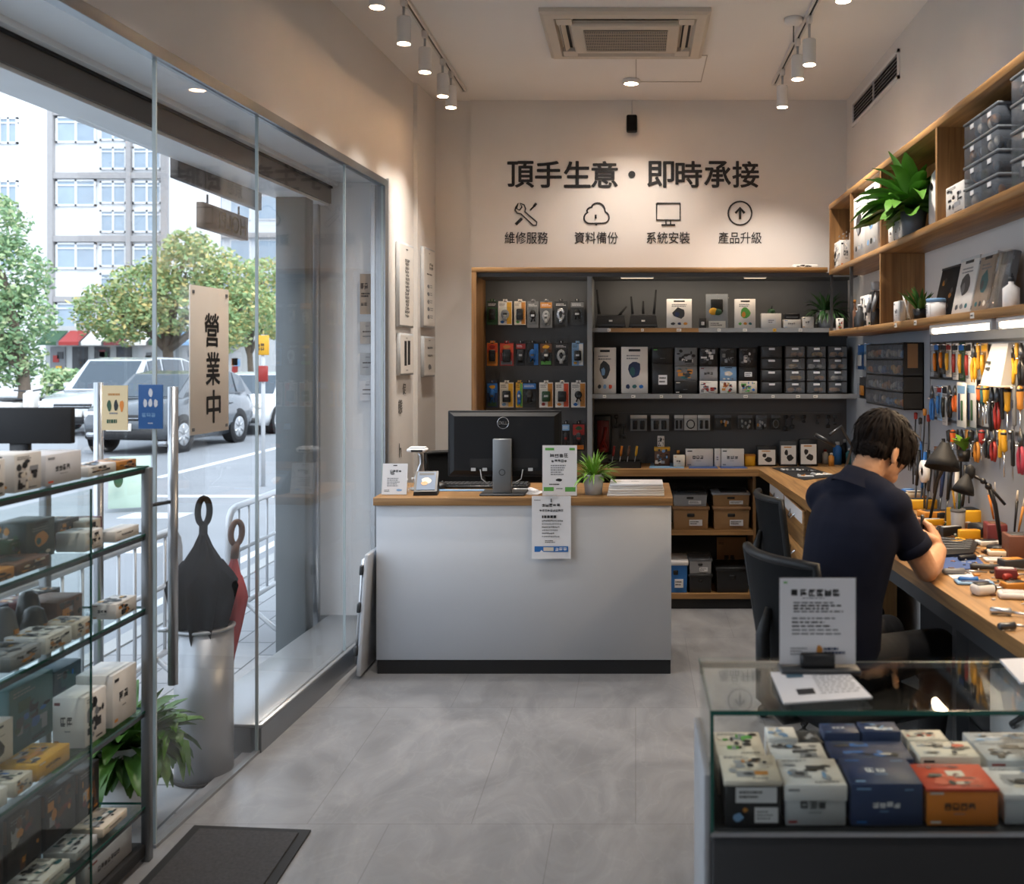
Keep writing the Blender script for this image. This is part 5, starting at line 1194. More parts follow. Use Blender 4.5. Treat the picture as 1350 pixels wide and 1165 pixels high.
# third shelf
for i, (y0, y1, dp, hh, col, lk) in enumerate(((2.5, 2.6, .12, .055, CARD, 'white carton with grey mouse, at the camera end'), (2.64, 2.78, .14, .045, GREYCARD, 'low grey-white carton of adapters'), (2.8, 2.93, .12, .05, CARD, 'white carton with black handle, near the door edge,'), (2.95, 3.04, .1, .05, CREAM, 'cream carton just past the door edge'), (3.18, 3.31, .08, .05, CARD, 'white carton at the far end'))):
    rackbox(3, y0, y1, dp, hh, col, [('+x', 'busy', (INK, AMBER, GREYCARD)), ('-y', 'text'), ('+z', 'busy', (YELLOW, DGREY, INK))], lk)
rackbox(3, 3.06, 3.2, .12, .085, BROWN, [('+x', 'busy', (BLACK, DGREY, AMBER))], 'dark brown carton behind the white one', xoff=.14)
rackbox(3, 2.5, 2.62, .1, .1, DGREEN, [('+x', 'busy', (GREEN, TEAL, INK))], 'dark green carton at the back', xoff=.18)
def desk_speaker(si, y, x, h, label, m):
    t = thing('desk_speaker', label + ' on the ' + shelfname[si], 'speaker', (x, y, LZ[si] + .001), 0, LG)
    MB().mat(m).lathe([(.034, 0), (.04, .006), (.036, h * .5), (.026, h * .9), (.012, h), (0, h)], n=18).build('body', None, t); MB().mat(CHROME).lathe([(.041, .012), (.0415, .016), (.041, .02)], n=18).build('ring', None, t); MB().mat(AMBER).box(.034, .0385, -.01, .01, h * .35, h * .5).build('badge', None, t)
desk_speaker(3, 2.84, -1.82, .125, 'tall grey tapered speaker', MGREY); desk_speaker(3, 2.95, -1.80, .1, 'short black tapered speaker', BLACK); desk_speaker(3, 3.02, -1.86, .13, 'tall black tapered speaker', BLACK)
# fourth shelf
rackbox(2, 2.5, 2.63, .14, .05, WHITE, [('+x', 'text'), ('+z', 'busy', (GREYCARD, DGREY, INK))], 'low white carton with cut-out lid, at the camera end')
rackbox(2, 2.66, 2.74, .12, .045, CREAM, [('+x', 'busy', (INKG, CREAM, AMBER)), ('+z', 'busy')], 'low cream carton, second along')
rackbox(2, 2.76, 2.92, .11, .05, YELLOW, [('+x', 'text', (CREAM, CREAM)), ('+z', 'busy', (CREAM, AMBER, INK))], 'low yellow topped carton before the door edge')
rackbox(2, 2.70, 2.86, .09, .15, CARD, [('+x', 'device', (BLACK, BLUE, AMBER)), ('-y', 'text')], 'tall white window carton with blue stripe', xoff=.15)
rackbox(2, 2.5, 2.66, .09, .14, NAVY, [('+x', 'busy', (BLACK, SKYB, DGREY)), ('-y', 'device')], 'tall navy carton at the camera end', xoff=.17)
rackbox(2, 3.0, 3.12, .1, .155, CARD, [('+x', 'busy', (INK, INK, INKG)), ('-y', 'text')], 'tall white headset carton with black coil print', xoff=.02)
rackbox(2, 3.16, 3.31, .12, .17, CARD, [('+x', 'text', (INK, AMBER))], 'tall white carton with black hook print, at the far end')
rackbox(2, 2.92, 3.14, .1, .2, TEAL, [('+x', 'busy', (TEAL, DGREEN, BLUE))], 'teal carton standing behind the headset carton', xoff=.2)
rackbox(2, 3.15, 3.3, .1, .185, mat('slate_blue', (52, 78, 92), .5), [('+x', 'busy', (TEAL, BLUE, INK))], 'slate blue carton at the back of the far end', xoff=.2)
# lowest shelf and tray
rackbox(1, 2.48, 2.6, .1, .21, WINE, [('+x', 'busy', (CREAM, INK, BLUE)), ('-y', 'band', (ORED, NAVY, CREAM))], 'pink banded dark carton, at the camera end')
for i, (y0, y1) in enumerate(((2.64, 2.8), (2.82, 2.98), (3.0, 3.16), (3.18, 3.3))):
    rackbox(1, y0, y1, .08, .2 - .01 * i, mat('black_game_box', (38, 30, 30), .45), [('+x', 'busy', (BROWN, WINE, AMBER)), ('-y', 'band', (BROWN, INK, WINE))], 'black carton with brown picture, %s along the back,' % ORD[i], xoff=.14)
for i, (y0, y1) in enumerate(((2.62, 2.76), (2.78, 2.92), (2.95, 3.07), (3.1, 3.25))):
    rackbox(1, y0, y1, .1, .03, (GREYCARD, CARD, LGREY, CREAM)[i], [('+z', 'busy', (INK, TEAL, CARD)), ('+x', 'text')], 'flat %s pack with dark print, %s along the front,' % (('grey', 'white', 'silver', 'cream')[i], ORD[i]))
rackbox(0, 2.78, 2.95, .16, .1, CARD, [('+x', 'text'), ('-y', 'busy', (INKG, CREAM, GREYCARD))], 'white carton before the door edge')
rackbox(0, 3.0, 3.28, .2, .09, GREYCARD, [('+x', 'text')], 'long pale carton at the far end')


# darker goods packed behind and between the cartons
dk = [(BLACK, 'black'), (BROWN, 'brown'), (TEAL, 'teal'), (DGREY, 'dark grey'), (DGREEN, 'dark green'), (NAVY, 'navy'), (WINE, 'wine red')]
for si, hmax, x0 in ((4, .09, .12), (2, .16, .22), (4, .06, .24), (3, .12, .25)):
    yy = 2.5; k_ = 0
    while yy < 3.2:
        wd = rl.uniform(.07, .13); m, nm = dk[rl.randrange(len(dk))]
        hh = rl.uniform(.5, 1) * hmax
        rackbox(si, yy, yy + wd, .08, hh, m, [('+x', 'busy', (AMBER, DGREY, TEAL)), ('-y', 'busy', (INK, BROWN, DGREY)), ('+z', 'busy', (AMBER, BLACK, CREAM))], '%s gadget box, %s along the %s row' % (nm, ORD[k_], 'rear' if x0 > .21 else 'middle'), xoff=x0)
        yy += wd + rl.uniform(.012, .05); k_ += 1

# ================================================================= DOOR MAT, BIN, UMBRELLA, PLANT
t = thing('door_mat', 'dark grey ribbed door mat with black border on the tiles', 'mat', (0, 0, 0))
mq = [(-1.60, 3.575), (-1.165, 3.54), (-1.145, 2.2), (-1.60, 2.2)]
MATM = mat('mat_fibre', (70, 69, 71), .95, var=.5, scale=90, bump=.6)
MB().mat(BLACKM).prism(mq, .0005, .008).build('rubber_border', None, t)
MB().mat(MATM).prism([(-1.565, 3.54), (-1.2, 3.51), (-1.18, 2.23), (-1.565, 2.23)], .0082, .013).build('pile', None, t)
ux, uy = -1.785, 4.08
t = thing('umbrella_bin', 'brushed steel cylindrical umbrella bin outside the window glass', 'bin', (ux, uy, -.028))
r_ = .114; hb = zat(823, uy) + .03
BINM = mat('bin_steel', (172, 174, 177), .38, .6, var=.04)
MB().mat(BINM).lathe([(r_, .012), (r_, hb - .02)], n=48).build('cylinder', None, t)
t.children[0].data.polygons[-1].select = False
MB().mat(DSTEEL).lathe([(r_ - .006, hb - .002), (r_ - .006, .05), (0, .05)], n=48).build('liner', None, t)
MB().mat(BINM).tube([(r_ * math.cos(2 * PI * i / 48), r_ * math.sin(2 * PI * i / 48), hb - .01) for i in range(49)], .008, 8, False).build('rim_band', None, t)
MB().mat(BLACKM).lathe([(r_ + .006, 0), (r_ + .006, .014), (r_ - .02, .016)], n=48).build('foot_ring', None, t)
def umbrella(label, tip, top, r, m, hm, seed, hook_=True, tilt=(0, 0)):
    t = thing('folded_umbrella', label, 'umbrella', tip)
    tip, top = Vector((0, 0, 0)), Vector(top) - Vector(tip)
    d = top.normalized(); L = top.length; a = d.orthogonal().normalized(); b = d.cross(a)
    rnd = random.Random(seed)
    k = MB().mat(m); n = 32; vs = []; prof = [(0.01, .05), (.1, .16), (.25, .32), (.45, .55), (.62, .8), (.74, 1.0), (.765, .8), (.80, .52), (.85, .3), (.905, .12)]
    for s_, q in prof:
        for j in range(n):
            an = 2 * PI * j / n; fold = 1 + .22 * math.cos(8 * an) * min(1, q + .2)
            # fabric tips hang lower at the ribs
            ss = s_ + (-.035 * math.cos(8 * an) if .5 < s_ < .77 else 0)
            vs.append(d * (ss * L * .96) + (a * math.cos(an) + b * math.sin(an)) * r * q * fold)
    k.add(vs, [(i * n + j, i * n + (j + 1) % n, (i + 1) * n + (j + 1) % n, (i + 1) * n + j) for i in range(len(prof) - 1) for j in range(n)], True); k.build('canopy', None, t)
    MB().mat(DSTEEL).tube([d * 0, d * L * .88], .005, 8).build('shaft', None, t)
    h0 = d * L * .84; w_ = .024
    k = MB().mat(hm); k.tube([h0, h0 + d * L * .065], .017, 10)
    pts = [h0 + d * L * .06 + (d * (L * .05 * (1 - math.cos(x))) + a * w_ * math.sin(x)) for x in [2 * PI * i / 18 for i in range(19)]]
    k.tube(pts, .0125, 8, False); k.build('handle', None, t)
    return t
umbrella('folded black umbrella with looped handle standing in the steel bin', (ux - .015, uy - .02, .03), (ux + .012, uy - .03, zat(655, uy)), .123, mat('black_nylon', (15, 16, 18), .8, var=.2, spec=.08), mat('handle_rubber', (16, 16, 18), .7, spec=.1), 4)
umbrella('folded red and brown umbrella leaning behind the black one', (ux + .03, uy + .06, .03), (ux + .085, uy + .13, zat(694, uy)), .06, mat('red_nylon', (172, 52, 54), .6, var=.25), BROWN, 5)
plant('potted_peace_lily', 'leafy green potted plant behind the glass rack by the entrance', (-1.87, 3.62, 0), .085, .112, .30, WHITE, 150, .31, .07, 1.7, leafmat('lily_leaf', (74, 114, 44)), 51, (.1, 1.4), .5, xmax=.195, xmin=-.24, ymin=-.235)
# ================================================================= OAK SHELVING ON THE RIGHT WALL
SX = 1.28
ZTOP, ZMID, ZLOW = 2.715, 2.282, 1.879
YEND = 6.53
ws = thing('wall_shelf', 'long oak box shelving across the right wall above the workbench', 'wall shelf', (0, 0, 0))
XR = RIGHT - .001
TB_ = .034
MB().mat(TANY).box(SX, XR, 2.2, YEND, ZTOP - TB_, ZTOP, .002, 1).build('top_board', None, ws)
MB().mat(TANY).box(SX, XR, 2.2, YEND, ZMID - TB_, ZMID, .002, 1).build('middle_board', None, ws)
lo_ = MB().mat(TANY).box(SX, XR, 2.2, YEND, ZLOW - TB_, ZLOW, .002, 1).build('lower_board', None, ws)
for px in (1093.5, 1121, 1160.5, 1234):
    Y = yat(px, SX); MB().mat(TANZ).box(SX + .001, XR, Y - .012, Y + .012, ZMID, ZTOP - TB_).build('divider', None, ws)
Y = 2.95; MB().mat(TANZ).box(SX + .001, XR, Y - .012, Y + .012, ZMID, ZTOP - TB_).build('divider', None, ws)
for px, th in ((1094, .007), (1120, .007)):
    Y = yat(px, SX); MB().mat(DSTEEL).box(SX + .002, SX + .02, Y - th, Y + th, ZLOW, ZMID - TB_).build('thin_post', None, ws)
Y = yat(1160, SX); MB().mat(TANZ).box(SX + .001, XR, Y - .012, Y + .012, ZLOW, ZMID - TB_).build('divider', None, ws)
MB().mat(TANZ).box(XR - .012, XR, 2.2, YEND, ZMID, ZTOP - TB_).build('back_panel', None, ws)
MB().mat(mat('bracket_grey', (150, 146, 142), .5)).box(SX + .05, XR, 2.2, 6.1, ZTOP + .0, ZTOP + .035).build('top_rail', None, ws)
for px in (1181, 1207, 1282):
    Y = yat(px, SX); m = MB().mat(CARD); m.box(SX - .002, SX, Y - .02, Y + .02, ZLOW - .028, ZLOW - .006); lines(m, (SX - .002, SX, Y - .02, Y + .02, ZLOW - .028, ZLOW - .006), '-x', .1, .9, .2, .8, 1, R, INK); m.build('price_label', None, lo_)
# fluorescent tubes
TUBE = emis('tube_light', (255, 236, 208), 7)
YA, YB_, YC = yat(1226, 1.30), yat(1307, 1.30), yat(1314, 1.30)
for i, (y0, y1) in enumerate(((YB_, YA), (2.65, YC))):
    t = thing('shelf_tube_light', 'glowing white tube lamp under the lower oak shelf, ' + ('farther one ending at the tool wall' if i == 0 else 'nearer one cut by the picture edge'), 'lamp', (1.315, (y0 + y1) / 2, ZLOW - TB_), 0, 'tube lamps under the shelf'); hl = abs(y1 - y0) / 2
    MB().mat(WHITE).box(-.018, .018, -hl, hl, -.016, -.0006, .003, 1).build('housing', None, t)
    MB().mat(TUBE).tube([(-.0, -hl + .02, -.026), (0, hl - .02, -.026)], .013, 12).build('tube', None, t)
    for a in (-hl - .004, hl - .018): MB().mat(LGREY).box(-.017, .017, a, a + .022, -.042, -.002, .003, 1).build('end_cap', None, t)
    ld = bpy.data.lights.new('tube_glow', 'AREA'); ld.shape = 'RECTANGLE'; ld.size = .03; ld.size_y = 2 * hl; ld.energy = 7.5; ld.color = (1, .75, .48)
    lo = bpy.data.objects.new('tube_glow', ld); C.objects.link(lo); lo.location = (1.315, (y0 + y1) / 2, ZLOW - TB_ - .045); lo.rotation_euler = (0, math.radians(18), 0)
# upper row goods
def sbox(px0, px1, pyt, X, z0, dep, col, arts, label, **k):
    """box whose face looks across the room (-x); px0 is its far end"""
    y1, y0 = yat(px0, X), yat(px1, X); yt = (y0 + y1) / 2
    return carton(label, X, X + dep, y0, y1, z0, zat(pyt, y1), col, arts, **k)
sbox(1098, 1108, 322, 1.31, ZMID + .001, .08, CARD, [('-x', 'busy', (INK, GREYCARD, CARD)), ('-y', 'text')], 'small printed white box in the far end compartment of the oak shelf', seed=3)
for i, (px0, px1, c) in enumerate(((1105, 1109, CARD), (1110, 1114, MGREY), (1114.5, 1118.5, LGREY))):
    y1, y0 = yat(px0, 1.33), yat(px1, 1.33)
    o = MB().mat(c).box(1.40, 1.498, y0, y1, ZMID + .001, ZMID + .27 - .03 * (i == 0), .003, 1); lines(o, (1.33, 1.48, y0, y1, ZMID, ZMID + .25), '-x', .2, .8, .4, .9, 5, R, INKG); o = o.build('binder'); tag(o, ('white', 'dark grey', 'pale grey')[i] + ' upright binder in the far end compartment of the oak shelf', 'binder')
sbox(1125.5, 1140, 263, 1.285, ZMID + .001, .17, CARD, [('-x', 'device', (INK, GREYCARD, INKG)), ('-y', 'text')], 'tall white printed box, farther of the big pair in the oak shelf', seed=5)
sbox(1140.5, 1157, 249, 1.285, ZMID + .001, .18, CARD, [('-x', 'device', (SKYB, INK, GREYCARD)), ('-y', 'text', (INK, INK))], 'tall white box with blue ring, nearer of the big pair in the oak shelf', seed=6)
for i, (px0, px1, pt, c) in enumerate(((1171, 1178, 297, CARD), (1179, 1184, 293, LGREY), (1184.5, 1189, 290, CARD))):
    sbox(px0, px1, pt, 1.30, ZMID + .001, .06, c, [('-x', 'text', (NAVY, INK)), ('-y', 'text')], 'little %s box, %s from the tall white pair, behind the hanging-leaf plant' % (('white', 'grey', 'white')[i], ORD[i]), seed=8 + i)
plant('potted_pothos', 'large leafy green plant in a grey pot on the oak shelf', (1.345, yat(1203, 1.34), ZMID + .001), .046, .067, .135, mat('grey_glaze', (112, 116, 122), .35), 85, .32, .085, 1.5, leafmat('pothos_leaf', (86, 132, 50)), 61, (.15, 1.4), .5, xmax=.13, zmin=.07)
t = thing('ghost_ornament', 'rounded white ornament half hidden behind the leafy shelf plant', 'ornament', (1.42, yat(1230, 1.38), ZMID + .001))
MB().mat(WHITE).lathe([(.05, 0), (.058, .05), (.056, .2), (.045, .27), (.02, .305), (0, .31)], n=20).build('body', None, t); MB().mat(BLACK).ball((-.054, -.02, .21), (.006, .011, .018), 8, 6).ball((-.054, .022, .21), (.006, .011, .018), 8, 6).build('eyes', None, t)
sbox(1247, 1270, 249, 1.30, ZMID + .001, .1, CARD, [('-x', 'busy', (INK, GREYCARD, CARD)), ('-y', 'text')], 'white box with black shapes before the clear bins', seed=14)
t = thing('vase', 'dark blue vase with a green leaf beside the clear bins', 'vase', (1.42, yat(1263, 1.42) - .0, ZMID + .001))
MB().mat(mat('vase_glaze', (30, 52, 78), .2)).lathe([(.03, 0), (.04, .02), (.042, .13), (.03, .16), (.022, .18), (.026, .2), (.02, .2), (.018, .16), (0, .15)], n=24).build('body', None, t)
k = MB().mat(LEAF); leafblade(k, (0, 0, .19), (-.5, .1, 1), .16, .045, .5, R); leafblade(k, (0, 0, .19), (.1, -.4, 1), .12, .04, .4, R); leafblade(k, (0, 0, .19), (-.2, .4, 1), .1, .035, .4, R); k.build('leaf', None, t)
rbn = random.Random(8)
def bin_(X0, X1, y0, y1, z0, h, label):
    t = thing('clear_parts_bin', label, 'parts bin', (X0, (y0 + y1) / 2, z0), 0, 'clear bins on the oak shelf'); w = (y1 - y0) / 2; d = X1 - X0
    MB().mat(BINP).box(0, d, -w, w, 0, h - .012, .004, 1).build('shell', None, t)
    MB().mat(mat('bin_rim', (120, 126, 132), .3)).box(-.004, d, -w - .002, w + .002, h - .012, h - .001, .003, 1).build('lid', None, t)
    k = MB()
    for i in range(6): k.mat(rbn.choice([AMBER, LGREY, BROWN, CREAM, DGREY, BLACK])); k.ball((rbn.choice((.022, .03, d * .5)), rbn.uniform(-.6, .6) * w, .028 + rbn.uniform(0, .014)), (rbn.uniform(.012, .018), rbn.uniform(.014, .026), .02), 8, 6)
    k.build('contents', None, t)
    MB().mat(PAPER).box(-.003, -.0005, -.02, .015, h * .55, h * .75).build('sticker', None, t)
yA0, yA1, yA2 = yat(1271, SX + .02), yat(1293, SX + .02), yat(1316, SX + .02)
lv = ['lowest', 'second from below', 'third from below', 'topmost']
for c_, (a, b) in enumerate(((yA1 + .002, yA0), (yA2, yA1 - .002))):
    for i in range(4): bin_(SX + .02, XR - .02, a, b, ZMID + .001 + i * .0855, .085, 'clear parts bin, %s in the %s column of bins' % (lv[i], ('farthest from camera' , 'middle')[c_]))
for i in range(4): bin_(SX + .005, XR - .02, 3.14, yat(1333, SX + .005), ZMID + .001 + i * .094, .0935, 'clear parts bin, %s in the column cut by the picture edge' % lv[i])
# lower row goods
t = thing('toy_robot', 'black and silver robot figure in the far lower compartment', 'figure', (1.36, yat(1154, 1.36), ZLOW + .001))
k = MB().mat(BLACK); k.box(-.02, .02, -.035, -.008, 0, .1, .006, 1).box(-.02, .02, .008, .035, 0, .1, .006, 1).box(-.025, .025, -.04, .04, .1, .2, .01, 2); k.build('body', None, t)
MB().mat(LGREY).box(-.022, .022, -.025, .025, .205, .255, .01, 2).build('head', None, t); MB().mat(LGREY).box(-.03, -.024, -.02, .02, .13, .18, .003, 1).build('chest_plate', None, t)
for s_ in (-1, 1): MB().mat(MGREY).tube([(0, s_ * .042, .19), (-.02, s_ * .06, .13), (-.03, s_ * .055, .08)], .012, 8).build('arm', None, t)
sbox(1134, 1144, 391, 1.33, ZLOW + .001, .07, CARD, [('-x', 'busy', (INK, BLACK, CARD)), ('-y', 'text')], 'white box with black shapes beside the robot figure', seed=21)
for i, (px, hgt, m, lb) in enumerate(((1126, .17, BROWN, 'slim brown bottle in the far lower compartment'), (1131, .1, BLACK, 'black dropper bottle in the far lower compartment'), (1137, .13, DGREY, 'dark grey spray bottle in the far lower compartment'))):
    t = thing('small_bottle', lb, 'bottle', (1.31 if i != 2 else 1.295, yat(px, 1.31), ZLOW + .001)); MB().mat(m).lathe([(.022, 0), (.024, .005), (.024, hgt * .6), (.01, hgt * .75), (.01, hgt * .9)], n=16).build('body', None, t); MB().mat(AMBER if i == 0 else LGREY).lathe([(.012, hgt * .9), (.012, hgt), (0, hgt)], n=12).build('cap', None, t)
sbox(1178, 1186, 398, 1.30, ZLOW + .001, .03, WHITE, [('-x', 'text', (GREYCARD, GREYCARD))], 'slim white carton beside the glass jar on the lower oak shelf', seed=22)
t = thing('glass_jar', 'clear jar with white tools on the lower oak shelf', 'jar', (1.34, yat(1198, 1.34), ZLOW + .001))
MB().mat(CLEAR).lathe([(.045, 0), (.05, .006), (.05, .1), (.046, .105), (.046, .006), (0, .006)], n=24).build('body', None, t)
k = MB().mat(WHITE); k.tube([(0, -.02, .012), (-.02, .03, .13)], .004, 6).tube([(0, .02, .012), (-.01, -.03, .12)], .004, 6); k.build('contents', None, t)
t = thing('leaning_panel', 'black printed panel leaning against the wall on the lower oak shelf', 'panel', (1.44, yat(1233, 1.42), ZLOW + .001))
k = MB(Matrix.Rotation(.22, 4, 'Y')).mat(BLACKM); k.box(0, .012, -.14, .13, .008, .26, .002, 1); b = (0, .012, -.14, .13, .0, .26)
for q in range(6): blob(k, b, '-x', R.uniform(.2, .8), R.uniform(.2, .8), .08, .06, R.choice([BROWN, DGREY, AMBER]), R)
k.build('board', None, t); k = MB(Matrix.Rotation(.22, 4, 'Y')).mat(DGREY).box(-.003, .0, -.14, .13, .008, .018); k.build('bottom_rim', None, t); k = MB(Matrix.Rotation(.22, 4, 'Y')).mat(DGREY).box(-.003, 0, -.14, .13, .25, .26); k.build('top_rim', None, t)
plant('succulent', 'small spiky succulent before the black leaning panel', (1.33, yat(1213, 1.33), ZLOW + .001), .026, .034, .05, BLACK, 26, .13, .022, .5, LEAF, 66, (.1, 1.0))
t = thing('label_tin', 'round white tin with blue rim on the lower oak shelf', 'tin', (1.335, yat(1234, 1.335), ZLOW + .001))
MB().mat(WHITE).lathe([(.04, 0), (.042, .003), (.042, .068), (0, .068)], n=28).build('body', None, t); MB().mat(SKYB).lathe([(.043, .068), (.043, .082), (.04, .085), (0, .085)], n=28).build('lid', None, t)
m = MB().mat(INKG)
for q in range(4): m.box(-.0432, -.0425, -.012, .012, .02 + q * .011, .023 + q * .011)
m.build('print_lines', None, t)
sbox(1221, 1226, 401, 1.30, ZLOW + .001, .02, CARD, [], 'tiny white card standing before the label tin', seed=23, name='place_card', cat='card')
def leaner(px0, px1, pyt, X, col, label, arts, tilt=.2, clear=False):
    y1, y0 = yat(px0, X), yat(px1, X); h = zat(pyt, (y0 + y1) / 2) - ZLOW; w = abs(y1 - y0) / 2
    t = thing('flat_package', label, 'package', (X, (y0 + y1) / 2, ZLOW + .001), 0, 'packages leaning on the lower oak shelf')
    M_ = Matrix.Rotation(tilt, 4, 'Y') @ Matrix.Shear('XY', 4, (0, 0)) if False else Matrix.Rotation(tilt, 4, 'Y')
    k = MB(M_).mat(col).box(0, .03, -w, w, .008, h, .003, 1); b = (0, .03, -w, w, 0, h)
    rr = random.Random(int(px0)); 
    for a in arts: print_art(k, b, '-x', a[0], rr, list(a[1]))
    print_art(k, b, '-y', 'text', rr, [GREYCARD, GREYCARD]); k.build('box', None, t)
    if clear: MB(M_).mat(CLEAR).box(-.012, -.001, -w, w, .008, h, .003, 1).build('clear_front', None, t)
    else: MB(M_).mat(LGREY).box(-.002, .031, -w - .001, w + .001, h - .012, h + .001).build('flap', None, t)
leaner(1253, 1277, 338, 1.36, CARD, 'white flat package with grey case picture leaning on the lower oak shelf', [('device', (DGREY, MGREY, TEAL))])
leaner(1279, 1300, 332, 1.36, mat('taupe_card', (150, 134, 118), .5), 'taupe flat package with green gadget picture leaning on the lower oak shelf', [('device', (TEAL, DGREY, CREAM))])
leaner(1302, 1321, 330, 1.36, MGREY, 'grey clear-fronted package leaning last before the white bottle', [], .2, True)
t = thing('lotion_bottle', 'white pump bottle at the near end of the lower oak shelf', 'bottle', (1.37, yat(1333, 1.37), ZLOW + .001))
MB().mat(WHITE).lathe([(.028, 0), (.03, .004), (.03, .075), (.01, .09), (.01, .1)], n=20).build('body', None, t); MB().mat(DGREY).lathe([(.011, .1), (.011, .115), (0, .115)], n=12).build('cap', None, t)

# ================================================================= TOOL WALL
PEG = mat('tool_panel', (150, 156, 164), .5, var=.04)
tp = thing('pegboard', 'pale grey tool panel covering the right wall behind the bench', 'wall panel', (RIGHT, 0, 0))
MB().mat(PEG).box(-.012, -.0005, 2.45, 5.02, ZB + .002, ZLOW - TB_ - .003).build('near_sheet', None, tp)
MB().mat(PEG).box(-.012, -.0005, 5.03, YP - .01, ZB + .002, ZLOW - TB_ - .003).build('far_sheet', None, tp)
k = MB().mat(DSTEEL)
for z in (zat(452, 4.4), zat(503, 4.4), zat(562, 4.4)): k.box(-.022, -.014, 2.7, 5.0, z, z + .012)
k.build('hanging_rail', None, tp)
# wall drawer cabinet
y0, y1 = 5.13, 5.96; xf = 1.394; zb_, zt2 = 1.43, 1.782
t = thing('wall_drawer_cabinet', 'black wall cabinet of small clear parts drawers above the seated worker', 'parts cabinet', (xf, (y0 + y1) / 2, zb_))
hw = (y1 - y0) / 2; d = RIGHT - .013 - xf; h = zt2 - zb_
k = MB().mat(BLACK); k.box(d - .006, d, -hw, hw, 0, h).box(0, d, -hw, -hw + .006, 0, h).box(0, d, hw - .006, hw, 0, h)
for i in range(5): k.box(0, d, -hw, hw, i * (h - .006) / 4, i * (h - .006) / 4 + .006)
k.build('housing', None, t)
MB().mat(KRAFTD).box(.02, d * .7, -hw - .0012, -hw, h * .62, h * .98).build('side_sticker', None, t)
rw = random.Random(3)
for i in range(4):
    for j in range(8):
        a = -hw + .01 + j * (2 * hw - .02) / 8; b = a + (2 * hw - .02) / 8 - .004; z0 = .008 + i * (h - .006) / 4; z1 = z0 + (h - .006) / 4 - .01
        q = MB().mat(SMOKE).box(-.004, -.001, a, b, z0, z1); q.mat(BLACK).box(0, d - .01, a, b, z0, z0 + .003)
        q.mat(rw.choice([AMBER, BLUE, SKYB, ORANGE, LGREY, NAVY, CREAM, YELLOW]))
        for _ in range(3): q.ball((.018, rw.uniform(a + .012, b - .012), z0 + .018 + rw.uniform(0, .02)), (.014, .013, .016), 8, 6)
        q.build('clear_drawer', None, t)
# bags hanging next to the cabinet
def wallthing(name, label, cat, Y, z, group=None): return thing(name, label, cat, (RIGHT - .013, Y, z), 0, group)
for i, (px0, px1, py0, py1, m1, m2) in enumerate(((1126, 1133, 455, 487, BLUE, CARD), (1134, 1141, 453, 488, SKYB, LGREY), (1142, 1149, 455, 490, CARD, MGREY), (1128, 1136, 497, 525, DGREY, AMBER), (1138, 1147, 496, 527, BLUE, ORANGE))):
    X = 1.44; ya, yb = yat(px1, X), yat(px0, X); zz0, zz1 = zat(py1, (ya + yb) / 2), zat(py0, (ya + yb) / 2)
    t = wallthing('hanging_packet', ('blue carded', 'pale blue', 'white carded', 'dark', 'blue and orange')[i] + ' packet hanging beyond the wall drawer cabinet, ' + ('upper row' if i < 3 else 'lower row'), 'packet', (ya + yb) / 2, zz0, 'packets beyond the wall drawer cabinet'); w = (yb - ya) / 2; hh = zz1 - zz0
    MB().mat(m1).box(-.035, -.028, -w, w, 0, hh).build('card', None, t); k = MB().mat(m2); k.box(-.045, -.035, -w * .6, w * .6, hh * .15, hh * .6, .004, 1); k.build('contents', None, t); MB().mat(CLEAR).box(-.05, -.035, -w, w, .0, hh * .7, .004, 1).build('clear_bag', None, t)
    MB().mat(CHROME).tube([(-.001, 0, hh + .002), (-.05, 0, hh + .002)], .003, 6).build('hanging_hook', None, t)

# hand tools
def tool_mats(c): return {'yellow': YELLOW, 'red': RED, 'orange': mat('orange_grip', (206, 96, 30), .45), 'black': BLACK, 'blue': BLUE, 'green': GREEN, 'amber': AMBER, 'grey': MGREY, 'pink': mat('pink_grip', (168, 58, 80), .45), 'brown': BROWN, 'teal': TEAL, 'white': CARD}[c]
def screwdriver(c, L, Y, z, label, group):
    t = wallthing('screwdriver', label, 'screwdriver', Y, z - L, group)
    hl = L * .48
    MB().mat(tool_mats(c)).lathe([(.004, L - hl), (.013, L - hl + .008), (.0115, L - hl * .7), (.0145, L - hl * .3), (.012, L - .006), (0, L)], c=(-.03, 0, 0), n=10).build('handle', None, t)
    MB().mat(CHROME).cyl((-.03, 0, 0), (-.03, 0, L - hl), .0032, .0035, 8).build('shaft', None, t)
    MB().mat(CHROME).tube([(-.001, 0, L - .012), (-.036, 0, L - .012)], .003, 6).build('hanging_hook', None, t)
    MB().mat(BLACK).lathe([(.0135, L - hl * .25), (.0155, L - hl * .2), (.0135, L - hl * .12)], c=(-.03, 0, 0), n=10).build('collar', None, t)
def pliers(c, L, Y, z, label, group):
    t = wallthing('pliers', label, 'pliers', Y, z - L, group)
    for s in (-1, 1):
        MB().mat(tool_mats(c)).tube([(-.028, s * .008, L * .62), (-.028, s * .024, L * .42), (-.028, s * .022, L * .2), (-.028, s * .014, .0)], [.006, .008, .0085, .006], 8).build('handle', None, t)
    MB().mat(CHROME).tube([(-.001, 0, L * .63), (-.05, 0, L * .63)], .003, 6).build('hanging_hook', None, t)
    k = MB().mat(DSTEEL).tube([(-.028, .004, L * .62), (-.028, .009, L * .78), (-.028, .002, L)], [.009, .009, .003], 8).tube([(-.028, -.004, L * .62), (-.028, -.009, L * .78), (-.028, -.002, L)], [.009, .009, .003], 8); k.tube([(-.04, 0, L * .66), (-.018, 0, L * .66)], .008, 10); k.build('jaws', None, t)
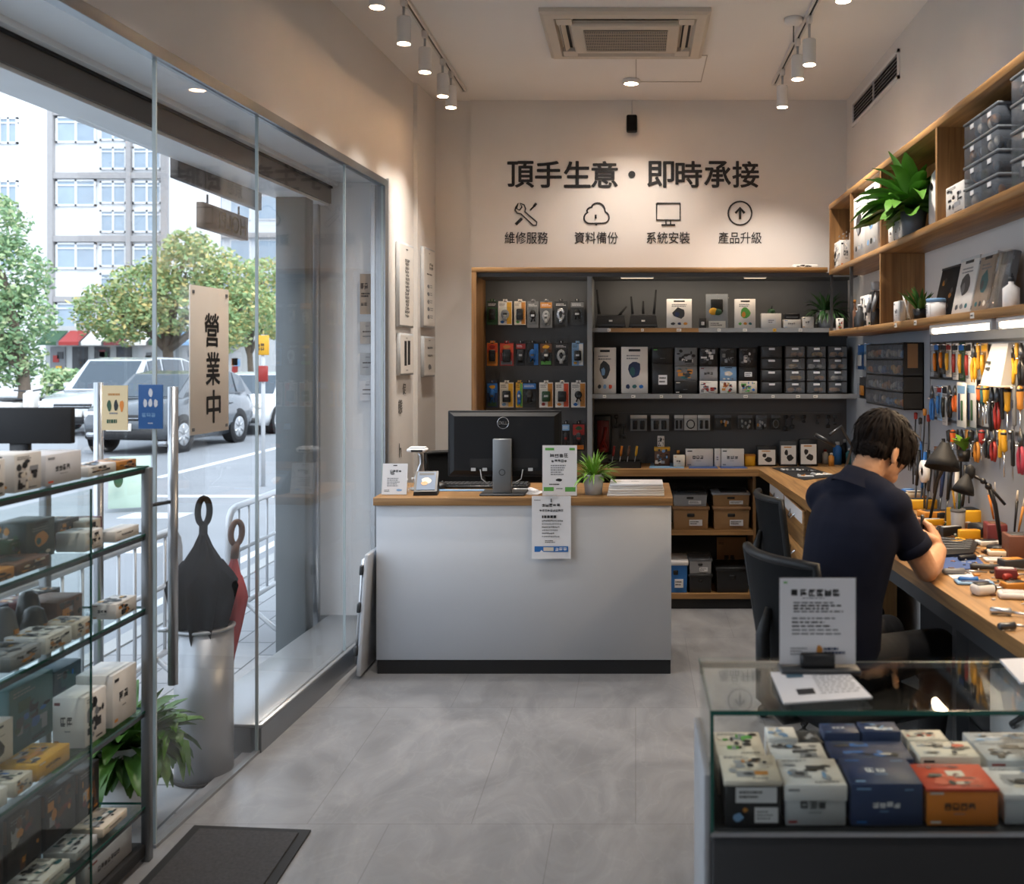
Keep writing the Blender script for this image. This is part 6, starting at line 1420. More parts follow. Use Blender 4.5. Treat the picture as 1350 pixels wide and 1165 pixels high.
def tweezer(c, L, Y, z, label, group):
    t = wallthing('tweezers', label, 'tweezers', Y, z - L, group)
    MB().mat(CHROME).tube([(-.001, 0, L * .7), (-.036, 0, L * .7)], .003, 6).build('hanging_hook', None, t)
    for s in (-1, 1): MB().mat(tool_mats(c)).tube([(-.026, s * .002, L), (-.026, s * .009, L * .55), (-.026, s * .001, 0)], [.004, .0055, .0015], 6).build('arm', None, t)
def knife(c, L, Y, z, label, group):
    t = wallthing('utility_knife', label, 'knife', Y, z - L, group)
    MB().mat(CHROME).tube([(-.001, 0, L - .01), (-.045, 0, L - .01)], .003, 6).build('hanging_hook', None, t)
    MB().mat(tool_mats(c)).box(-.036, -.022, -.011, .011, L * .28, L, .006, 2).build('handle', None, t)
    MB().mat(STEEL).add([(-.0285, -.006, L * .3), (-.0285, .006, L * .3), (-.0285, .006, .01), (-.0285, -.006, 0), (-.0295, -.006, L * .3), (-.0295, .006, L * .3), (-.0295, .006, .01), (-.0295, -.006, 0)], [(0, 1, 2, 3), (7, 6, 5, 4), (0, 3, 7, 4), (1, 5, 6, 2), (2, 6, 7, 3), (0, 4, 5, 1)]).build('blade', None, t)
    MB().mat(BLACK).box(-.038, -.036, -.005, .005, L * .6, L * .75, .002, 1).build('slider', None, t)
def tool_card(Y, z, w, h, m1, m2, label, group):
    t = wallthing('carded_tool', label, 'carded tool', Y, z - h, group)
    k = MB().mat(m1).box(-.022, -.018, -w / 2, w / 2, 0, h, .001, 1); b = (-.022, -.018, -w / 2, w / 2, 0, h); rect(k, b, '-x', .05, .95, .8, .97, rw.choice([BLUE, RED, YELLOW, INK])); lines(k, b, '-x', .1, .9, .06, .16, 2, rw, INKG); k.build('card', None, t)
    k = MB().mat(m2).tube([(-.03, 0, h * .7), (-.03, .004, h * .45), (-.03, -.002, h * .2)], [.008, .01, .006], 8); k.mat(STEEL).tube([(-.03, 0, h * .75), (-.03, 0, h * .7)], .004, 6); k.build('tool', None, t)
    MB().mat(CLEAR).box(-.045, -.022, -w * .4, w * .4, h * .16, h * .78, .005, 1).build('clear_dome', None, t); MB().mat(CHROME).tube([(-.001, 0, h - .008), (-.05, 0, h - .008)], .003, 6).build('hanging_hook', None, t)
XT = RIGHT - .04
def ypx(px): return yat(px, XT)
def row(items, pyt, nm, fmt):
    for i, (kind, c, px, L) in enumerate(items):
        Y = ypx(px); z = zat(pyt, Y); lab = '%s %s, %s from the drawer cabinet in the %s tool row' % (c, fmt[kind], ORD[i] if i < 20 else 'last', nm); g = 'tools in the %s row' % nm
        if kind == 's': screwdriver(c, L, Y, z, lab.replace(c + ' ', c + '-handled '), g)
        elif kind == 'p': pliers(c, L, Y, z, lab.replace(c + ' ', c + '-handled '), g)
        elif kind == 't': tweezer(c, L, Y, z, lab, g)
        elif kind == 'k': knife(c, L, Y, z, lab, g)
        elif kind == 'c': tool_card(Y, z, .075, L, {'white': CARD, 'grey': LGREY, 'yellow': CREAM, 'green': DGREEN, 'black': DGREY, 'brown': KRAFT, 'blue': SKYB}[c], {'white': RED, 'grey': BLACK, 'yellow': YELLOW, 'green': YELLOW, 'black': ORANGE, 'brown': YELLOW, 'blue': BLUE}[c], lab.replace(c + ' ', c + ' carded '), g)
FM = {'s': 'screwdriver', 'p': 'pliers', 't': 'tweezers', 'k': 'utility knife', 'c': 'tool pack'}
row([('c', 'black', 1233, .17), ('c', 'black', 1241, .15), ('c', 'yellow', 1249, .16), ('c', 'white', 1258, .17), ('c', 'green', 1266, .17), ('c', 'white', 1275, .18), ('p', 'yellow', 1284, .17), ('k', 'yellow', 1290, .16), ('c', 'brown', 1296, .17), ('p', 'yellow', 1334, .16), ('k', 'yellow', 1341, .17), ('p', 'black', 1347, .16)], 452, 'upper', FM)
row([('p', 'blue', 1229, .17), ('c', 'blue', 1237, .17), ('c', 'grey', 1244, .19), ('p', 'black', 1252, .15), ('p', 'orange', 1259, .12), ('s', 'orange', 1292, .14), ('s', 'teal', 1297, .17), ('s', 'yellow', 1301, .16), ('p', 'black', 1308, .19), ('p', 'red', 1315, .18), ('k', 'black', 1322, .19), ('s', 'yellow', 1329, .22), ('k', 'grey', 1338, .22), ('s', 'amber', 1346, .2)], 508, 'middle', FM)
row([('s', 'black', 1252, .12), ('s', 'orange', 1257, .13), ('t', 'black', 1262, .12), ('p', 'brown', 1268, .13), ('k', 'amber', 1275, .12), ('s', 'black', 1281, .12), ('p', 'amber', 1288, .14), ('s', 'red', 1295, .13), ('p', 'black', 1302, .12), ('p', 'red', 1310, .13), ('k', 'yellow', 1319, .16), ('s', 'yellow', 1325, .19), ('k', 'black', 1336, .2), ('p', 'pink', 1346, .17)], 566, 'lower', FM)
# white slanted power supply pack and white/blue spudger packs
t = wallthing('power_supply_case', 'white slanted plastic case hanging among the yellow tools', 'case', yat(1312, 1.44), zat(506, 4.1))
k = MB().mat(LGREY); k.add([(-.075, -.10, 0), (-.001, -.10, 0), (-.001, .13, 0), (-.075, .13, 0), (-.045, -.10, .165), (-.001, -.10, .17), (-.001, .08, .17), (-.045, .08, .165)], [(3, 2, 1, 0), (4, 5, 6, 7), (0, 1, 5, 4), (1, 2, 6, 5), (2, 3, 7, 6), (3, 0, 4, 7)]); k.build('shell', None, t)
k = MB().mat(DGREY); k.box(-.07, -.062, .05, .085, .06, .07).box(-.068, -.06, .05, .085, .085, .095); k.mat(CREAM).box(-.08, -.005, -.105, .135, -.008, -.0005, .002, 1); k.build('slots', None, t)
for i, px in enumerate((1274, 1281)):
    Y = ypx(px); t = wallthing('carded_tool', ('white pack of blue and green opening picks in the middle of the tool wall' if i == 0 else 'pale pack standing out behind the blue and green picks'), 'carded tool', Y, zat(563, Y))
    h = .2 + .01 * i; off = -.05 + .02 * i
    k = MB().mat(CARD if i == 0 else LGREY).box(off, off + .004, -.06, .06, 0, h, .001, 1); k.build('card', None, t)
    k = MB().mat(NAVY).box(off - .006, off - .0005, .012, .03, .03, .15, .004, 1); k.mat(DGREEN).box(off - .006, off - .0005, -.025, -.008, .03, .12, .004, 1); k.mat(SKYB).box(off - .001, off, -.05, .05, .15, .185); k.build('picks', None, t)
    MB().mat(CHROME).tube([(-.001, 0, h - .01), (off, 0, h - .01)], .003, 6).build('hanging_hook', None, t)
# long cables hanging by the panel joint
for i, (px, py0, py1) in enumerate(((1210, 545, 640), (1216, 552, 600), (1222, 540, 650), (1227, 548, 660))):
    Y = yat(px, 1.49); z0, z1 = zat(py1, Y), zat(py0, Y)
    t = wallthing('hanging_cable', 'black test lead hanging below the drawer cabinet, %s from the camera end' % ORD[3 - i], 'cable', Y, z0, 'test leads below the drawer cabinet'); hh = z1 - z0
    MB().mat(BLACK if i != 1 else MGREY).tube([(-.02, .0, hh), (-.022, .01 * (-1) ** i, hh * .7), (-.03, .02 * (-1) ** i, hh * .35), (-.04, -.02 * (-1) ** i, 0.01)], .004, 6).build('lead', None, t)
    MB().mat((RED, BLACK, AMBER, RED)[i]).box(-.03, -.012, -.008, .008, hh - .03, hh + .006, .004, 1).build('clip', None, t)

# ================================================================= THINGS ON THE SIDE BENCH
def bpt(px, py, z=ZB):
    Y = (CH - z) * F / (py - CY); return Vector((xat(px, Y), Y, z))
# desk lamp with jointed arm
def lampshade(mb, c, d, r, L):
    d = Vector(d).normalized(); a = d.orthogonal().normalized(); b = d.cross(a); n = 20
    prof = [(r * .28, 0), (r * .34, L * .12), (r * .55, L * .35), (r * .85, L * .7), (r, L), (r * .96, L), (r * .78, L * .68), (0, L * .3)]
    vs = [Vector(c) + d * h + (a * math.cos(2 * PI * j / n) + b * math.sin(2 * PI * j / n)) * q for q, h in prof for j in range(n)]
    mb.add(vs, [(i * n + j, i * n + (j + 1) % n, (i + 1) * n + (j + 1) % n, (i + 1) * n + j) for i in range(len(prof) - 1) for j in range(n)], True)
yl = 3.85
t = thing('desk_lamp', 'black jointed desk lamp bent over the bench clutter', 'lamp', (xat(1320, yl), yl, ZB))
o = Vector((xat(1320, yl), yl, ZB))
def rl_(px, py, Y): return at(px, py, Y) - o
MB().mat(BLACK).lathe([(.055, 0), (.055, .012), (.02, .02), (0, .02)], n=24).build('base', None, t)
k = MB().mat(BLACK); k.tube([(0, 0, .018), rl_(1312, 665, yl), rl_(1303, 640, yl)], .009, 8); k.tube([rl_(1304, 641, yl), rl_(1325, 665, yl)], .006, 6); k.build('lower_arm', None, t)
k = MB().mat(BLACK).tube([rl_(1303, 640, yl), rl_(1297, 634, yl), rl_(1283, 627, yl)], .006, 8); k.ball(rl_(1303, 641, yl), .014); k.ball(rl_(1296, 634, yl), .012); k.build('upper_arm', None, t)
LSH = mat('lamp_enamel', (26, 26, 27), .65, spec=.3)
k = MB().mat(LSH); lampshade(k, rl_(1276, 625, yl), (-.35, -.2, -1), .044, .075); k.ball(rl_(1279, 622, yl), (.02, .02, .03)); k.build('lamp_shade', None, t)
y2 = 4.25
t = thing('clamp_lamp', 'larger dark grey cone lamp above the bench before the tool wall', 'lamp', (xat(1240, y2), y2, ZB)); o = Vector((xat(1240, y2), y2, ZB))
k = MB().mat(LSH); lampshade(k, rl_(1246, 584, y2), (-.2, -.25, -1), .075, .11); k.build('lamp_shade', None, t)
k = MB().mat(BLACK).tube([(0.03, .26, 0), (.05, .2, .2), rl_(1256, 596, y2), rl_(1248, 584, y2)], .007, 8); k.build('arm', None, t); MB().mat(BLACK).lathe([(.04, 0), (.04, .012), (0, .014)], c=(.03, .26, 0), n=20).build('foot', None, t)
# helper for simple bench goods
def bench_thing(name, label, cat, px, py, rz=0, group=None):
    p = bpt(px, py); return thing(name, label, cat, p, rz, group)
t = bench_thing('tool_cup', 'pale grey cup holding tools in the middle of the bench', 'cup', 1263, 700)
MB().mat(LGREY).lathe([(.026, 0), (.028, .004), (.031, .09), (.031, .096), (.027, .096), (.025, .01), (0, .01)], n=24).build('body', None, t); MB().mat(MGREY).lathe([(.0325, .084), (.0325, .094), (.031, .097)], n=24).build('rim', None, t)
cp = bpt(1263, 700)
for i, (c, dx, dy, L, lab) in enumerate(((YELLOW, -.012, .0, .17, 'yellow handled tool standing in the pale grey cup'), (BLACK, .012, .008, .15, 'black tool leaning in the pale grey cup'), (DGREEN, .0, -.01, .16, 'green probe standing in the pale grey cup'))):
    t = thing('hand_probe', lab, 'tool', (cp.x, cp.y, ZB + .012)); MB().mat(STEEL).tube([(dx * .6, dy * .6, 0), (dx * 1.1, dy * 1.1, L * .5)], .002, 6).build('tip', None, t); MB().mat(c).tube([(dx * 1.1, dy * 1.1, L * .5), (dx * 1.9, dy * 1.9, L)], [.004, .005], 8).build('handle', None, t)
# blue work mat, dark circuit boards, phone
def flatquad(name, label, cat, pts, m, t_=.003, z=ZB, extra=None):
    P = [bpt(*q) for q in pts]; k = MB().mat(m).prism([(p.x, p.y) for p in P], z + .0004, z + t_)
    if extra: extra(k, P, z + t_)
    return tag(k.build(name), label, cat)
MATB = mat('blue_mat', (52, 78, 132), .7)
flatquad('work_mat', 'blue silicone work mat on the bench edge beyond the elbow', 'work mat', [(1229, 736), (1285, 731), (1303, 750), (1236, 752)], MATB)
def keysx(k, P, z):
    k.mat(MGREY)
    a, b, c, d = [Vector((p.x, p.y, z)) for p in P]
    for i in range(10):
        for j in range(5):
            u, v = (i + .3) / 10.5, (j + .3) / 5.5
            p = a.lerp(b, u).lerp(d.lerp(c, u), v); k.box(p.x - .006, p.x + .006, p.y - .008, p.y + .008, z, z + .003)
flatquad('laptop_board', 'dark laptop keyboard deck lying on the bench by the hand', 'computer part', [(1236, 711), (1290, 716), (1283, 733), (1232, 737), (1226, 727)], BLACK, .014, extra=None)
kk = MB(); P = [bpt(1238, 713), bpt(1286, 718), bpt(1280, 731), bpt(1234, 734)]; keysx(kk, P, ZB + .0145); tag(kk.build('loose_keycaps'), 'field of grey keys lying over the dark laptop deck', 'keys', None, 'stuff')
flatquad('white_document', 'white paper slip on the bench edge under the screwdrivers', 'paper', [(1248, 757), (1280, 755), (1284, 761), (1256, 763)], PAPER, .002)
flatquad('repair_mat', 'blue repair mat lying before the white display boxes, nearer the counter', 'work mat', [(908, 612.5), (942, 612.5), (947, 617.5), (908, 617.5)], MATB, .003)
flatquad('repair_mat', 'blue repair mat lying before the white display boxes, nearer the corner', 'work mat', [(946, 612.5), (978, 612.5), (986, 617.5), (950, 617.5)], MATB, .003)
flatquad('printed_leaflet', 'white and blue leaflet on the back bench before the yellow lidded box', 'paper', [(858, 610.5), (898, 610.5), (902, 617.3), (856, 617.3)], SKYB, .004)
flatquad('black_component_mat', 'large black mat with circuit boards at the bench corner', 'work mat', [(1018, 617), (1062, 615), (1104, 628), (1060, 633), (1046, 629)], BLACKM, .004)
rk = random.Random(12)
CB = [(BLACK, 'black'), (DGREEN, 'green'), (LGREY, 'silver'), (CARD, 'white'), (DGREY, 'dark grey'), (BLUE, 'blue'), (AMBER, 'amber')]
def circuit(px, py, w, d, rz, m, label, zoff=.0):
    t = bench_thing('circuit_board', label, 'circuit board', px, py, rz, 'circuit boards on the bench'); t.location.z += zoff
    k = MB().mat(m).box(-w / 2, w / 2, -d / 2, d / 2, 0.0006, .0035)
    for _ in range(9): k.mat(rk.choice([BLACK, LGREY, AMBER, CARD])); x, y = rk.uniform(-.4, .35) * w, rk.uniform(-.4, .35) * d; k.box(x, x + w * rk.uniform(.05, .14), y, y + d * rk.uniform(.06, .2), .0035, .0035 + rk.uniform(.002, .008))
    k.build('board', None, t); MB().mat(LGREY).box(-w * .5, -w * .38, -d * .3, d * .3, .0035, .012, .001, 1).build('connector', None, t)
for i, (px, py, w, d, rz, m, lb) in enumerate(((1042, 621, .12, .09, .1, DGREY, 'dark circuit board on the black corner mat, nearest the standing boxes'), (1063, 621.5, .13, .09, -.2, BLACK, 'black circuit board in the middle of the black corner mat'), (1083, 626, .12, .08, .3, CARD, 'white edged circuit board at the worker end of the black corner mat'), (1062, 628.5, .1, .07, -.1, LGREY, 'silver circuit board on the near edge of the black corner mat'))):
    circuit(px, py, w, d, rz, m, lb, .0042)
for i, (px, py, w, d, rz, m, lb) in enumerate(((1250, 690, .10, .07, .2, DGREEN, 'green circuit board among the tools near the grey cup'), (1296, 716, .11, .07, -.3, DGREY, 'dark circuit board beside the laptop deck'), (1290, 703, .1, .06, .4, AMBER, 'amber circuit board before the yellow bin'), (1270, 706, .09, .05, 0, DGREEN, 'small green circuit board before the grey cup'))): circuit(px, py, w, d, rz, m, lb)
# loose hand tools lying on the bench
def lying(kind, px, py, ang, L, c, label):
    t = bench_thing(kind, label, kind.replace('_', ' '), px, py, ang, 'loose tools on the bench')
    z = .012
    MB().mat(c).tube([(-L * .5, 0, z), (-L * .45, 0, z), (-L * .2, 0, z), (-L * .02, 0, z), (0, 0, z)], [.007, .011, .009, .011, .005], 10).build('handle', None, t)
    k = MB().mat(STEEL).tube([(0, 0, z), (L * .5, 0, z * .5)], [.004, .0025], 8); k.build('shaft', None, t)
lying('screwdriver', 1286, 738, .35, .15, BLACK, 'black screwdriver lying on the blue work mat')
lying('screwdriver', 1318, 752, -.2, .2, DGREY, 'large dark grey driver lying beyond the blue work mat')
lying('screwdriver', 1272, 757, .1, .16, MGREY, 'grey thin driver lying beside the white paper slip')
lying('soldering_tool', 1312, 780, .5, .16, BLACK, 'black soldering tool on the bare wood near the showcase')
lying('soldering_tool', 1290, 769, -.15, .13, BLUE, 'blue handled tool on the bare wood near the showcase')
lying('tweezers', 1334, 812, -.4, .12, STEEL, 'steel tweezers near the showcase end of the bench')
lying('tweezers', 1338, 830, .2, .1, DSTEEL, 'dark tweezers lowest at the showcase end of the bench')
lying('screwdriver', 1340, 762, .6, .14, RED, 'red screwdriver at the wall side of the bench')
def lump(name, label, cat, px, py, dims, m, bev=.01, rz=0, top=None, part='shell'):
    t = bench_thing(name, label, cat, px, py, rz); MB().mat(m).box(-dims[0] / 2, dims[0] / 2, 0, dims[1], 0.0005, dims[2], bev, 2).build(part, None, t)
    if top: MB().mat(top).box(-dims[0] * .38, dims[0] * .38, dims[1] * .15, dims[1] * .85, dims[2] - .0004, dims[2] + .002, .001, 1).build('face', None, t)
    return t
lump('yellow_parts_bin', 'open yellow parts bin behind the pale grey cup', 'bin', 1281, 699, (.13, .12, .085), YELLOW, .006, .1, top=BLACK)
lump('yellow_parts_bin', 'low yellow tray beyond the hand beside the wall', 'bin', 1240, 683, (.16, .08, .03), AMBER, .005, .2, top=BLACK)
lump('red_storage_box', 'red open box of brushes at the wall end of the bench', 'box', 1322, 716, (.12, .09, .075), WINE, .004, -.15, top=BROWN)
lump('red_storage_box', 'rust coloured box of tools cut by the picture edge', 'box', 1350, 737, (.11, .1, .085), mat('rust_box', (104, 62, 46), .6), .004, -.1, top=DGREY)
lump('multimeter', 'black meter lying near the grey cup', 'meter', 1302, 709, (.06, .1, .05), BLACK, .01, .3, top=DGREY)
lump('sponge_holder', 'blue sponge block at the back of the bench', 'sponge', 1200, 655, (.08, .05, .04), BLUE, .01, 0, top=SKYB)
lump('tape_dispenser', 'beige rounded dispenser beside the worker', 'dispenser', 1207, 662, (.10, .05, .055), mat('beige_plastic', (196, 176, 146), .5), .02, .1, top=CREAM)
lump('instrument_case', 'small yellow instrument with black dials beyond the hand', 'instrument', 1218, 672, (.14, .07, .05), YELLOW, .008, .05, top=BLACK)
lump('instrument_case', 'white instrument with two round dials behind the hand', 'instrument', 1212, 651, (.12, .06, .04), CARD, .01, .0, top=MGREY)
lump('phone', 'light blue phone lying near the showcase end', 'phone', 1287, 772, (.12, .06, .01), SKYB, .004, -.1, top=NAVY)
lump('glue_gun', 'white and black glue gun body near the showcase', 'glue gun', 1302, 786, (.07, .05, .035), CARD, .012, .3, top=BLACK)
lump('plastic_cover', 'clear white plastic cover on the wood near the showcase', 'cover', 1338, 791, (.09, .06, .02), CARD, .008, -.2, top=LGREY)
lump('white_tray', 'white shallow tray before the red box', 'tray', 1322, 742, (.12, .05, .012), CARD, .004, -.1, top=LGREY)
# brushes and pens standing in the red boxes and in a pot
for i, (px, py, c, L, lb) in enumerate(((1316, 712, ORANGE, .17, 'orange handled brush in the red box'), (1322, 711, BLACK, .19, 'tall black brush in the red box'), (1328, 713, STEEL, .18, 'steel tool in the red box'), (1344, 731, BLACK, .2, 'black brush in the rust box'), (1349, 733, AMBER, .17, 'amber brush in the rust box'))):
    p = bpt(px, py); t = thing('brush', lb, 'brush', (p.x, p.y + .05, ZB + .078)); MB().mat(c).tube([(0, 0, 0), (.01 * (i - 2), 0, L * .6)], [.004, .006], 8).build('handle', None, t); MB().mat(CREAM if c is not STEEL else DGREY).tube([(.01 * (i - 2), 0, L * .6), (.013 * (i - 2), 0, L * .8)], [.006, .003], 8).build('bristles', None, t)
t = thing('trailing_plant', 'small green leafy sprig in a black bracket pot under the tool rows', 'plant', (1.455, yat(1271, 1.455), zat(608, 4.37)))
MB().mat(BLACK).lathe([(.022, -.0), (.032, .05), (.03, .05), (0, .04)], n=18).box(.03, .043, -.01, .01, .02, .04).build('pot', None, t)
k = MB().mat(LEAFB); rr = random.Random(4)
for i in range(14):
    a = rr.uniform(0, 2 * PI); leafblade(k, (0, 0, .045), (math.cos(a) * .5 - .2, math.sin(a) * .6, 1), rr.uniform(.06, .11), .03, .8, rr)
for v in k.v: v.x = min(v.x, .04)
k.build('leaves', None, t)
# coiled tape/white reel and clutter at the back corner of the bench
t = thing('adhesive_reel', 'white reel of tape standing against the tool wall', 'tape reel', (1.36, 4.75, ZB + .0005))
k = MB(Matrix.Translation((.06, .1, .19)) @ Matrix.Rotation(PI / 2, 4, 'Y')).mat(CARD); k.lathe([(.02, -.012), (.055, -.012), (.055, .012), (.02, .012), (.02, -.012)], n=24); k.build('roll', None, t); MB().mat(DSTEEL).tube([(.06, .1, .0), (.06, .1, .19)], .005, 6).build('stand', None, t)
cl = [('spray_can', 'blue spray can in the bench corner behind the worker', 1104, 612, .03, .16, BLUE), ('spray_can', 'black spray can in the bench corner behind the worker', 1113, 610, .03, .17, BLACK), ('flux_bottle', 'amber bottle in front of the corner spray cans', 1096, 614, .02, .09, AMBER), ('flux_bottle', 'pale green bottle in the bench corner', 1120, 613, .026, .12, TEAL), ('glue_bottle', 'white bottle in the bench corner beside the standing boxes', 1088, 611, .022, .1, CARD)]
for n_, lb, px, py, r, h, c in cl:
    t = bench_thing(n_, lb, n_.replace('_', ' '), px, py); MB().mat(c).lathe([(r, 0), (r, h * .72), (r * .5, h * .82), (r * .5, h * .86)], n=18).build('body', None, t); MB().mat(LGREY if c is not CARD else RED).lathe([(r * .55, h * .86), (r * .5, h), (0, h)], n=14).build('cap', None, t)
t = thing('magnifier_lamp', 'dark jointed magnifier lamp at the bench corner behind the worker', 'lamp', (1.28, 6.1, ZB)); MB().mat(BLACK).lathe([(.06, 0), (.06, .015), (0, .018)], n=20).build('base', None, t)
MB().mat(DSTEEL).tube([(0, 0, .015), (.06, 0, .2), (-.02, -.05, .33), (-.1, -.1, .28)], .009, 8).build('arm', None, t); k = MB(Matrix.Translation((-.13, -.12, .25)) @ Matrix.Rotation(.5, 4, 'Y')).mat(BLACK); k.lathe([(.05, -.012), (.07, -.012), (.07, .012), (.05, .012), (.05, -.012)], n=24); k.build('lens_ring', None, t)
for i, (px, c, lb) in enumerate(((1170 + 35, BLACK, 'black'), (1211, BLUE, 'blue'), (1217, DGREY, 'dark grey'), (1224, BLACK, 'short black'), (1231, NAVY, 'navy'), (1231, BLACK, 'thick black'), (1231, CARD, 'white handled'), (1231, BLACK, 'thin black'))):
    p = bpt(px, 632 + i * 3); t = thing('file_tool', '%s long tool standing in the rack against the wall, %s from the worker' % (lb, ORD[i]), 'tool', (1.43, 5.02 - .1 * i, ZB), 0, 'tools standing behind the worker')
    MB().mat(c).tube([(0, 0, .1), (.01, 0, .2), (.015, 0, .28)], [.008, .011, .009], 8).build('handle', None, t); MB().mat(DSTEEL).tube([(-.01, 0, .0), (0, 0, .1)], .005, 6).build('blade', None, t)

# ================================================================= THINGS ON THE BACK BENCH
Yb = 6.82
def bk(px0, px1, pyt, Y, dep, col, arts, label, **k): return carton(label, xat(px0, Y), xat(px1, Y), Y, Y + dep, ZB + .001, zat(pyt, Y), col, arts, **k)
t = thing('tool_tray', 'black open tool tray on the back bench behind the counter plant', 'tray', (xat(823, 6.75), 6.75, ZB)); w = 44 * 6.75 / F / 2
MB().mat(BLACK).box(-w, w, -.06, .1, 0.0005, .012).box(-w, w, -.06, -.054, .012, .045).box(-w, w, .094, .1, .012, .045).box(-w, -w + .006, -.06, .1, .012, .045).box(w - .006, w, -.06, .1, .012, .045).build('tray', None, t); MB().mat(DGREY).box(-.006, .006, -.054, .094, .012, .035).build('partition', None, t)
for i, (c, lb) in enumerate(((RED, 'red'), (ORANGE, 'orange'), (BROWN, 'brown'), (YELLOW, 'yellow'))):
    t = thing('screwdriver', '%s screwdriver standing in the black tray on the back bench' % lb, 'screwdriver', (xat(806 + 10 * i, 6.75), 6.78, ZB + .013), 0, 'screwdrivers in the black tray'); MB().mat(STEEL).tube([(0, 0, 0), (.01, 0, .06)], .003, 6).build('shaft', None, t); MB().mat(c).tube([(.01, 0, .06), (.014, 0, .08), (.02, 0, .13)], [.005, .009, .008], 8).build('handle', None, t)
bk(863, 883, 590, Yb, .06, BROWN, [('-y', 'busy', (DGREY, CREAM, SKYB))], 'small clear box with yellow lid on the back bench', lid=(YELLOW, .82), seed=31)
carton('tiny white speaker box standing on the yellow lidded box', xat(867, Yb), xat(876, Yb), Yb + .005, Yb + .045, zat(590, Yb) + .004, zat(575, Yb), CARD, [('-y', 'busy', (INK, DGREY, INKG))], seed=32)
t = thing('amber_bottle', 'small amber bottle on the back bench beside the white display boxes', 'bottle', (xat(894, Yb), Yb, ZB)); MB().mat(BROWN).lathe([(.022, 0), (.024, .05), (.009, .07), (.009, .09)], n=16).build('body', None, t); MB().mat(AMBER).lathe([(.012, .09), (.011, .11), (0, .11)], n=12).build('cap', None, t)
bk(888, 903, 600, 6.75, .05, CREAM, [('-y', 'text')], 'low cream carton before the amber bottle', seed=33)
for i, (px0, px1, lb) in enumerate(((904, 940, 'wide white display box with black title strip on the back bench'), (942, 950, 'narrow white display box between the two wide ones'), (951, 981, 'white display box nearest the yellow tub on the back bench'))):
    o = bk(px0, px1, 591.5, 6.79, .035, CARD, [('-y', 'text' if i != 1 else 'label', (INK, INKG))], lb, seed=34 + i)
t = thing('yellow_tub', 'yellow transparent tub of parts on the back bench', 'tub', (xat(989, Yb), Yb, ZB)); MB().mat(YELLOW).box(-.036, .036, 0, .07, 0.0005, .075, .006, 1).build('tub', None, t); MB().mat(AMBER).box(-.039, .039, -.003, .073, .07, .08, .003, 1).build('lid', None, t)
def stand_pack(px0, px1, pyt, label, c1, seed, back=BLACK):
    x0, x1 = xat(px0, Yb), xat(px1, Yb); w = (x1 - x0) / 2; h = zat(pyt, Yb) - ZB; rr = random.Random(seed)
    t = thing('boxed_accessory', label, 'boxed accessory', ((x0 + x1) / 2, Yb, ZB), 0, 'standing product boxes on the back bench')
    MB().mat(back).box(-w, w, .0, .05, .0005, h, .004, 1).build('case', None, t)
    b = (-w * .86, w * .86, -.0015, .0, h * .08, h * .82); k = MB().mat(CARD).box(*b); blob(k, b, '-y', .6, .35, .24, .18, c1, rr); blob(k, b, '-y', .35, .62, .14, .16, BLACK, rr); rect(k, b, '-y', .2, .7, .88, .94, AMBER); k.build('insert', None, t)
stand_pack(998, 1024, 588, 'black framed pack with two black plugs, first standing box after the yellow tub', BLACK, 1)
stand_pack(1028, 1051, 581, 'white fronted pack with a black phone stand, second standing box after the yellow tub', INK, 2, DGREY)
stand_pack(1054, 1078, 579, 'black edged pack with black camera picture, third standing box after the yellow tub', BLACK, 3)

# ----------------------------------------------------------------- dense small clutter on the side bench
rq = random.Random(33)
def coil(px, py, r, c, label, dz=0):
    t = bench_thing('coiled_cable', label, 'cable', px, py, 0, 'coiled cables on the bench'); t.location.z += dz
    k = MB().mat(c); k.tube([((r + .004 * math.sin(i * .9)) * math.cos(i * .35), (r + .004 * math.cos(i * .7)) * math.sin(i * .35), .005 + .0006 * i % .012) for i in range(56)], .0035, 6); k.build('coil', None, t)
    MB().mat(BLACK).box(r - .008, r + .012, -.02, .012, .001, .012, .003, 1).build('plug', None, t)
coil(1300, 699, .035, BLACK, 'coil of black cable beside the yellow parts bin'); coil(1238, 700, .03, DGREY, 'small grey cable coil between the hand and the grey cup'); coil(1312, 730, .035, BLACK, 'coil of black cable before the red box'); coil(1333, 775, .03, RED, 'red cable coil at the wall side near the showcase'); coil(1262, 716, .028, YELLOW, 'yellow wire coil beside the laptop deck')
for i, (px, py, c, L, w_, lb) in enumerate(((1231, 693, YELLOW, .10, .03, 'yellow pocket meter by the hand'), (1247, 683, BLACK, .08, .04, 'black relay box behind the hand'), (1256, 707, BLACK, .1, .03, 'black slim module before the grey cup'), (1279, 711, YELLOW, .09, .025, 'yellow strip of parts before the bins'), (1307, 720, CARD, .09, .05, 'white instruction card beside the black coil'), (1318, 734, CREAM, .08, .05, 'cream card by the red box'), (1340, 752, DGREY, .09, .05, 'dark grey block at the wall side of the bench'), (1327, 764, WINE, .07, .04, 'wine red pouch beyond the black soldering tool'), (1342, 780, AMBER, .08, .04, 'amber plastic strip near the clear cover'), (1273, 700, BROWN, .06, .04, 'brown component box by the grey cup foot'), (1226, 664, ORANGE, .07, .03, 'orange plastic block behind the hand'), (1236, 668, NAVY, .09, .04, 'navy case beyond the hand'))):
    lump('small_module', lb, 'module', px, py, (L, w_, rq.uniform(.012, .04)), c, .004, rq.uniform(-.5, .5), top=rq.choice([BLACK, DGREY, LGREY, AMBER]))
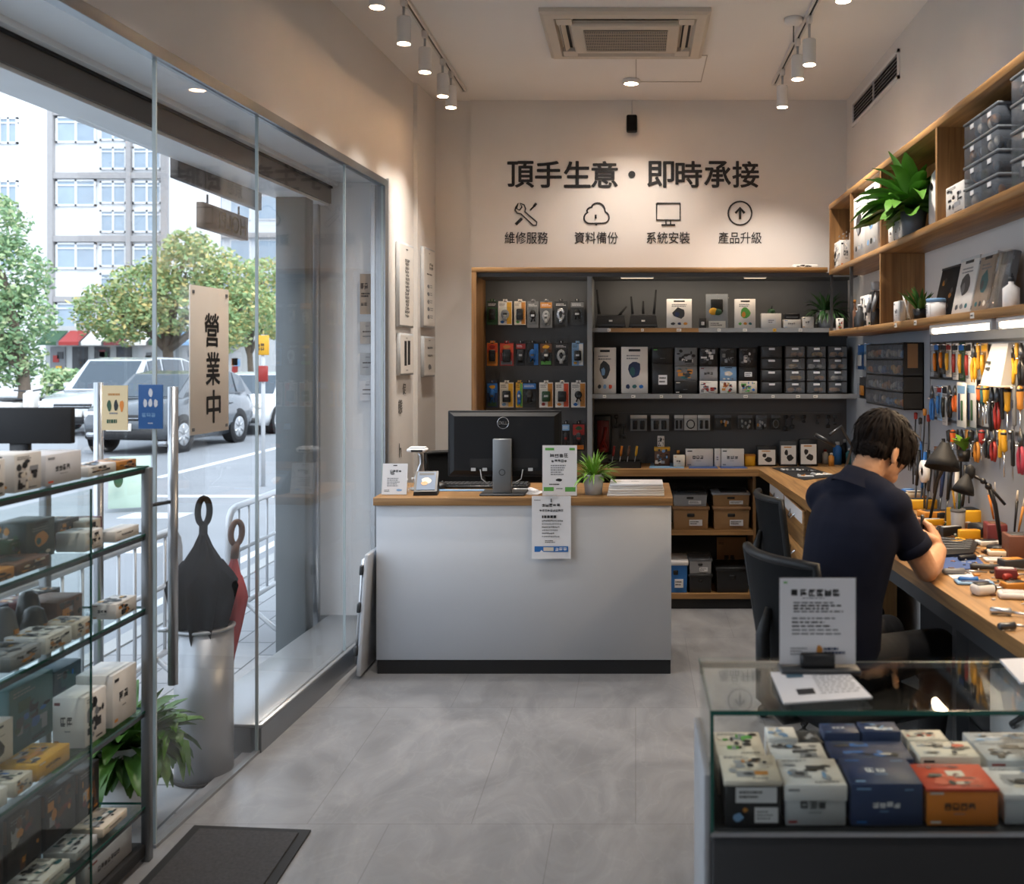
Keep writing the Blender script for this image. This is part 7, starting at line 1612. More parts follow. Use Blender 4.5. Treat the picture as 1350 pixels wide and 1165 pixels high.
for i in range(14):
    Yp = 4.35 + i * .12; c = (BLACK, DGREY, NAVY, BLACK, BROWN, BLACK, BLUE, DGREY, BLACK, LGREY, BLACK, AMBER, BLACK, RED)[i]; cn = ('black', 'dark grey', 'navy', 'black', 'brown', 'black', 'blue', 'dark grey', 'black', 'pale grey', 'black', 'amber', 'black', 'red')[i]
    L = .16 + .02 * (i % 4)
    t = thing('hanging_hand_tool', '%s slim tool low behind the lamps, %s from the showcase' % (cn, ORD[i]), 'tool', (RIGHT - .013, Yp, 1.06 + .012 * (i % 5)), 0, 'low row of slim tools')
    MB().mat(c).tube([(-.03, 0, L * .35), (-.03, 0, L * .55), (-.03, 0, L)], [.006, .011, .009], 8).build('handle', None, t); MB().mat(DSTEEL).tube([(-.03, 0, 0), (-.03, 0, L * .35)], .0035, 6).build('blade', None, t); MB().mat(CHROME).tube([(-.001, 0, L - .01), (-.04, 0, L - .01)], .003, 6).build('hanging_hook', None, t)

k = MB(); rq = random.Random(91)
for i in range(420):
    Y = rq.uniform(2.9, 5.3); X = rq.uniform(1.16, 1.46) if rq.random() < .8 else rq.uniform(1.08, 1.3)
    k.mat(rq.choice([BLACK, BLACK, BLACK, DGREY, YELLOW, LGREY, AMBER, CARD, BROWN, DSTEEL])); a = rq.uniform(0, PI); L = rq.uniform(.006, .035)
    if rq.random() < .5: k.tube([(X, Y, ZB + .003), (X + L * .5 * math.cos(a), Y + L * .5 * math.sin(a), ZB + rq.uniform(.003, .008)), (X + L * math.cos(a + .4), Y + L * math.sin(a + .4), ZB + .003)], .0018, 5)
    else: k.box(X, X + rq.uniform(.005, .02), Y, Y + rq.uniform(.005, .02), ZB + .0004, ZB + rq.uniform(.003, .008))
tag(k.build('wire_offcuts'), 'scatter of tiny screws, chips and wire offcuts over the side bench', 'offcuts', None, 'stuff')
# ================================================================= OFFICE CHAIRS
def chair(label, loc, rz, seat_z, bh, group, foot=True):
    """facing +x in its own frame"""
    t = thing('office_chair', label, 'chair', loc, rz, group)
    CH_ = mat('chair_mesh', (14, 15, 17), .85, var=.25, scale=120, spec=.2); FR = mat('chair_frame', (20, 21, 23), .5, spec=.35)
    MB().mat(CH_).box(-.22, .22, -.22, .22, seat_z - .06, seat_z, .03, 3).build('seat', None, t)
    # curved backrest: frame ring + mesh panel
    zb, zt = bh - .36, bh; w = .19
    def bp(u, v):   # u -1..1 across, v 0..1 up
        return Vector((-.26 + .05 * (u * u) - .05 * v - .0, u * w * (1 - .12 * (1 - v)), zb + (zt - zb) * v))
    P = [bp(-1, i / 8) for i in range(9)] + [bp(-1 + 2 * i / 8, 1) for i in range(1, 9)] + [bp(1, 1 - i / 8) for i in range(1, 9)] + [bp(1 - 2 * i / 8, 0) for i in range(1, 8)]
    P = P + P[:2]
    MB().mat(FR).tube(P, .016, 8, False).build('back_frame', None, t)
    k = MB().mat(CH_); n = 8; vs = [bp(-1 + 2 * i / n, j / n) for j in range(n + 1) for i in range(n + 1)] + [bp(-1 + 2 * i / n, j / n) + Vector((-.012, 0, 0)) for j in range(n + 1) for i in range(n + 1)]
    m_ = (n + 1) ** 2
    k.add(vs, [(j * (n + 1) + i, j * (n + 1) + i + 1, (j + 1) * (n + 1) + i + 1, (j + 1) * (n + 1) + i) for j in range(n) for i in range(n)] + [(m_ + j * (n + 1) + i, m_ + (j + 1) * (n + 1) + i, m_ + (j + 1) * (n + 1) + i + 1, m_ + j * (n + 1) + i + 1) for j in range(n) for i in range(n)], True); k.build('back_mesh', None, t)
    MB().mat(FR).tube([(-.05, 0, seat_z - .07), (-.24, 0, seat_z - .06), (-.32, 0, seat_z + .02), (-.325, 0, zb + .12), (-.30, 0, zb + .2)], [.022, .024, .026, .022, .012], 8).build('back_support', None, t)
    MB().mat(DSTEEL).cyl((0, 0, .10), (0, 0, seat_z - .06), .024, .03, 14).build('gas_column', None, t)
    for i in range(5):
        a = 2 * PI * i / 5 + .3; c, s = math.cos(a), math.sin(a)
        MB().mat(BLACK).tube([(0, 0, .12), (c * .15, s * .15, .105), (c * .28, s * .28, .075)], [.028, .022, .015], 8).build('base_leg', None, t)
        MB().mat(BLACKM).ball((c * .28, s * .28, .03), (.028, .028, .029), 12, 8).tube([(c * .28, s * .28, .05), (c * .28, s * .28, .075)], .008, 6).build('caster', None, t)
    if foot:
        k = MB().mat(CHROME).tube([(.25 * math.cos(2 * PI * i / 32), .25 * math.sin(2 * PI * i / 32), .24) for i in range(33)], .010, 8, False)
        for a in (.5, .5 + PI): k.tube([(0, 0, .26), (.25 * math.cos(a), .25 * math.sin(a), .24)], .007, 6)
        k.build('foot_ring', None, t)
    return t
chair('black mesh office chair the worker in navy sits on', (.69, 3.235, 0), math.radians(26), .62, 1.075, None)
chair('black mesh office chair tucked at the bench beyond the worker', (.88, 4.62, 0), math.radians(8), .58, 1.06, None)
chair('black office chair half hidden behind the counter monitor', (xat(598, 6.15), 6.2, 0), math.radians(-80), .62, 1.08, None)

# ================================================================= SEATED WORKER
def remeshed(mb, voxel, smooth=4, decimate=None):
    me = mb.mesh('tmp'); ob = bpy.data.objects.new('tmp', me); C.objects.link(ob)
    r = ob.modifiers.new('r', 'REMESH'); r.mode = 'VOXEL'; r.voxel_size = voxel
    if smooth: s = ob.modifiers.new('s', 'SMOOTH'); s.iterations = smooth; s.factor = .5
    dg = bpy.context.evaluated_depsgraph_get(); dg.update()
    out = bpy.data.meshes.new_from_object(ob.evaluated_get(dg))
    bpy.data.objects.remove(ob); bpy.data.meshes.remove(me)
    out.polygons.foreach_set('use_smooth', [True] * len(out.polygons))
    return out
def limb(mb, pts, rs, n=14):
    """tapered capsule chain"""
    for i in range(len(pts) - 1):
        a, b = Vector(pts[i]), Vector(pts[i + 1]); L = (b - a).length; st = max(2, int(L / (min(rs[i], rs[i + 1]) * .45)) + 1)
        for k in range(st + 1):
            u = k / st; mb.ball(a.lerp(b, u), rs[i] + (rs[i + 1] - rs[i]) * u, n, 10)
def ell(mb, c, r, R3=None, n=18, m=12):
    """ellipsoid with orientation"""
    old = mb.M; mb.M = old @ Matrix.Translation(c) @ (R3.to_4x4() if R3 else Matrix.Identity(4)); mb.ball((0, 0, 0), r, n, m); mb.M = old
SKIN = mat('skin', (196, 146, 110), .5, var=.05, scale=8)
HAIR = mat('dark_hair', (23, 16, 12), .75, var=.6, scale=60, spec=.14)
NAVYS = mat('navy_polo', (20, 23, 38), .9, var=.15, scale=20, bump=.05, spec=.2)
TROU = mat('black_trousers', (24, 24, 27), .85)
th = math.radians(36)
f_, r3 = Vector((math.cos(th), math.sin(th), 0)), Vector((math.sin(th), -math.cos(th), 0))
P0 = Vector((.665, 3.285, 0))
def W_(x, y, z): return P0 + r3 * x + f_ * y + Vector((0, 0, z))
person = thing('person', 'person in a navy polo shirt sitting with their back turned, working at the bench', 'person', P0)
def pb(me, name, m, parent=None):
    me.materials.clear(); me.materials.append(m); me.transform(Matrix.Translation(-P0)); o = bpy.data.objects.new(name, me); C.objects.link(o); o.parent = parent or person; return o
RT = Matrix((r3, f_, Vector((0, 0, 1)))).transposed()    # local (right, forward, up) axes
# head frame: turned a bit further to the bench and bowed
hy = math.radians(-6); pitch = math.radians(-24)
HR = RT @ Matrix.Rotation(hy, 3, 'Z') @ Matrix.Rotation(pitch, 3, 'X')
HC = Vector((xat(1163, 3.40), 3.40, zat(590, 3.40)))
def Hd(x, y, z): return HC + HR @ Vector((x, y, z))
sk = MB()
ell(sk, Hd(0, -.008, .022), (.074, .092, .088), HR); ell(sk, Hd(0, .028, -.035), (.060, .068, .075), HR); ell(sk, Hd(0, .05, -.078), (.042, .048, .034), HR)
ell(sk, Hd(0, .088, -.02), (.013, .02, .024), HR); ell(sk, Hd(0, .1, -.032), (.015, .012, .011), HR); ell(sk, Hd(0, .075, .018), (.05, .018, .012), HR)
ell(sk, Hd(0, .088, -.063), (.022, .010, .006), HR); ell(sk, Hd(0, .086, -.072), (.02, .010, .006), HR)
for s in (-1, 1):
    ell(sk, Hd(s * .073, -.004, -.018), (.008, .021, .032), HR @ Matrix.Rotation(s * .35, 3, 'Z')); ell(sk, Hd(s * .075, -.002, -.042), (.007, .011, .012), HR); ell(sk, Hd(s * .045, .058, -.03), (.022, .025, .022), HR)
shc = W_(0, .12, 1.25)
limb(sk, [Hd(0, -.025, -.05), Hd(0, -.035, -.11).lerp(shc, .35), shc + Vector((0, 0, -.02))], [.056, .056, .066], 16)
# arms
SR, SL = W_(.138, .115, 1.208), W_(-.165, .115, 1.205)
ER, WR = Vector((.966, 3.275, .998)), Vector((1.064, 3.462, 1.024))
EL, WL = W_(-.21, .36, 1.0), Vector((.985, 3.70, 1.035))
limb(sk, [SR, SR.lerp(ER, .5), ER], [.050, .047, .040]); limb(sk, [ER, ER.lerp(WR, .35), WR], [.041, .043, .028])
limb(sk, [SL, SL.lerp(EL, .5), EL], [.050, .047, .040]); limb(sk, [EL, EL.lerp(WL, .35), WL], [.041, .043, .028])
def hand(mb, wrist, fwd, pn, side, curl):
    """fwd: wrist->knuckles, pn: palm normal (towards the grip), side: +1 thumb along s"""
    f, n_ = Vector(fwd).normalized(), Vector(pn).normalized(); s = f.cross(n_).normalized() * side; n_ = s.cross(f).normalized() * side
    w = Vector(wrist)
    kn = [w + f * .088 + s * .032 + n_ * .0, w + f * .092 + s * .011, w + f * .088 - s * .010, w + f * .080 - s * .029]
    for q in kn: limb(mb, [w + f * .012 + (q - w) * .12, q], [.019, .0125], 10)
    limb(mb, [w + f * .03 + s * .012, w + f * .065], [.021, .019], 10)
    for i, (q, L) in enumerate(zip(kn, (.044, .049, .045, .036))):
        a = curl[i]; d1 = (f * math.cos(a) + n_ * math.sin(a)); d2 = (f * math.cos(a * 2.1) + n_ * math.sin(a * 2.1)); d3 = (f * math.cos(a * 2.9) + n_ * math.sin(a * 2.9))
        p1 = q + d1 * L; p2 = p1 + d2 * L * .62; p3 = p2 + d3 * L * .45
        limb(mb, [q, p1, p2, p3], [.0105, .0092, .0085, .007], 10)
    b = w + f * .03 + s * .026; t1 = b + (f * .55 + s * .6 + n_ * .5).normalized() * .038; t2 = t1 + (f * .8 + s * .0 + n_ * .55).normalized() * .032; t3 = t2 + (f * .8 - s * .3 + n_ * .4).normalized() * .022
    limb(mb, [b, t1, t2, t3], [.0155, .012, .0105, .008], 10)
    return kn, f, n_, s
hr = hand(sk, WR, (.02, .60, .52), (-.75, .25, -.5), 1, (.5, .75, .85, .95))
hl_ = hand(sk, WL, (.86, -.28, .22), (.2, .45, -.85), -1, (.45, .6, .7, .8))
# lower legs/feet are clothed; join body to pelvis inside the shirt
limb(sk, [shc, W_(0, .06, 1.0), W_(0, 0, .76)], [.07, .085, .10], 14)
body = pb(remeshed(sk, .0036, 3), 'body', SKIN)
# shirt: trunk, sleeves, collar
KEY = [(.70, -.012, .168, .128), (.80, 0, .166, .124), (.90, .02, .162, .116), (1.0, .048, .168, .118), (1.08, .072, .178, .120), (1.14, .088, .182, .114), (1.20, .105, .172, .096)]
TRUNK = []
for i in range(len(KEY) - 1):
    for q in range(6): u = q / 6; TRUNK.append(tuple(KEY[i][c] + (KEY[i + 1][c] - KEY[i][c]) * u for c in range(4)))
TRUNK.append(KEY[-1])
sh = MB()
for z, y, hw_, hd_ in TRUNK:
    ell(sh, W_(0, y, z), (hw_, hd_, .06), RT, 28, 14)
limb(sh, [W_(-.15, .115, 1.215), W_(.15, .115, 1.215)], [.062, .062], 16); limb(sh, [W_(-.1, .115, 1.243), W_(0, .112, 1.268), W_(.1, .115, 1.243)], [.056, .066, .056], 16); limb(sh, [shc + Vector((0, 0, -.03)), Hd(0, -.035, -.11).lerp(shc, .62)], [.082, .07], 18)
for S, E in ((SR, ER), (SL, EL)):
    e2 = S.lerp(E, .58); limb(sh, [S + Vector((0, 0, .004)), S.lerp(E, .3), e2], [.063, .061, .0575], 18)
mesh_s = remeshed(sh, .0075, 14)
rn = random.Random(2)
for v in mesh_s.vertices:      # soft cloth folds
    p = v.co; q = Vector((p.x * 7, p.y * 7, p.z * 3.2)); a = noise.noise(q) * .006 + noise.noise(q * 2.3) * .003
    v.co = p + v.normal * a
shirt = pb(mesh_s, 'polo_shirt', NAVYS)
nb = Hd(0, -.035, -.11).lerp(shc, .42)
ax = (Hd(0, -.03, -.05) - shc).normalized()
a_ = ax.orthogonal().normalized(); b_ = ax.cross(a_)
cl_ = MB(); n = 28; vs = []
for r_, h in ((.088, -.03), (.074, .0), (.066, .030), (.071, .030), (.084, -.004), (.100, -.034)):
    for j in range(n): vs.append(nb + ax * h + (a_ * math.cos(2 * PI * j / n) + b_ * math.sin(2 * PI * j / n)) * r_)
cl_.add(vs, [(i * n + j, i * n + (j + 1) % n, (i + 1) * n + (j + 1) % n, (i + 1) * n + j) for i in range(5) for j in range(n)], True)
me = cl_.mesh('collar'); pb(me, 'collar', NAVYS, shirt); me.transform(Matrix.Identity(4))
cu = MB()
for S, E in ((SR, ER), (SL, EL)):
    d = (E - S).normalized(); e2 = S.lerp(E, .66); a_ = d.orthogonal().normalized(); b_ = d.cross(a_)
    vs = [e2 + d * h + (a_ * math.cos(2 * PI * j / n) + b_ * math.sin(2 * PI * j / n)) * r_ for r_, h in ((.056, -.03), (.0615, -.028), (.0618, .004), (.0585, .005), (.054, -.02)) for j in range(n)]
    o = MB().add(vs, [(i * n + j, i * n + (j + 1) % n, (i + 1) * n + (j + 1) % n, (i + 1) * n + j) for i in range(4) for j in range(n)], True); pb(o.mesh('cuff'), 'sleeve_cuff', NAVYS, shirt)
# trousers
tr = MB()
ell(tr, W_(0, .0, .70), (.172, .135, .085), RT, 24, 14)
for s in (-1, 1):
    hip, kn_, an = W_(s * .085, .02, .695), W_(s * .11, .40, .70), W_(s * .10, .36, .30)
    limb(tr, [hip, hip.lerp(kn_, .5), kn_], [.088, .078, .062], 16); limb(tr, [kn_, kn_.lerp(an, .4), an], [.060, .056, .044], 16)
pb(remeshed(tr, .009, 5), 'trousers', TROU)
for s in (-1, 1):
    k = MB(); an = W_(s * .10, .36, .285); limb(k, [an + Vector((0, 0, -.0)) , an + f_ * .02 + Vector((0, 0, -.005))], [.038, .04]); ell(k, an + f_ * .06 + Vector((0, 0, -.012)), (.042, .12, .03), RT); pb(remeshed(k, .006, 3), 'shoe', BLACK)
# hair: cap with locks, short at the nape
hm = MB(HR.to_4x4())
hm.M = Matrix.Translation(HC) @ HR.to_4x4()
hm.ball((0, -.012, .036), (.084, .101, .092), 40, 28)
hm.ball((0, -.045, -.012), (.072, .058, .062), 32, 20)
for s in (-1, 1): hm.ball((s * .058, .035, .022), (.024, .045, .055), 20, 14)
hm.ball((0, .068, .058), (.062, .04, .04), 24, 16)
hmesh = remeshed(hm, .0042, 5)
iR = HR.inverted()
for v in hmesh.vertices:
    q = iR @ (v.co - HC)
    w = abs(noise.noise(Vector((q.x * 26, q.y * 26, q.z * 7)))) * .010 + noise.noise(Vector((q.x * 60, q.y * 60, q.z * 14))) * .0035
    nz = -1 if q.z < -.03 else 1
    v.co = v.co + v.normal * (w if q.z > -.03 else w * .4 - max(0, (-.045 - q.z)) * .35)
hk = MB(); hk.v = [v.co.copy() for v in hmesh.vertices]; hk.f = [tuple(p.vertices) for p in hmesh.polygons]; hk.mi = [0] * len(hk.f); hk.sm = [True] * len(hk.f)
rh = random.Random(14); crown = Vector((.012, -.05, .125)); nv_ = len(hmesh.vertices)
for _ in range(620):          # overlapping locks that run from the crown outwards and down
    v = hmesh.vertices[rh.randrange(nv_)]; q = iR @ (v.co - HC)
    if q.z < -.062: continue
    fl_ = q - crown; fl_ = fl_ if fl_.length > .02 else Vector((rh.uniform(-1, 1), rh.uniform(-1, 1), 0)); fl_ = (fl_.normalized() + Vector((rh.uniform(-.2, .2), rh.uniform(-.2, .2), -.4)))
    nn = v.normal.copy(); d = HR @ fl_; d = (d - nn * d.dot(nn)).normalized(); sd = nn.cross(d)
    L = rh.uniform(.045, .075) if q.z > -.01 else .024; wd = rh.uniform(.005, .010); p = v.co - nn * .002; pts = []
    for i in range(5):
        u = i / 4; c_ = p + d * L * u + nn * (.005 * math.sin(PI * min(1, u * 1.2)) - .013 * u * u); ww = wd * (1 - u * .85); pts += [c_ - sd * ww, c_ + nn * ww * .5, c_ + sd * ww]
    hk.add(pts, [(i * 3 + j, i * 3 + j + 1, i * 3 + j + 4, i * 3 + j + 3) for i in range(4) for j in range(2)], True)
hair = pb(hk.mesh('hair'), 'hair', HAIR)
for s in (-1, 1):
    pb(MB(Matrix.Translation(HC) @ HR.to_4x4()).mat(BLACK).ball((s * .031, .0865, .002), (.012, .006, .0065), 10, 8).mesh('eye'), 'eye', BLACK)
# tool held in the fingers
kn, f, n_, s = hr
g0 = kn[1] + n_ * .035 + f * .01
k = MB().mat(BLACK).tube([g0 - f * .03 + Vector((0, 0, .045)), g0, g0 + f * .02 + Vector((0, 0, -.03))], [.006, .0075, .006], 10)
t = thing('precision_driver', 'black precision driver held in the fingers of the worker', 'screwdriver', g0)
m = MB().mat(BLACK).tube([Vector((-.004, -.012, .055)), Vector((0, 0, 0)), Vector((.002, .01, -.04))], [.006, .0075, .006], 10); m.build('handle', None, t)
MB().mat(STEEL).tube([Vector((.002, .01, -.04)), Vector((.004, .02, -.075))], .002, 6).build('tip', None, t)
# ================================================================= STREET
PAVE = mat('paving', (158, 160, 163), .8, var=.12, scale=3)
def pavers():
    m = bpy.data.materials.new('street_pavers'); m.use_nodes = True; nt = m.node_tree; b = nt.nodes['Principled BSDF']; b.inputs['Roughness'].default_value = .8
    tc = nt.nodes.new('ShaderNodeTexCoord'); br = nt.nodes.new('ShaderNodeTexBrick'); br.inputs['Scale'].default_value = 1; br.inputs['Brick Width'].default_value = .5; br.inputs['Row Height'].default_value = .22; br.inputs['Mortar Size'].default_value = .006
    br.inputs['Color1'].default_value = lin((164, 166, 168)); br.inputs['Color2'].default_value = lin((148, 150, 153)); br.inputs['Mortar'].default_value = lin((96, 98, 100))
    mp = nt.nodes.new('ShaderNodeMapping'); mp.inputs['Rotation'].default_value = (0, 0, PI / 2)
    nt.links.new(tc.outputs['Object'], mp.inputs[0]); nt.links.new(mp.outputs[0], br.inputs['Vector']); nt.links.new(br.outputs['Color'], b.inputs['Base Color'])
    return m
struct('pavement', MB().box(-3.1, -1.45, -6, 60, -.16, -.03), pavers())
ASPH = mat('asphalt', (140, 143, 147), .9, var=.14, scale=1.5, bump=.15)
struct('road', MB().box(-60, -3.1, -10, 80, -.3, -.12), ASPH)
MK = mat('road_paint', (222, 224, 226), .8, var=.08)
rm = MB().mat(MK)
for (x0, x1, y0, y1) in ((-3.6, -3.5, 2, 40), (-5.5, -4.6, 9.2, 9.7), (-5.9, -5.2, 11.2, 11.6), (-7.2, -7.35, 15, 40), (-4.2, -6.4, 12.9, 13.1)): rm.box(x0, x1, y0, y1, -.12, -.117)
rm.mat(mat('kerb_stone', (172, 172, 170), .8)).box(-3.2, -3.08, -6, 60, -.13, -.02)
struct('road_markings', rm, None)
# barriers
def barrier(label, y0, y1, X):
    t = thing('crowd_barrier', label, 'barrier', (X, (y0 + y1) / 2, -.03), 0, 'steel barriers along the kerb'); hl = (y1 - y0) / 2; zt = .83; zb = .22
    BM = mat('galvanised', (196, 199, 202), .4, .5)
    r = .10
    k = MB().mat(BM); P = [(0, -hl, zb), (0, -hl, zt - r)] + [(0, -hl + r - r * math.cos(a), zt - r + r * math.sin(a)) for a in (.5, 1.0, PI / 2)] + [(0, hl - r + r * math.sin(a), zt - r + r * math.cos(a)) for a in (0.01, .5, 1.0, PI / 2)] + [(0, hl, zb)]
    k.tube(P, .021, 8); k.tube([(0, -hl, zb), (0, hl, zb)], .018, 8).tube([(0, -hl, .56), (0, hl, .56)], .014, 8); k.build('frame', None, t)
    n = int((y1 - y0) / .15)
    for i in range(1, n): 
        y = -hl + (y1 - y0) * i / n; MB().mat(BM).tube([(0, y, zb), (0, y, zt)], .009, 6).build('bar', None, t)
    for y in (-hl + .25, hl - .25): MB().mat(BM).tube([(-.25, y, .02), (-.18, y, .06), (0, y, zb), (.18, y, .06), (.25, y, .02)], .016, 8).build('foot', None, t)
barrier('steel crowd barrier on the pavement, nearer one behind the rack', 3.4, 5.22, -2.42)
barrier('steel crowd barrier on the pavement, farther one behind the bin', 5.86, 7.7, -2.42)

# cars
def car(label, loc, rz, paint, kind='suv', L=4.6, Wd=1.86, Ht=1.68):
    t = thing('car', label, 'car', loc, rz, None)      # faces -y locally
    P = mat('car_paint_' + label.split()[0], paint, .25, .25, var=.02, coat=.6); GL = mat('car_glass', (62, 74, 84), .08, .0, var=.1); TY = mat('tyre', (26, 26, 28), .8)
    h = Wd / 2
    if kind == 'suv': st = [(-.5, .42, .72, .80), (-.47, .30, .86, .90), (-.36, .24, .98, .97), (-.22, .22, 1.06, 1.0), (0, .22, 1.08, 1.0), (.25, .22, 1.08, 1.0), (.42, .24, 1.06, .98), (.49, .34, 1.0, .93), (.5, .5, .8, .88)]
    else: st = [(-.5, .40, .62, .80), (-.47, .26, .74, .90), (-.36, .2, .84, .97), (-.2, .19, .92, 1.0), (0, .19, .94, 1.0), (.25, .19, .95, 1.0), (.40, .2, .98, .98), (.48, .3, .94, .92), (.5, .45, .75, .86)]
    vs = []; n = 8
    for y, zb, zt, w in st:
        for (u, v) in ((-.92, 0), (-1, .28), (-1, .7), (-.9, 1), (.9, 1), (1, .7), (1, .28), (.92, 0)): vs.append((u * h * w, y * L, zb + (zt - zb) * v))
    k = MB().mat(P); fs = [(i * n + j, (i + 1) * n + j, (i + 1) * n + (j + 1) % n, i * n + (j + 1) % n) for i in range(len(st) - 1) for j in range(n)]
    fs += [tuple(range(n)), tuple((len(st) - 1) * n + j for j in range(n))[::-1]]
    k.add(vs, fs, True)
    # cabin
    if kind == 'suv': cb_ = [(-.27, 1.04, .88), (-.10, Ht - .06, .74), (0.05, Ht, .74), (.30, Ht - .02, .73), (.42, Ht - .12, .72), (.495, 1.03, .84)]
    else: cb_ = [(-.20, .92, .88), (-.05, Ht - .06, .72), (.06, Ht, .72), (.20, Ht - .04, .71), (.40, .97, .84)]
    zb = cb_[0][1]; zb2 = cb_[-1][1]
    vs = []
    for y, z, w in cb_:
        lo = zb if z > zb else z
        vs += [(-h * .9, y * L, zb - .03), (-h * w, y * L, z), (h * w, y * L, z), (h * .9, y * L, zb - .03)]
    m = len(cb_); k.add(vs, [(i * 4 + j, (i + 1) * 4 + j, (i + 1) * 4 + j + 1, i * 4 + j + 1) for i in range(m - 1) for j in range(3)], False)
    k.build('body', None, t)
    def mix(a, b, u): return tuple(a[i] + (b[i] - a[i]) * u for i in range(3))
    def pane(q, e=.06, off=(0, 0, 0)):
        a, b, c, d = [Vector(x) for x in q]; cen = (a + b + c + d) / 4; nn = (b - a).cross(d - a).normalized()
        if nn.dot(cen - Vector((0, .05 * L, 1.0))) < 0: nn = -nn
        Q = [cen + (x - cen) * (1 - e) + nn * .012 for x in (a, b, c, d)]; g = MB().mat(GL).add(Q + [x - nn * .02 for x in Q], [(0, 1, 2, 3), (0, 1, 5, 4), (1, 2, 6, 5), (2, 3, 7, 6), (3, 0, 4, 7)]); g.build('window', None, t)
    c = lambda i: [Vector(vs[i * 4 + j]) for j in range(4)]
    a, b = c(0), c(1); pane([a[1].lerp(a[2], .06), a[2].lerp(a[1], .06), b[2], b[1]], .1)
    a, b = c(m - 2), c(m - 1); pane([a[1], a[2], b[2], b[1]], .16)
    for s in (0, 1):
        seq = list(range(1, m - 1)); top = [c(i)[1 if s == 0 else 2] for i in seq]; bot = [c(i)[0 if s == 0 else 3] + Vector((0, 0, .06)) for i in seq]
        for i in range(len(seq) - 1): pane([bot[i], bot[i + 1], top[i + 1], top[i]], .12)
        a0, a1 = c(0), c(1); pane([a0[0 if s == 0 else 3] + Vector((0, .1 * L * .5, .06)), bot[0], top[0]+ Vector((0,.0,-.04)), top[0] + Vector((0, .0, -.05))], .14)
    for y in (-.31, .29):
        for s in (-1, 1):
            wr = .345 if kind == 'suv' else .315
            w = MB(Matrix.Translation((s * (h - .12), y * L, wr - .0)) @ Matrix.Rotation(PI / 2, 4, 'Y')).mat(TY); w.lathe([(wr * .62, -.12), (wr * .95, -.12), (wr, -.08), (wr, .08), (wr * .95, .12), (wr * .62, .12), (wr * .62, -.12)], n=28)
            wo = w.build('wheel', None, t)
            q = MB(Matrix.Translation((s * (h - .11), y * L, wr)) @ Matrix.Rotation(PI / 2, 4, 'Y')).mat(mat('alloy', (186, 188, 190), .3, .7)); q.lathe([(0, s * .10), (.06, s * .115), (.06, s * .09)], n=16)
            q.lathe([(wr * .55, s * .11), (wr * .64, s * .115), (wr * .64, s * .06)], n=24)
            for i in range(6):
                an = i * PI / 3; q.tube([(0, 0, s * .10), (wr * .6 * math.cos(an), wr * .6 * math.sin(an), s * .10)], .03, 6)
            q.mat(BLACKM).lathe([(0, s * .04), (wr * .6, s * .04)], n=20); q.build('rim', None, wo)
            ar = MB(Matrix.Translation((s * (h - .005), y * L, wr)) @ Matrix.Rotation(PI / 2, 4, 'Y')).mat(BLACKM); ar.lathe([(wr * 1.14, -.004), (wr * 1.14, .004), (wr * .9, .004)], n=28); ar.build('wheel_arch', None, wo)
    zf = .62 if kind == 'suv' else .55
    for s in (-1, 1):
        MB().mat(CARD).box(s * h * .5, s * h * .86, -.492 * L, -.455 * L, zf + .08, zf + .2, .03, 2).build('headlight', None, t)
        MB().mat(RED).box(s * h * .6, s * h * .86, .47 * L, .497 * L, zf + .15, zf + .32, .02, 1).build('tail_light', None, t)
        MB().mat(P).box(s * (h * .93), s * (h * .93 + .17), -.20 * L, -.165 * L, (1.08 if kind == 'suv' else .95), (1.22 if kind == 'suv' else 1.08), .04, 2).build('side_mirror', None, t)
        for y in (-.05, .17): MB().mat(DGREY).box(s * (h * .995), s * (h + .012), y * L, (y + .04) * L, .86 if kind == 'suv' else .76, .885 if kind == 'suv' else .785, .005, 1).build('door_handle', None, t)
    k = MB().mat(BLACK).box(-h * .46, h * .46, -.503 * L, -.46 * L, zf + .02, zf + .14, .02, 1); k.mat(CHROME).box(-h * .44, h * .44, -.506 * L, -.5 * L, zf + .07, zf + .085); k.mat(BLACK).box(-h * .8, h * .8, -.506 * L, -.45 * L, .30, zf - .12, .03, 1); k.build('grille', None, t)
    MB().mat(CARD).box(-.24, .24, -.512 * L, -.503 * L, zf - .16, zf - .02, .004, 1).build('number_plate', None, t)
    return t
car('silver people carrier parked across the street with its nose towards the shop', (-13.05, 25.3, -.12), 0, (206, 210, 214), 'suv', 4.9, 1.95, 1.84)
car('grey hatchback partly hidden behind the cream window sign', (-9.5, 20.3, -.12), math.radians(-4), (92, 98, 104), 'suv', 3.8, 1.7, 1.56)
car('white saloon car standing behind the grey hatchback at the kerb', (-9.6, 25.2, -.12), math.radians(2), (226, 228, 230), 'sedan', 4.5, 1.78, 1.47)

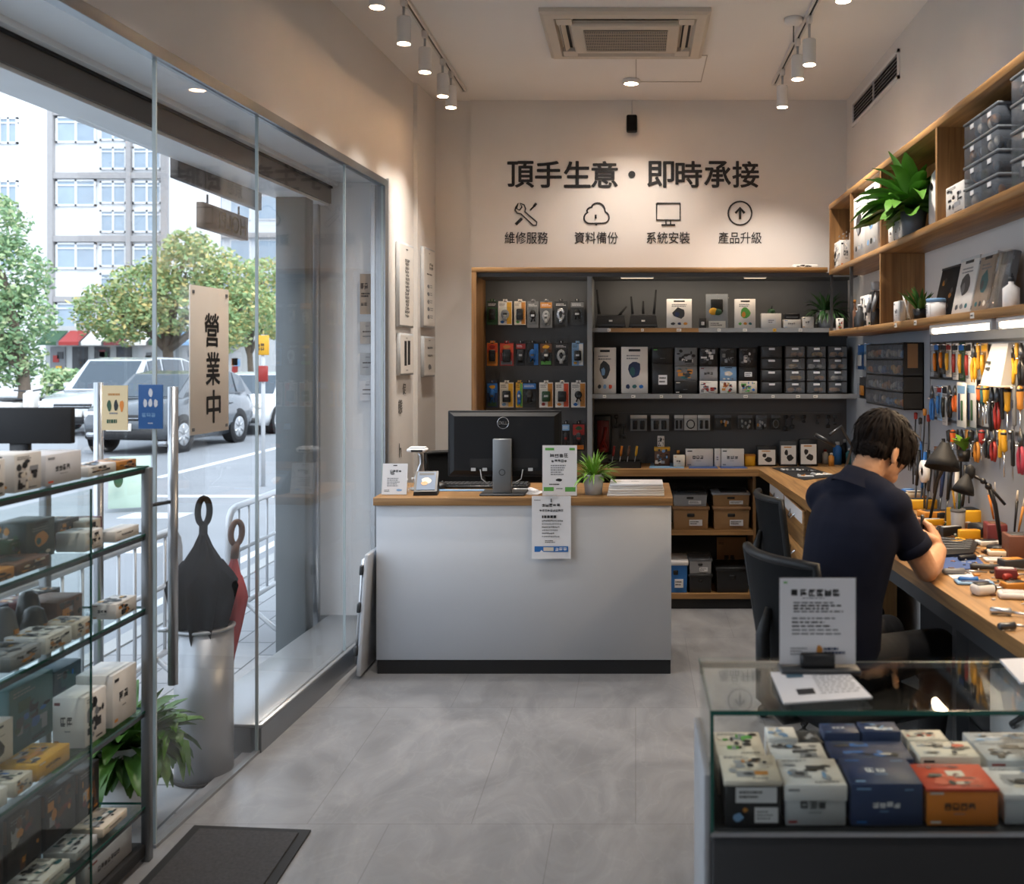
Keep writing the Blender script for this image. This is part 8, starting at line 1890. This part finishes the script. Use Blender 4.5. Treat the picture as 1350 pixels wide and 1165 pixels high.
# trees
def tree(label, loc, trunk_r, trunk_h, blobs, n, leaf, seed, tint):
    t = thing('street_tree', label, 'tree', loc); rnd = random.Random(seed)
    k = MB().mat(mat('bark', (104, 92, 80), .9, var=.3, scale=8, bump=.4)); k.tube([(0, 0, 0), (.06, 0, trunk_h * .5), (.0, 0, trunk_h)], [trunk_r, trunk_r * .8, trunk_r * .7], 10)
    for (x, y, z, r) in blobs: k.tube([(0, 0, trunk_h * .85), (x * .4, y * .4, trunk_h + (z - trunk_h) * .5), (x * .9, y * .9, z)], [trunk_r * .6, trunk_r * .4, trunk_r * .15], 6)
    k.build('trunk', None, t)
    c = MB(); tot = sum(b[3] ** 2 for b in blobs)
    for (x, y, z, r) in blobs:
        for i in range(int(n * r * r / tot)):
            d = Vector((rnd.gauss(0, 1), rnd.gauss(0, 1), rnd.gauss(0, 1))).normalized(); rr = r * (rnd.uniform(.35, 1) ** .5) * (1 + .25 * noise.noise(d * 2.5 + Vector((x, y, z))))
            p = Vector((x, y, z)) + Vector((d.x * rr, d.y * rr, d.z * rr * .8))
            u = Vector((rnd.gauss(0, 1), rnd.gauss(0, 1), rnd.gauss(0, .6))).normalized(); v = u.orthogonal().normalized(); v = (v + u.cross(v) * rnd.uniform(-1, 1)).normalized(); s = leaf * rnd.uniform(.6, 1.3)
            c.mat(tint[rnd.choice((0, 0, 0, 1, 1, 2))]); c.add([p - u * s, p + v * s * .45, p + u * s, p - v * s * .45], [(0, 1, 2, 3)])
    c.build('crown', None, t)
TG = [mat('tree_green', (138, 166, 112), .6, var=.25), mat('tree_olive', (172, 180, 122), .6, var=.2), mat('tree_yellow', (210, 192, 124), .6, var=.2)]
TG2 = [mat('tree_dark', (118, 150, 110), .6, var=.25), mat('tree_mid', (146, 172, 122), .6, var=.2), mat('tree_pale', (182, 192, 146), .6, var=.2)]
tree('broad street tree with yellowing crown behind the parked silver car', (-15.2, 32, -.1), .22, 2.4, [(-1.9, 0, 3.3, 1.15), (-.7, .3, 4.0, 1.3), (.7, 0, 4.6, 1.35), (1.9, .2, 4.3, 1.15), (2.7, 0, 3.4, 1.0), (.4, -.5, 3.5, 1.2), (-1.2, -.4, 2.9, .9), (2.0, -.4, 2.7, .9), (.6, .2, 5.4, .8)], 13000, .095, 1, TG)
tree('dense dark green street tree at the edge of the view', (-17.1, 27.5, -.1), .2, 1.8, [(-1.2, 0, 5.6, 1.3), (-.7, .2, 4.2, 1.3), (-.2, 0, 2.9, 1.1), (-1.5, 0, 3.2, 1.3), (-1.3, 0, 1.9, 1.0), (-.4, .1, 1.7, .9)], 11000, .09, 2, TG2)
tree('smaller leafy street tree beyond the cream window sign', (-14.1, 36, -.1), .14, 2.2, [(0, 0, 3.8, 1.1), (.9, 0, 3.2, 1.0), (-.6, 0, 3.0, .9), (.5, .2, 4.9, .8)], 5000, .09, 3, TG)
# apartment block
YBd = 47.0; sB = F / YBd
def bX(px): return xat(px, YBd)
def bZ(py): return zat(py, YBd)
BW = mat('render_white', (226, 228, 230), .85, var=.04, scale=.5); BG = mat('grey_concrete_band', (158, 156, 156), .85, var=.1); WG = mat('far_window_glass', (150, 166, 180), .15, var=.2, scale=1.2); WF = mat('far_window_frame', (214, 216, 218), .6)
ab = thing('apartment_building', 'white apartment block with grey concrete grid across the street', 'building', (0, YBd, 0))
MB().mat(BW).box(bX(-60), bX(221), 0, 6, -.2, 20).build('wall', None, ab)
k = MB().mat(BG)
for p0, p1 in ((66, 73), (169, 175), (215, 223)): k.box(bX(p0), bX(p1), -.25, 0, -.2, 20)
for p0, p1 in ((63, 70), (146, 153), (228, 236), (311, 319), (391, 398)): k.box(bX(73), bX(215), -.2, 0, bZ(p1), bZ(p0))
k.build('concrete_grid', None, ab)
def win(px0, px1, py0, py1, n=2):
    x0, x1, z0, z1 = bX(px0), bX(px1), bZ(py1), bZ(py0)
    f = MB().mat(WF); e = .09
    f.box(x0, x1, -.12, -.02, z0, z0 + e).box(x0, x1, -.12, -.02, z1 - e, z1).box(x0, x0 + e, -.12, -.02, z0, z1).box(x1 - e, x1, -.12, -.02, z0, z1)
    for i in range(1, n): xm = x0 + (x1 - x0) * i / n; f.box(xm - e / 2, xm + e / 2, -.12, -.02, z0, z1)
    f.box(x0, x1, -.11, -.02, z1 - (z1 - z0) * .24, z1 - (z1 - z0) * .24 + e * .7); fo = f.build('window', None, ab)
    MB().mat(WG).box(x0 + .02, x1 - .02, -.06, -.01, z0 + .02, z1 - .02).build('pane', None, fo)
for b0 in (70, 153, 236, 319, 398):
    win(75, 128, b0 + 1, b0 + 36); 
    for c0, c1 in ((133, 168), (176, 214)): win(c0, c1, b0 + 3, b0 + 33); win(c0, c1, b0 + 41, b0 + 71)
for b0 in (72, 155, 238, 320): win(0, 25, b0, b0 + 35)
rb_ = thing('pale_building', 'pale apartment building farther back behind the trees', 'building', (0, 60, 0))
MB().mat(mat('pale_render', (208, 212, 216), .85, var=.05)).box(xat(205, 60), xat(420, 60), 0, 5, -.2, 15.5).build('wall', None, rb_)
for r_ in range(5):
    for c_ in range(5):
        x0 = xat(232 + c_ * 36, 60); z0 = 2.0 + r_ * 2.7; f = MB().mat(WF).box(x0, x0 + 1.25, -.1, 0, z0, z0 + 1.5); fo = f.build('window', None, rb_); MB().mat(WG).box(x0 + .08, x0 + 1.17, -.13, -.09, z0 + .08, z0 + 1.42).build('pane', None, fo)
k = MB().mat(BG)
for r_ in range(6): k.box(xat(205, 60), xat(420, 60), -.3, 0, .9 + r_ * 2.7, 1.2 + r_ * 2.7)
k.build('balcony_band', None, rb_)
# shop row under the trees
sr = thing('shop_row', 'row of small shopfronts with coloured awnings under the trees', 'shopfront', (0, 43, 0)); rr = random.Random(6)
MB().mat(mat('shop_wall', (176, 178, 178), .8)).box(xat(60, 43), xat(330, 43), 0, 3, -.1, 3.1).build('wall', None, sr)
for i in range(9):
    a = xat(64 + i * 29, 43); b = xat(64 + i * 29 + 26, 43); c1 = rr.choice([WINE, GREEN, YELLOW, SKYB, RED, CARD, DGREEN])
    MB().mat(c1).add([(a, -.02, 2.9), (b, -.02, 2.9), (b, -.9, 2.4), (a, -.9, 2.4), (a, -.9, 2.25), (b, -.9, 2.25)], [(0, 3, 2, 1), (3, 4, 5, 2)]).build('awning', None, sr)
    k = MB().mat(rr.choice([MGREY, WG, DGREY, LGREY])).box(a + .1, b - .1, -.05, 0, .05, 2.2)
    for q in range(6): k.mat(rr.choice(ART)); x = rr.uniform(a + .15, b - .4); z = rr.uniform(.4, 1.8); k.box(x, x + .25, -.08, -.05, z, z + .3)
    k.build('shop_window', None, sr)
o = MB(); rr = random.Random(9); o.mat(TG2[0])
for i in range(1500):
    p = Vector((rr.uniform(xat(60, 40), xat(170, 40)), 40 + rr.uniform(-.4, .4), rr.uniform(0, 1.25))); u = Vector((rr.gauss(0, 1), rr.gauss(0, 1), rr.gauss(0, 1))).normalized(); v = u.orthogonal().normalized(); s = .12
    o.mat(TG2[rr.choice((0, 1, 2))]); o.add([p - u * s, p + v * s * .5, p + u * s, p - v * s * .5], [(0, 1, 2, 3)])
tag(o.build('hedge'), 'low green hedge along the far pavement before the shops', 'hedge')
# bus stop plate, scooters, a-board
t = thing('bus_stop_sign', 'yellow bus stop plate and red box on a grey pole beyond the white car', 'sign', (xat(347, 14), 14, -.12))
MB().mat(LGREY).tube([(0, 0, 0), (0, 0, 2.15)], .03, 8).build('pole', None, t)
k = MB().mat(YELLOW).box(-.1, .1, -.05, -.03, zat(468, 14) + .12, zat(442, 14) + .12, .01, 1); b = (-.1, .1, -.05, -.03, zat(468, 14) + .12, zat(442, 14) + .12); lines(k, b, '-y', .12, .9, .2, .6, 2, rs, INK, .9); k.build('plate', None, t)
MB().mat(RED).box(-.085, .085, -.06, -.03, zat(503, 14) + .12, zat(482, 14) + .12, .01, 1).build('notice_box', None, t)
def scooter(label, loc, rz, c):
    t = thing('scooter', label, 'scooter', loc, rz, 'parked scooters')
    for y in (-.6, .6): MB(Matrix.Translation((0, y, .26)) @ Matrix.Rotation(PI / 2, 4, 'Y')).mat(BLACKM).lathe([(.14, -.05), (.26, -.05), (.26, .05), (.14, .05), (.14, -.05)], n=20).build('wheel', None, t)
    k = MB().mat(c); k.box(-.16, .16, .05, .75, .4, .72, .1, 2).box(-.14, .14, -.35, .15, .28, .36, .04, 1).tube([(0, -.58, .3), (0, -.42, .7), (0, -.36, 1.0)], [.07, .1, .08], 10).box(-.2, .2, -.5, -.4, .45, .95, .06, 2); k.build('body', None, t)
    MB().mat(BLACK).box(-.14, .14, .05, .72, .72, .8, .04, 2).build('seat', None, t); MB().mat(DGREY).tube([(-.34, -.3, 1.02), (0, -.36, .98), (.34, -.3, 1.02)], .02, 8).build('handlebar', None, t)
scooter('white scooter parked under the dark tree, nearest the picture edge', (-15.6, 25.0, -.12), 1.1, CARD)
scooter('dark scooter parked beside the white scooter under the tree', (-14.9, 25.4, -.12), 1.2, DGREY)
t = thing('pavement_board', 'pale green folding board standing in the road beyond the door plates', 'a-board', (-6.05, 11.8, -.12), .4)
for s in (-1, 1): MB(Matrix.Rotation(s * .18, 4, 'X')).mat(mat('pale_green_board', (176, 198, 182), .5)).box(-.22, .22, s * .17 - .01, s * .17 + .01, .02, .62, .004, 1).build('board_panel', None, t)
k = MB().mat(DGREEN).ball((-.1, -.3, .4), (.05, .004, .09), 8, 6); k.build('print', None, t)
# ================================================================= CAMERA, SKY, RENDER LOOK
cam = bpy.data.cameras.new('camera'); co = bpy.data.objects.new('camera', cam); C.objects.link(co); bpy.context.scene.camera = co
cam.sensor_width = 36; cam.sensor_fit = 'HORIZONTAL'; cam.lens = F / W * 36
cam.shift_x = -(CX - W / 2) / W; cam.shift_y = (CY - H / 2) / W
co.location = (0, 0, CH); co.rotation_euler = (PI / 2, 0, 0); cam.clip_start = .05; cam.clip_end = 300
cam.dof.use_dof = True; cam.dof.focus_distance = 5.6; cam.dof.aperture_fstop = 3.6
w = bpy.data.worlds.new('sky'); bpy.context.scene.world = w; w.use_nodes = True
nt = w.node_tree; bg = nt.nodes['Background']
tc = nt.nodes.new('ShaderNodeTexCoord'); sx = nt.nodes.new('ShaderNodeSeparateXYZ'); cr = nt.nodes.new('ShaderNodeValToRGB')
cr.color_ramp.elements[0].position = .0; cr.color_ramp.elements[0].color = (.80, .88, 1, 1); cr.color_ramp.elements[1].position = .6; cr.color_ramp.elements[1].color = (.72, .85, 1, 1)
nt.links.new(tc.outputs['Generated'], sx.inputs[0]); nt.links.new(sx.outputs['Z'], cr.inputs[0]); nt.links.new(cr.outputs[0], bg.inputs['Color'])
bg.inputs['Strength'].default_value = 2.3
sd = bpy.data.lights.new('sun', 'SUN'); sd.energy = 1.7; sd.angle = math.radians(25); sd.color = (1, .96, .9)
so = bpy.data.objects.new('sun', sd); C.objects.link(so); so.rotation_euler = Vector((-.45, .62, -.75)).to_track_quat('-Z', 'Y').to_euler()
sc = bpy.context.scene
sc.view_settings.view_transform = 'Standard'; sc.view_settings.look = 'None'; sc.view_settings.exposure = 0.25; sc.view_settings.gamma = 1.0; sc.view_settings.use_curve_mapping = False
sc.cycles.transparent_max_bounces = 24
sc.cycles.caustics_reflective = False; sc.cycles.caustics_refractive = False
sc.cycles.max_bounces = 10; sc.cycles.diffuse_bounces = 5
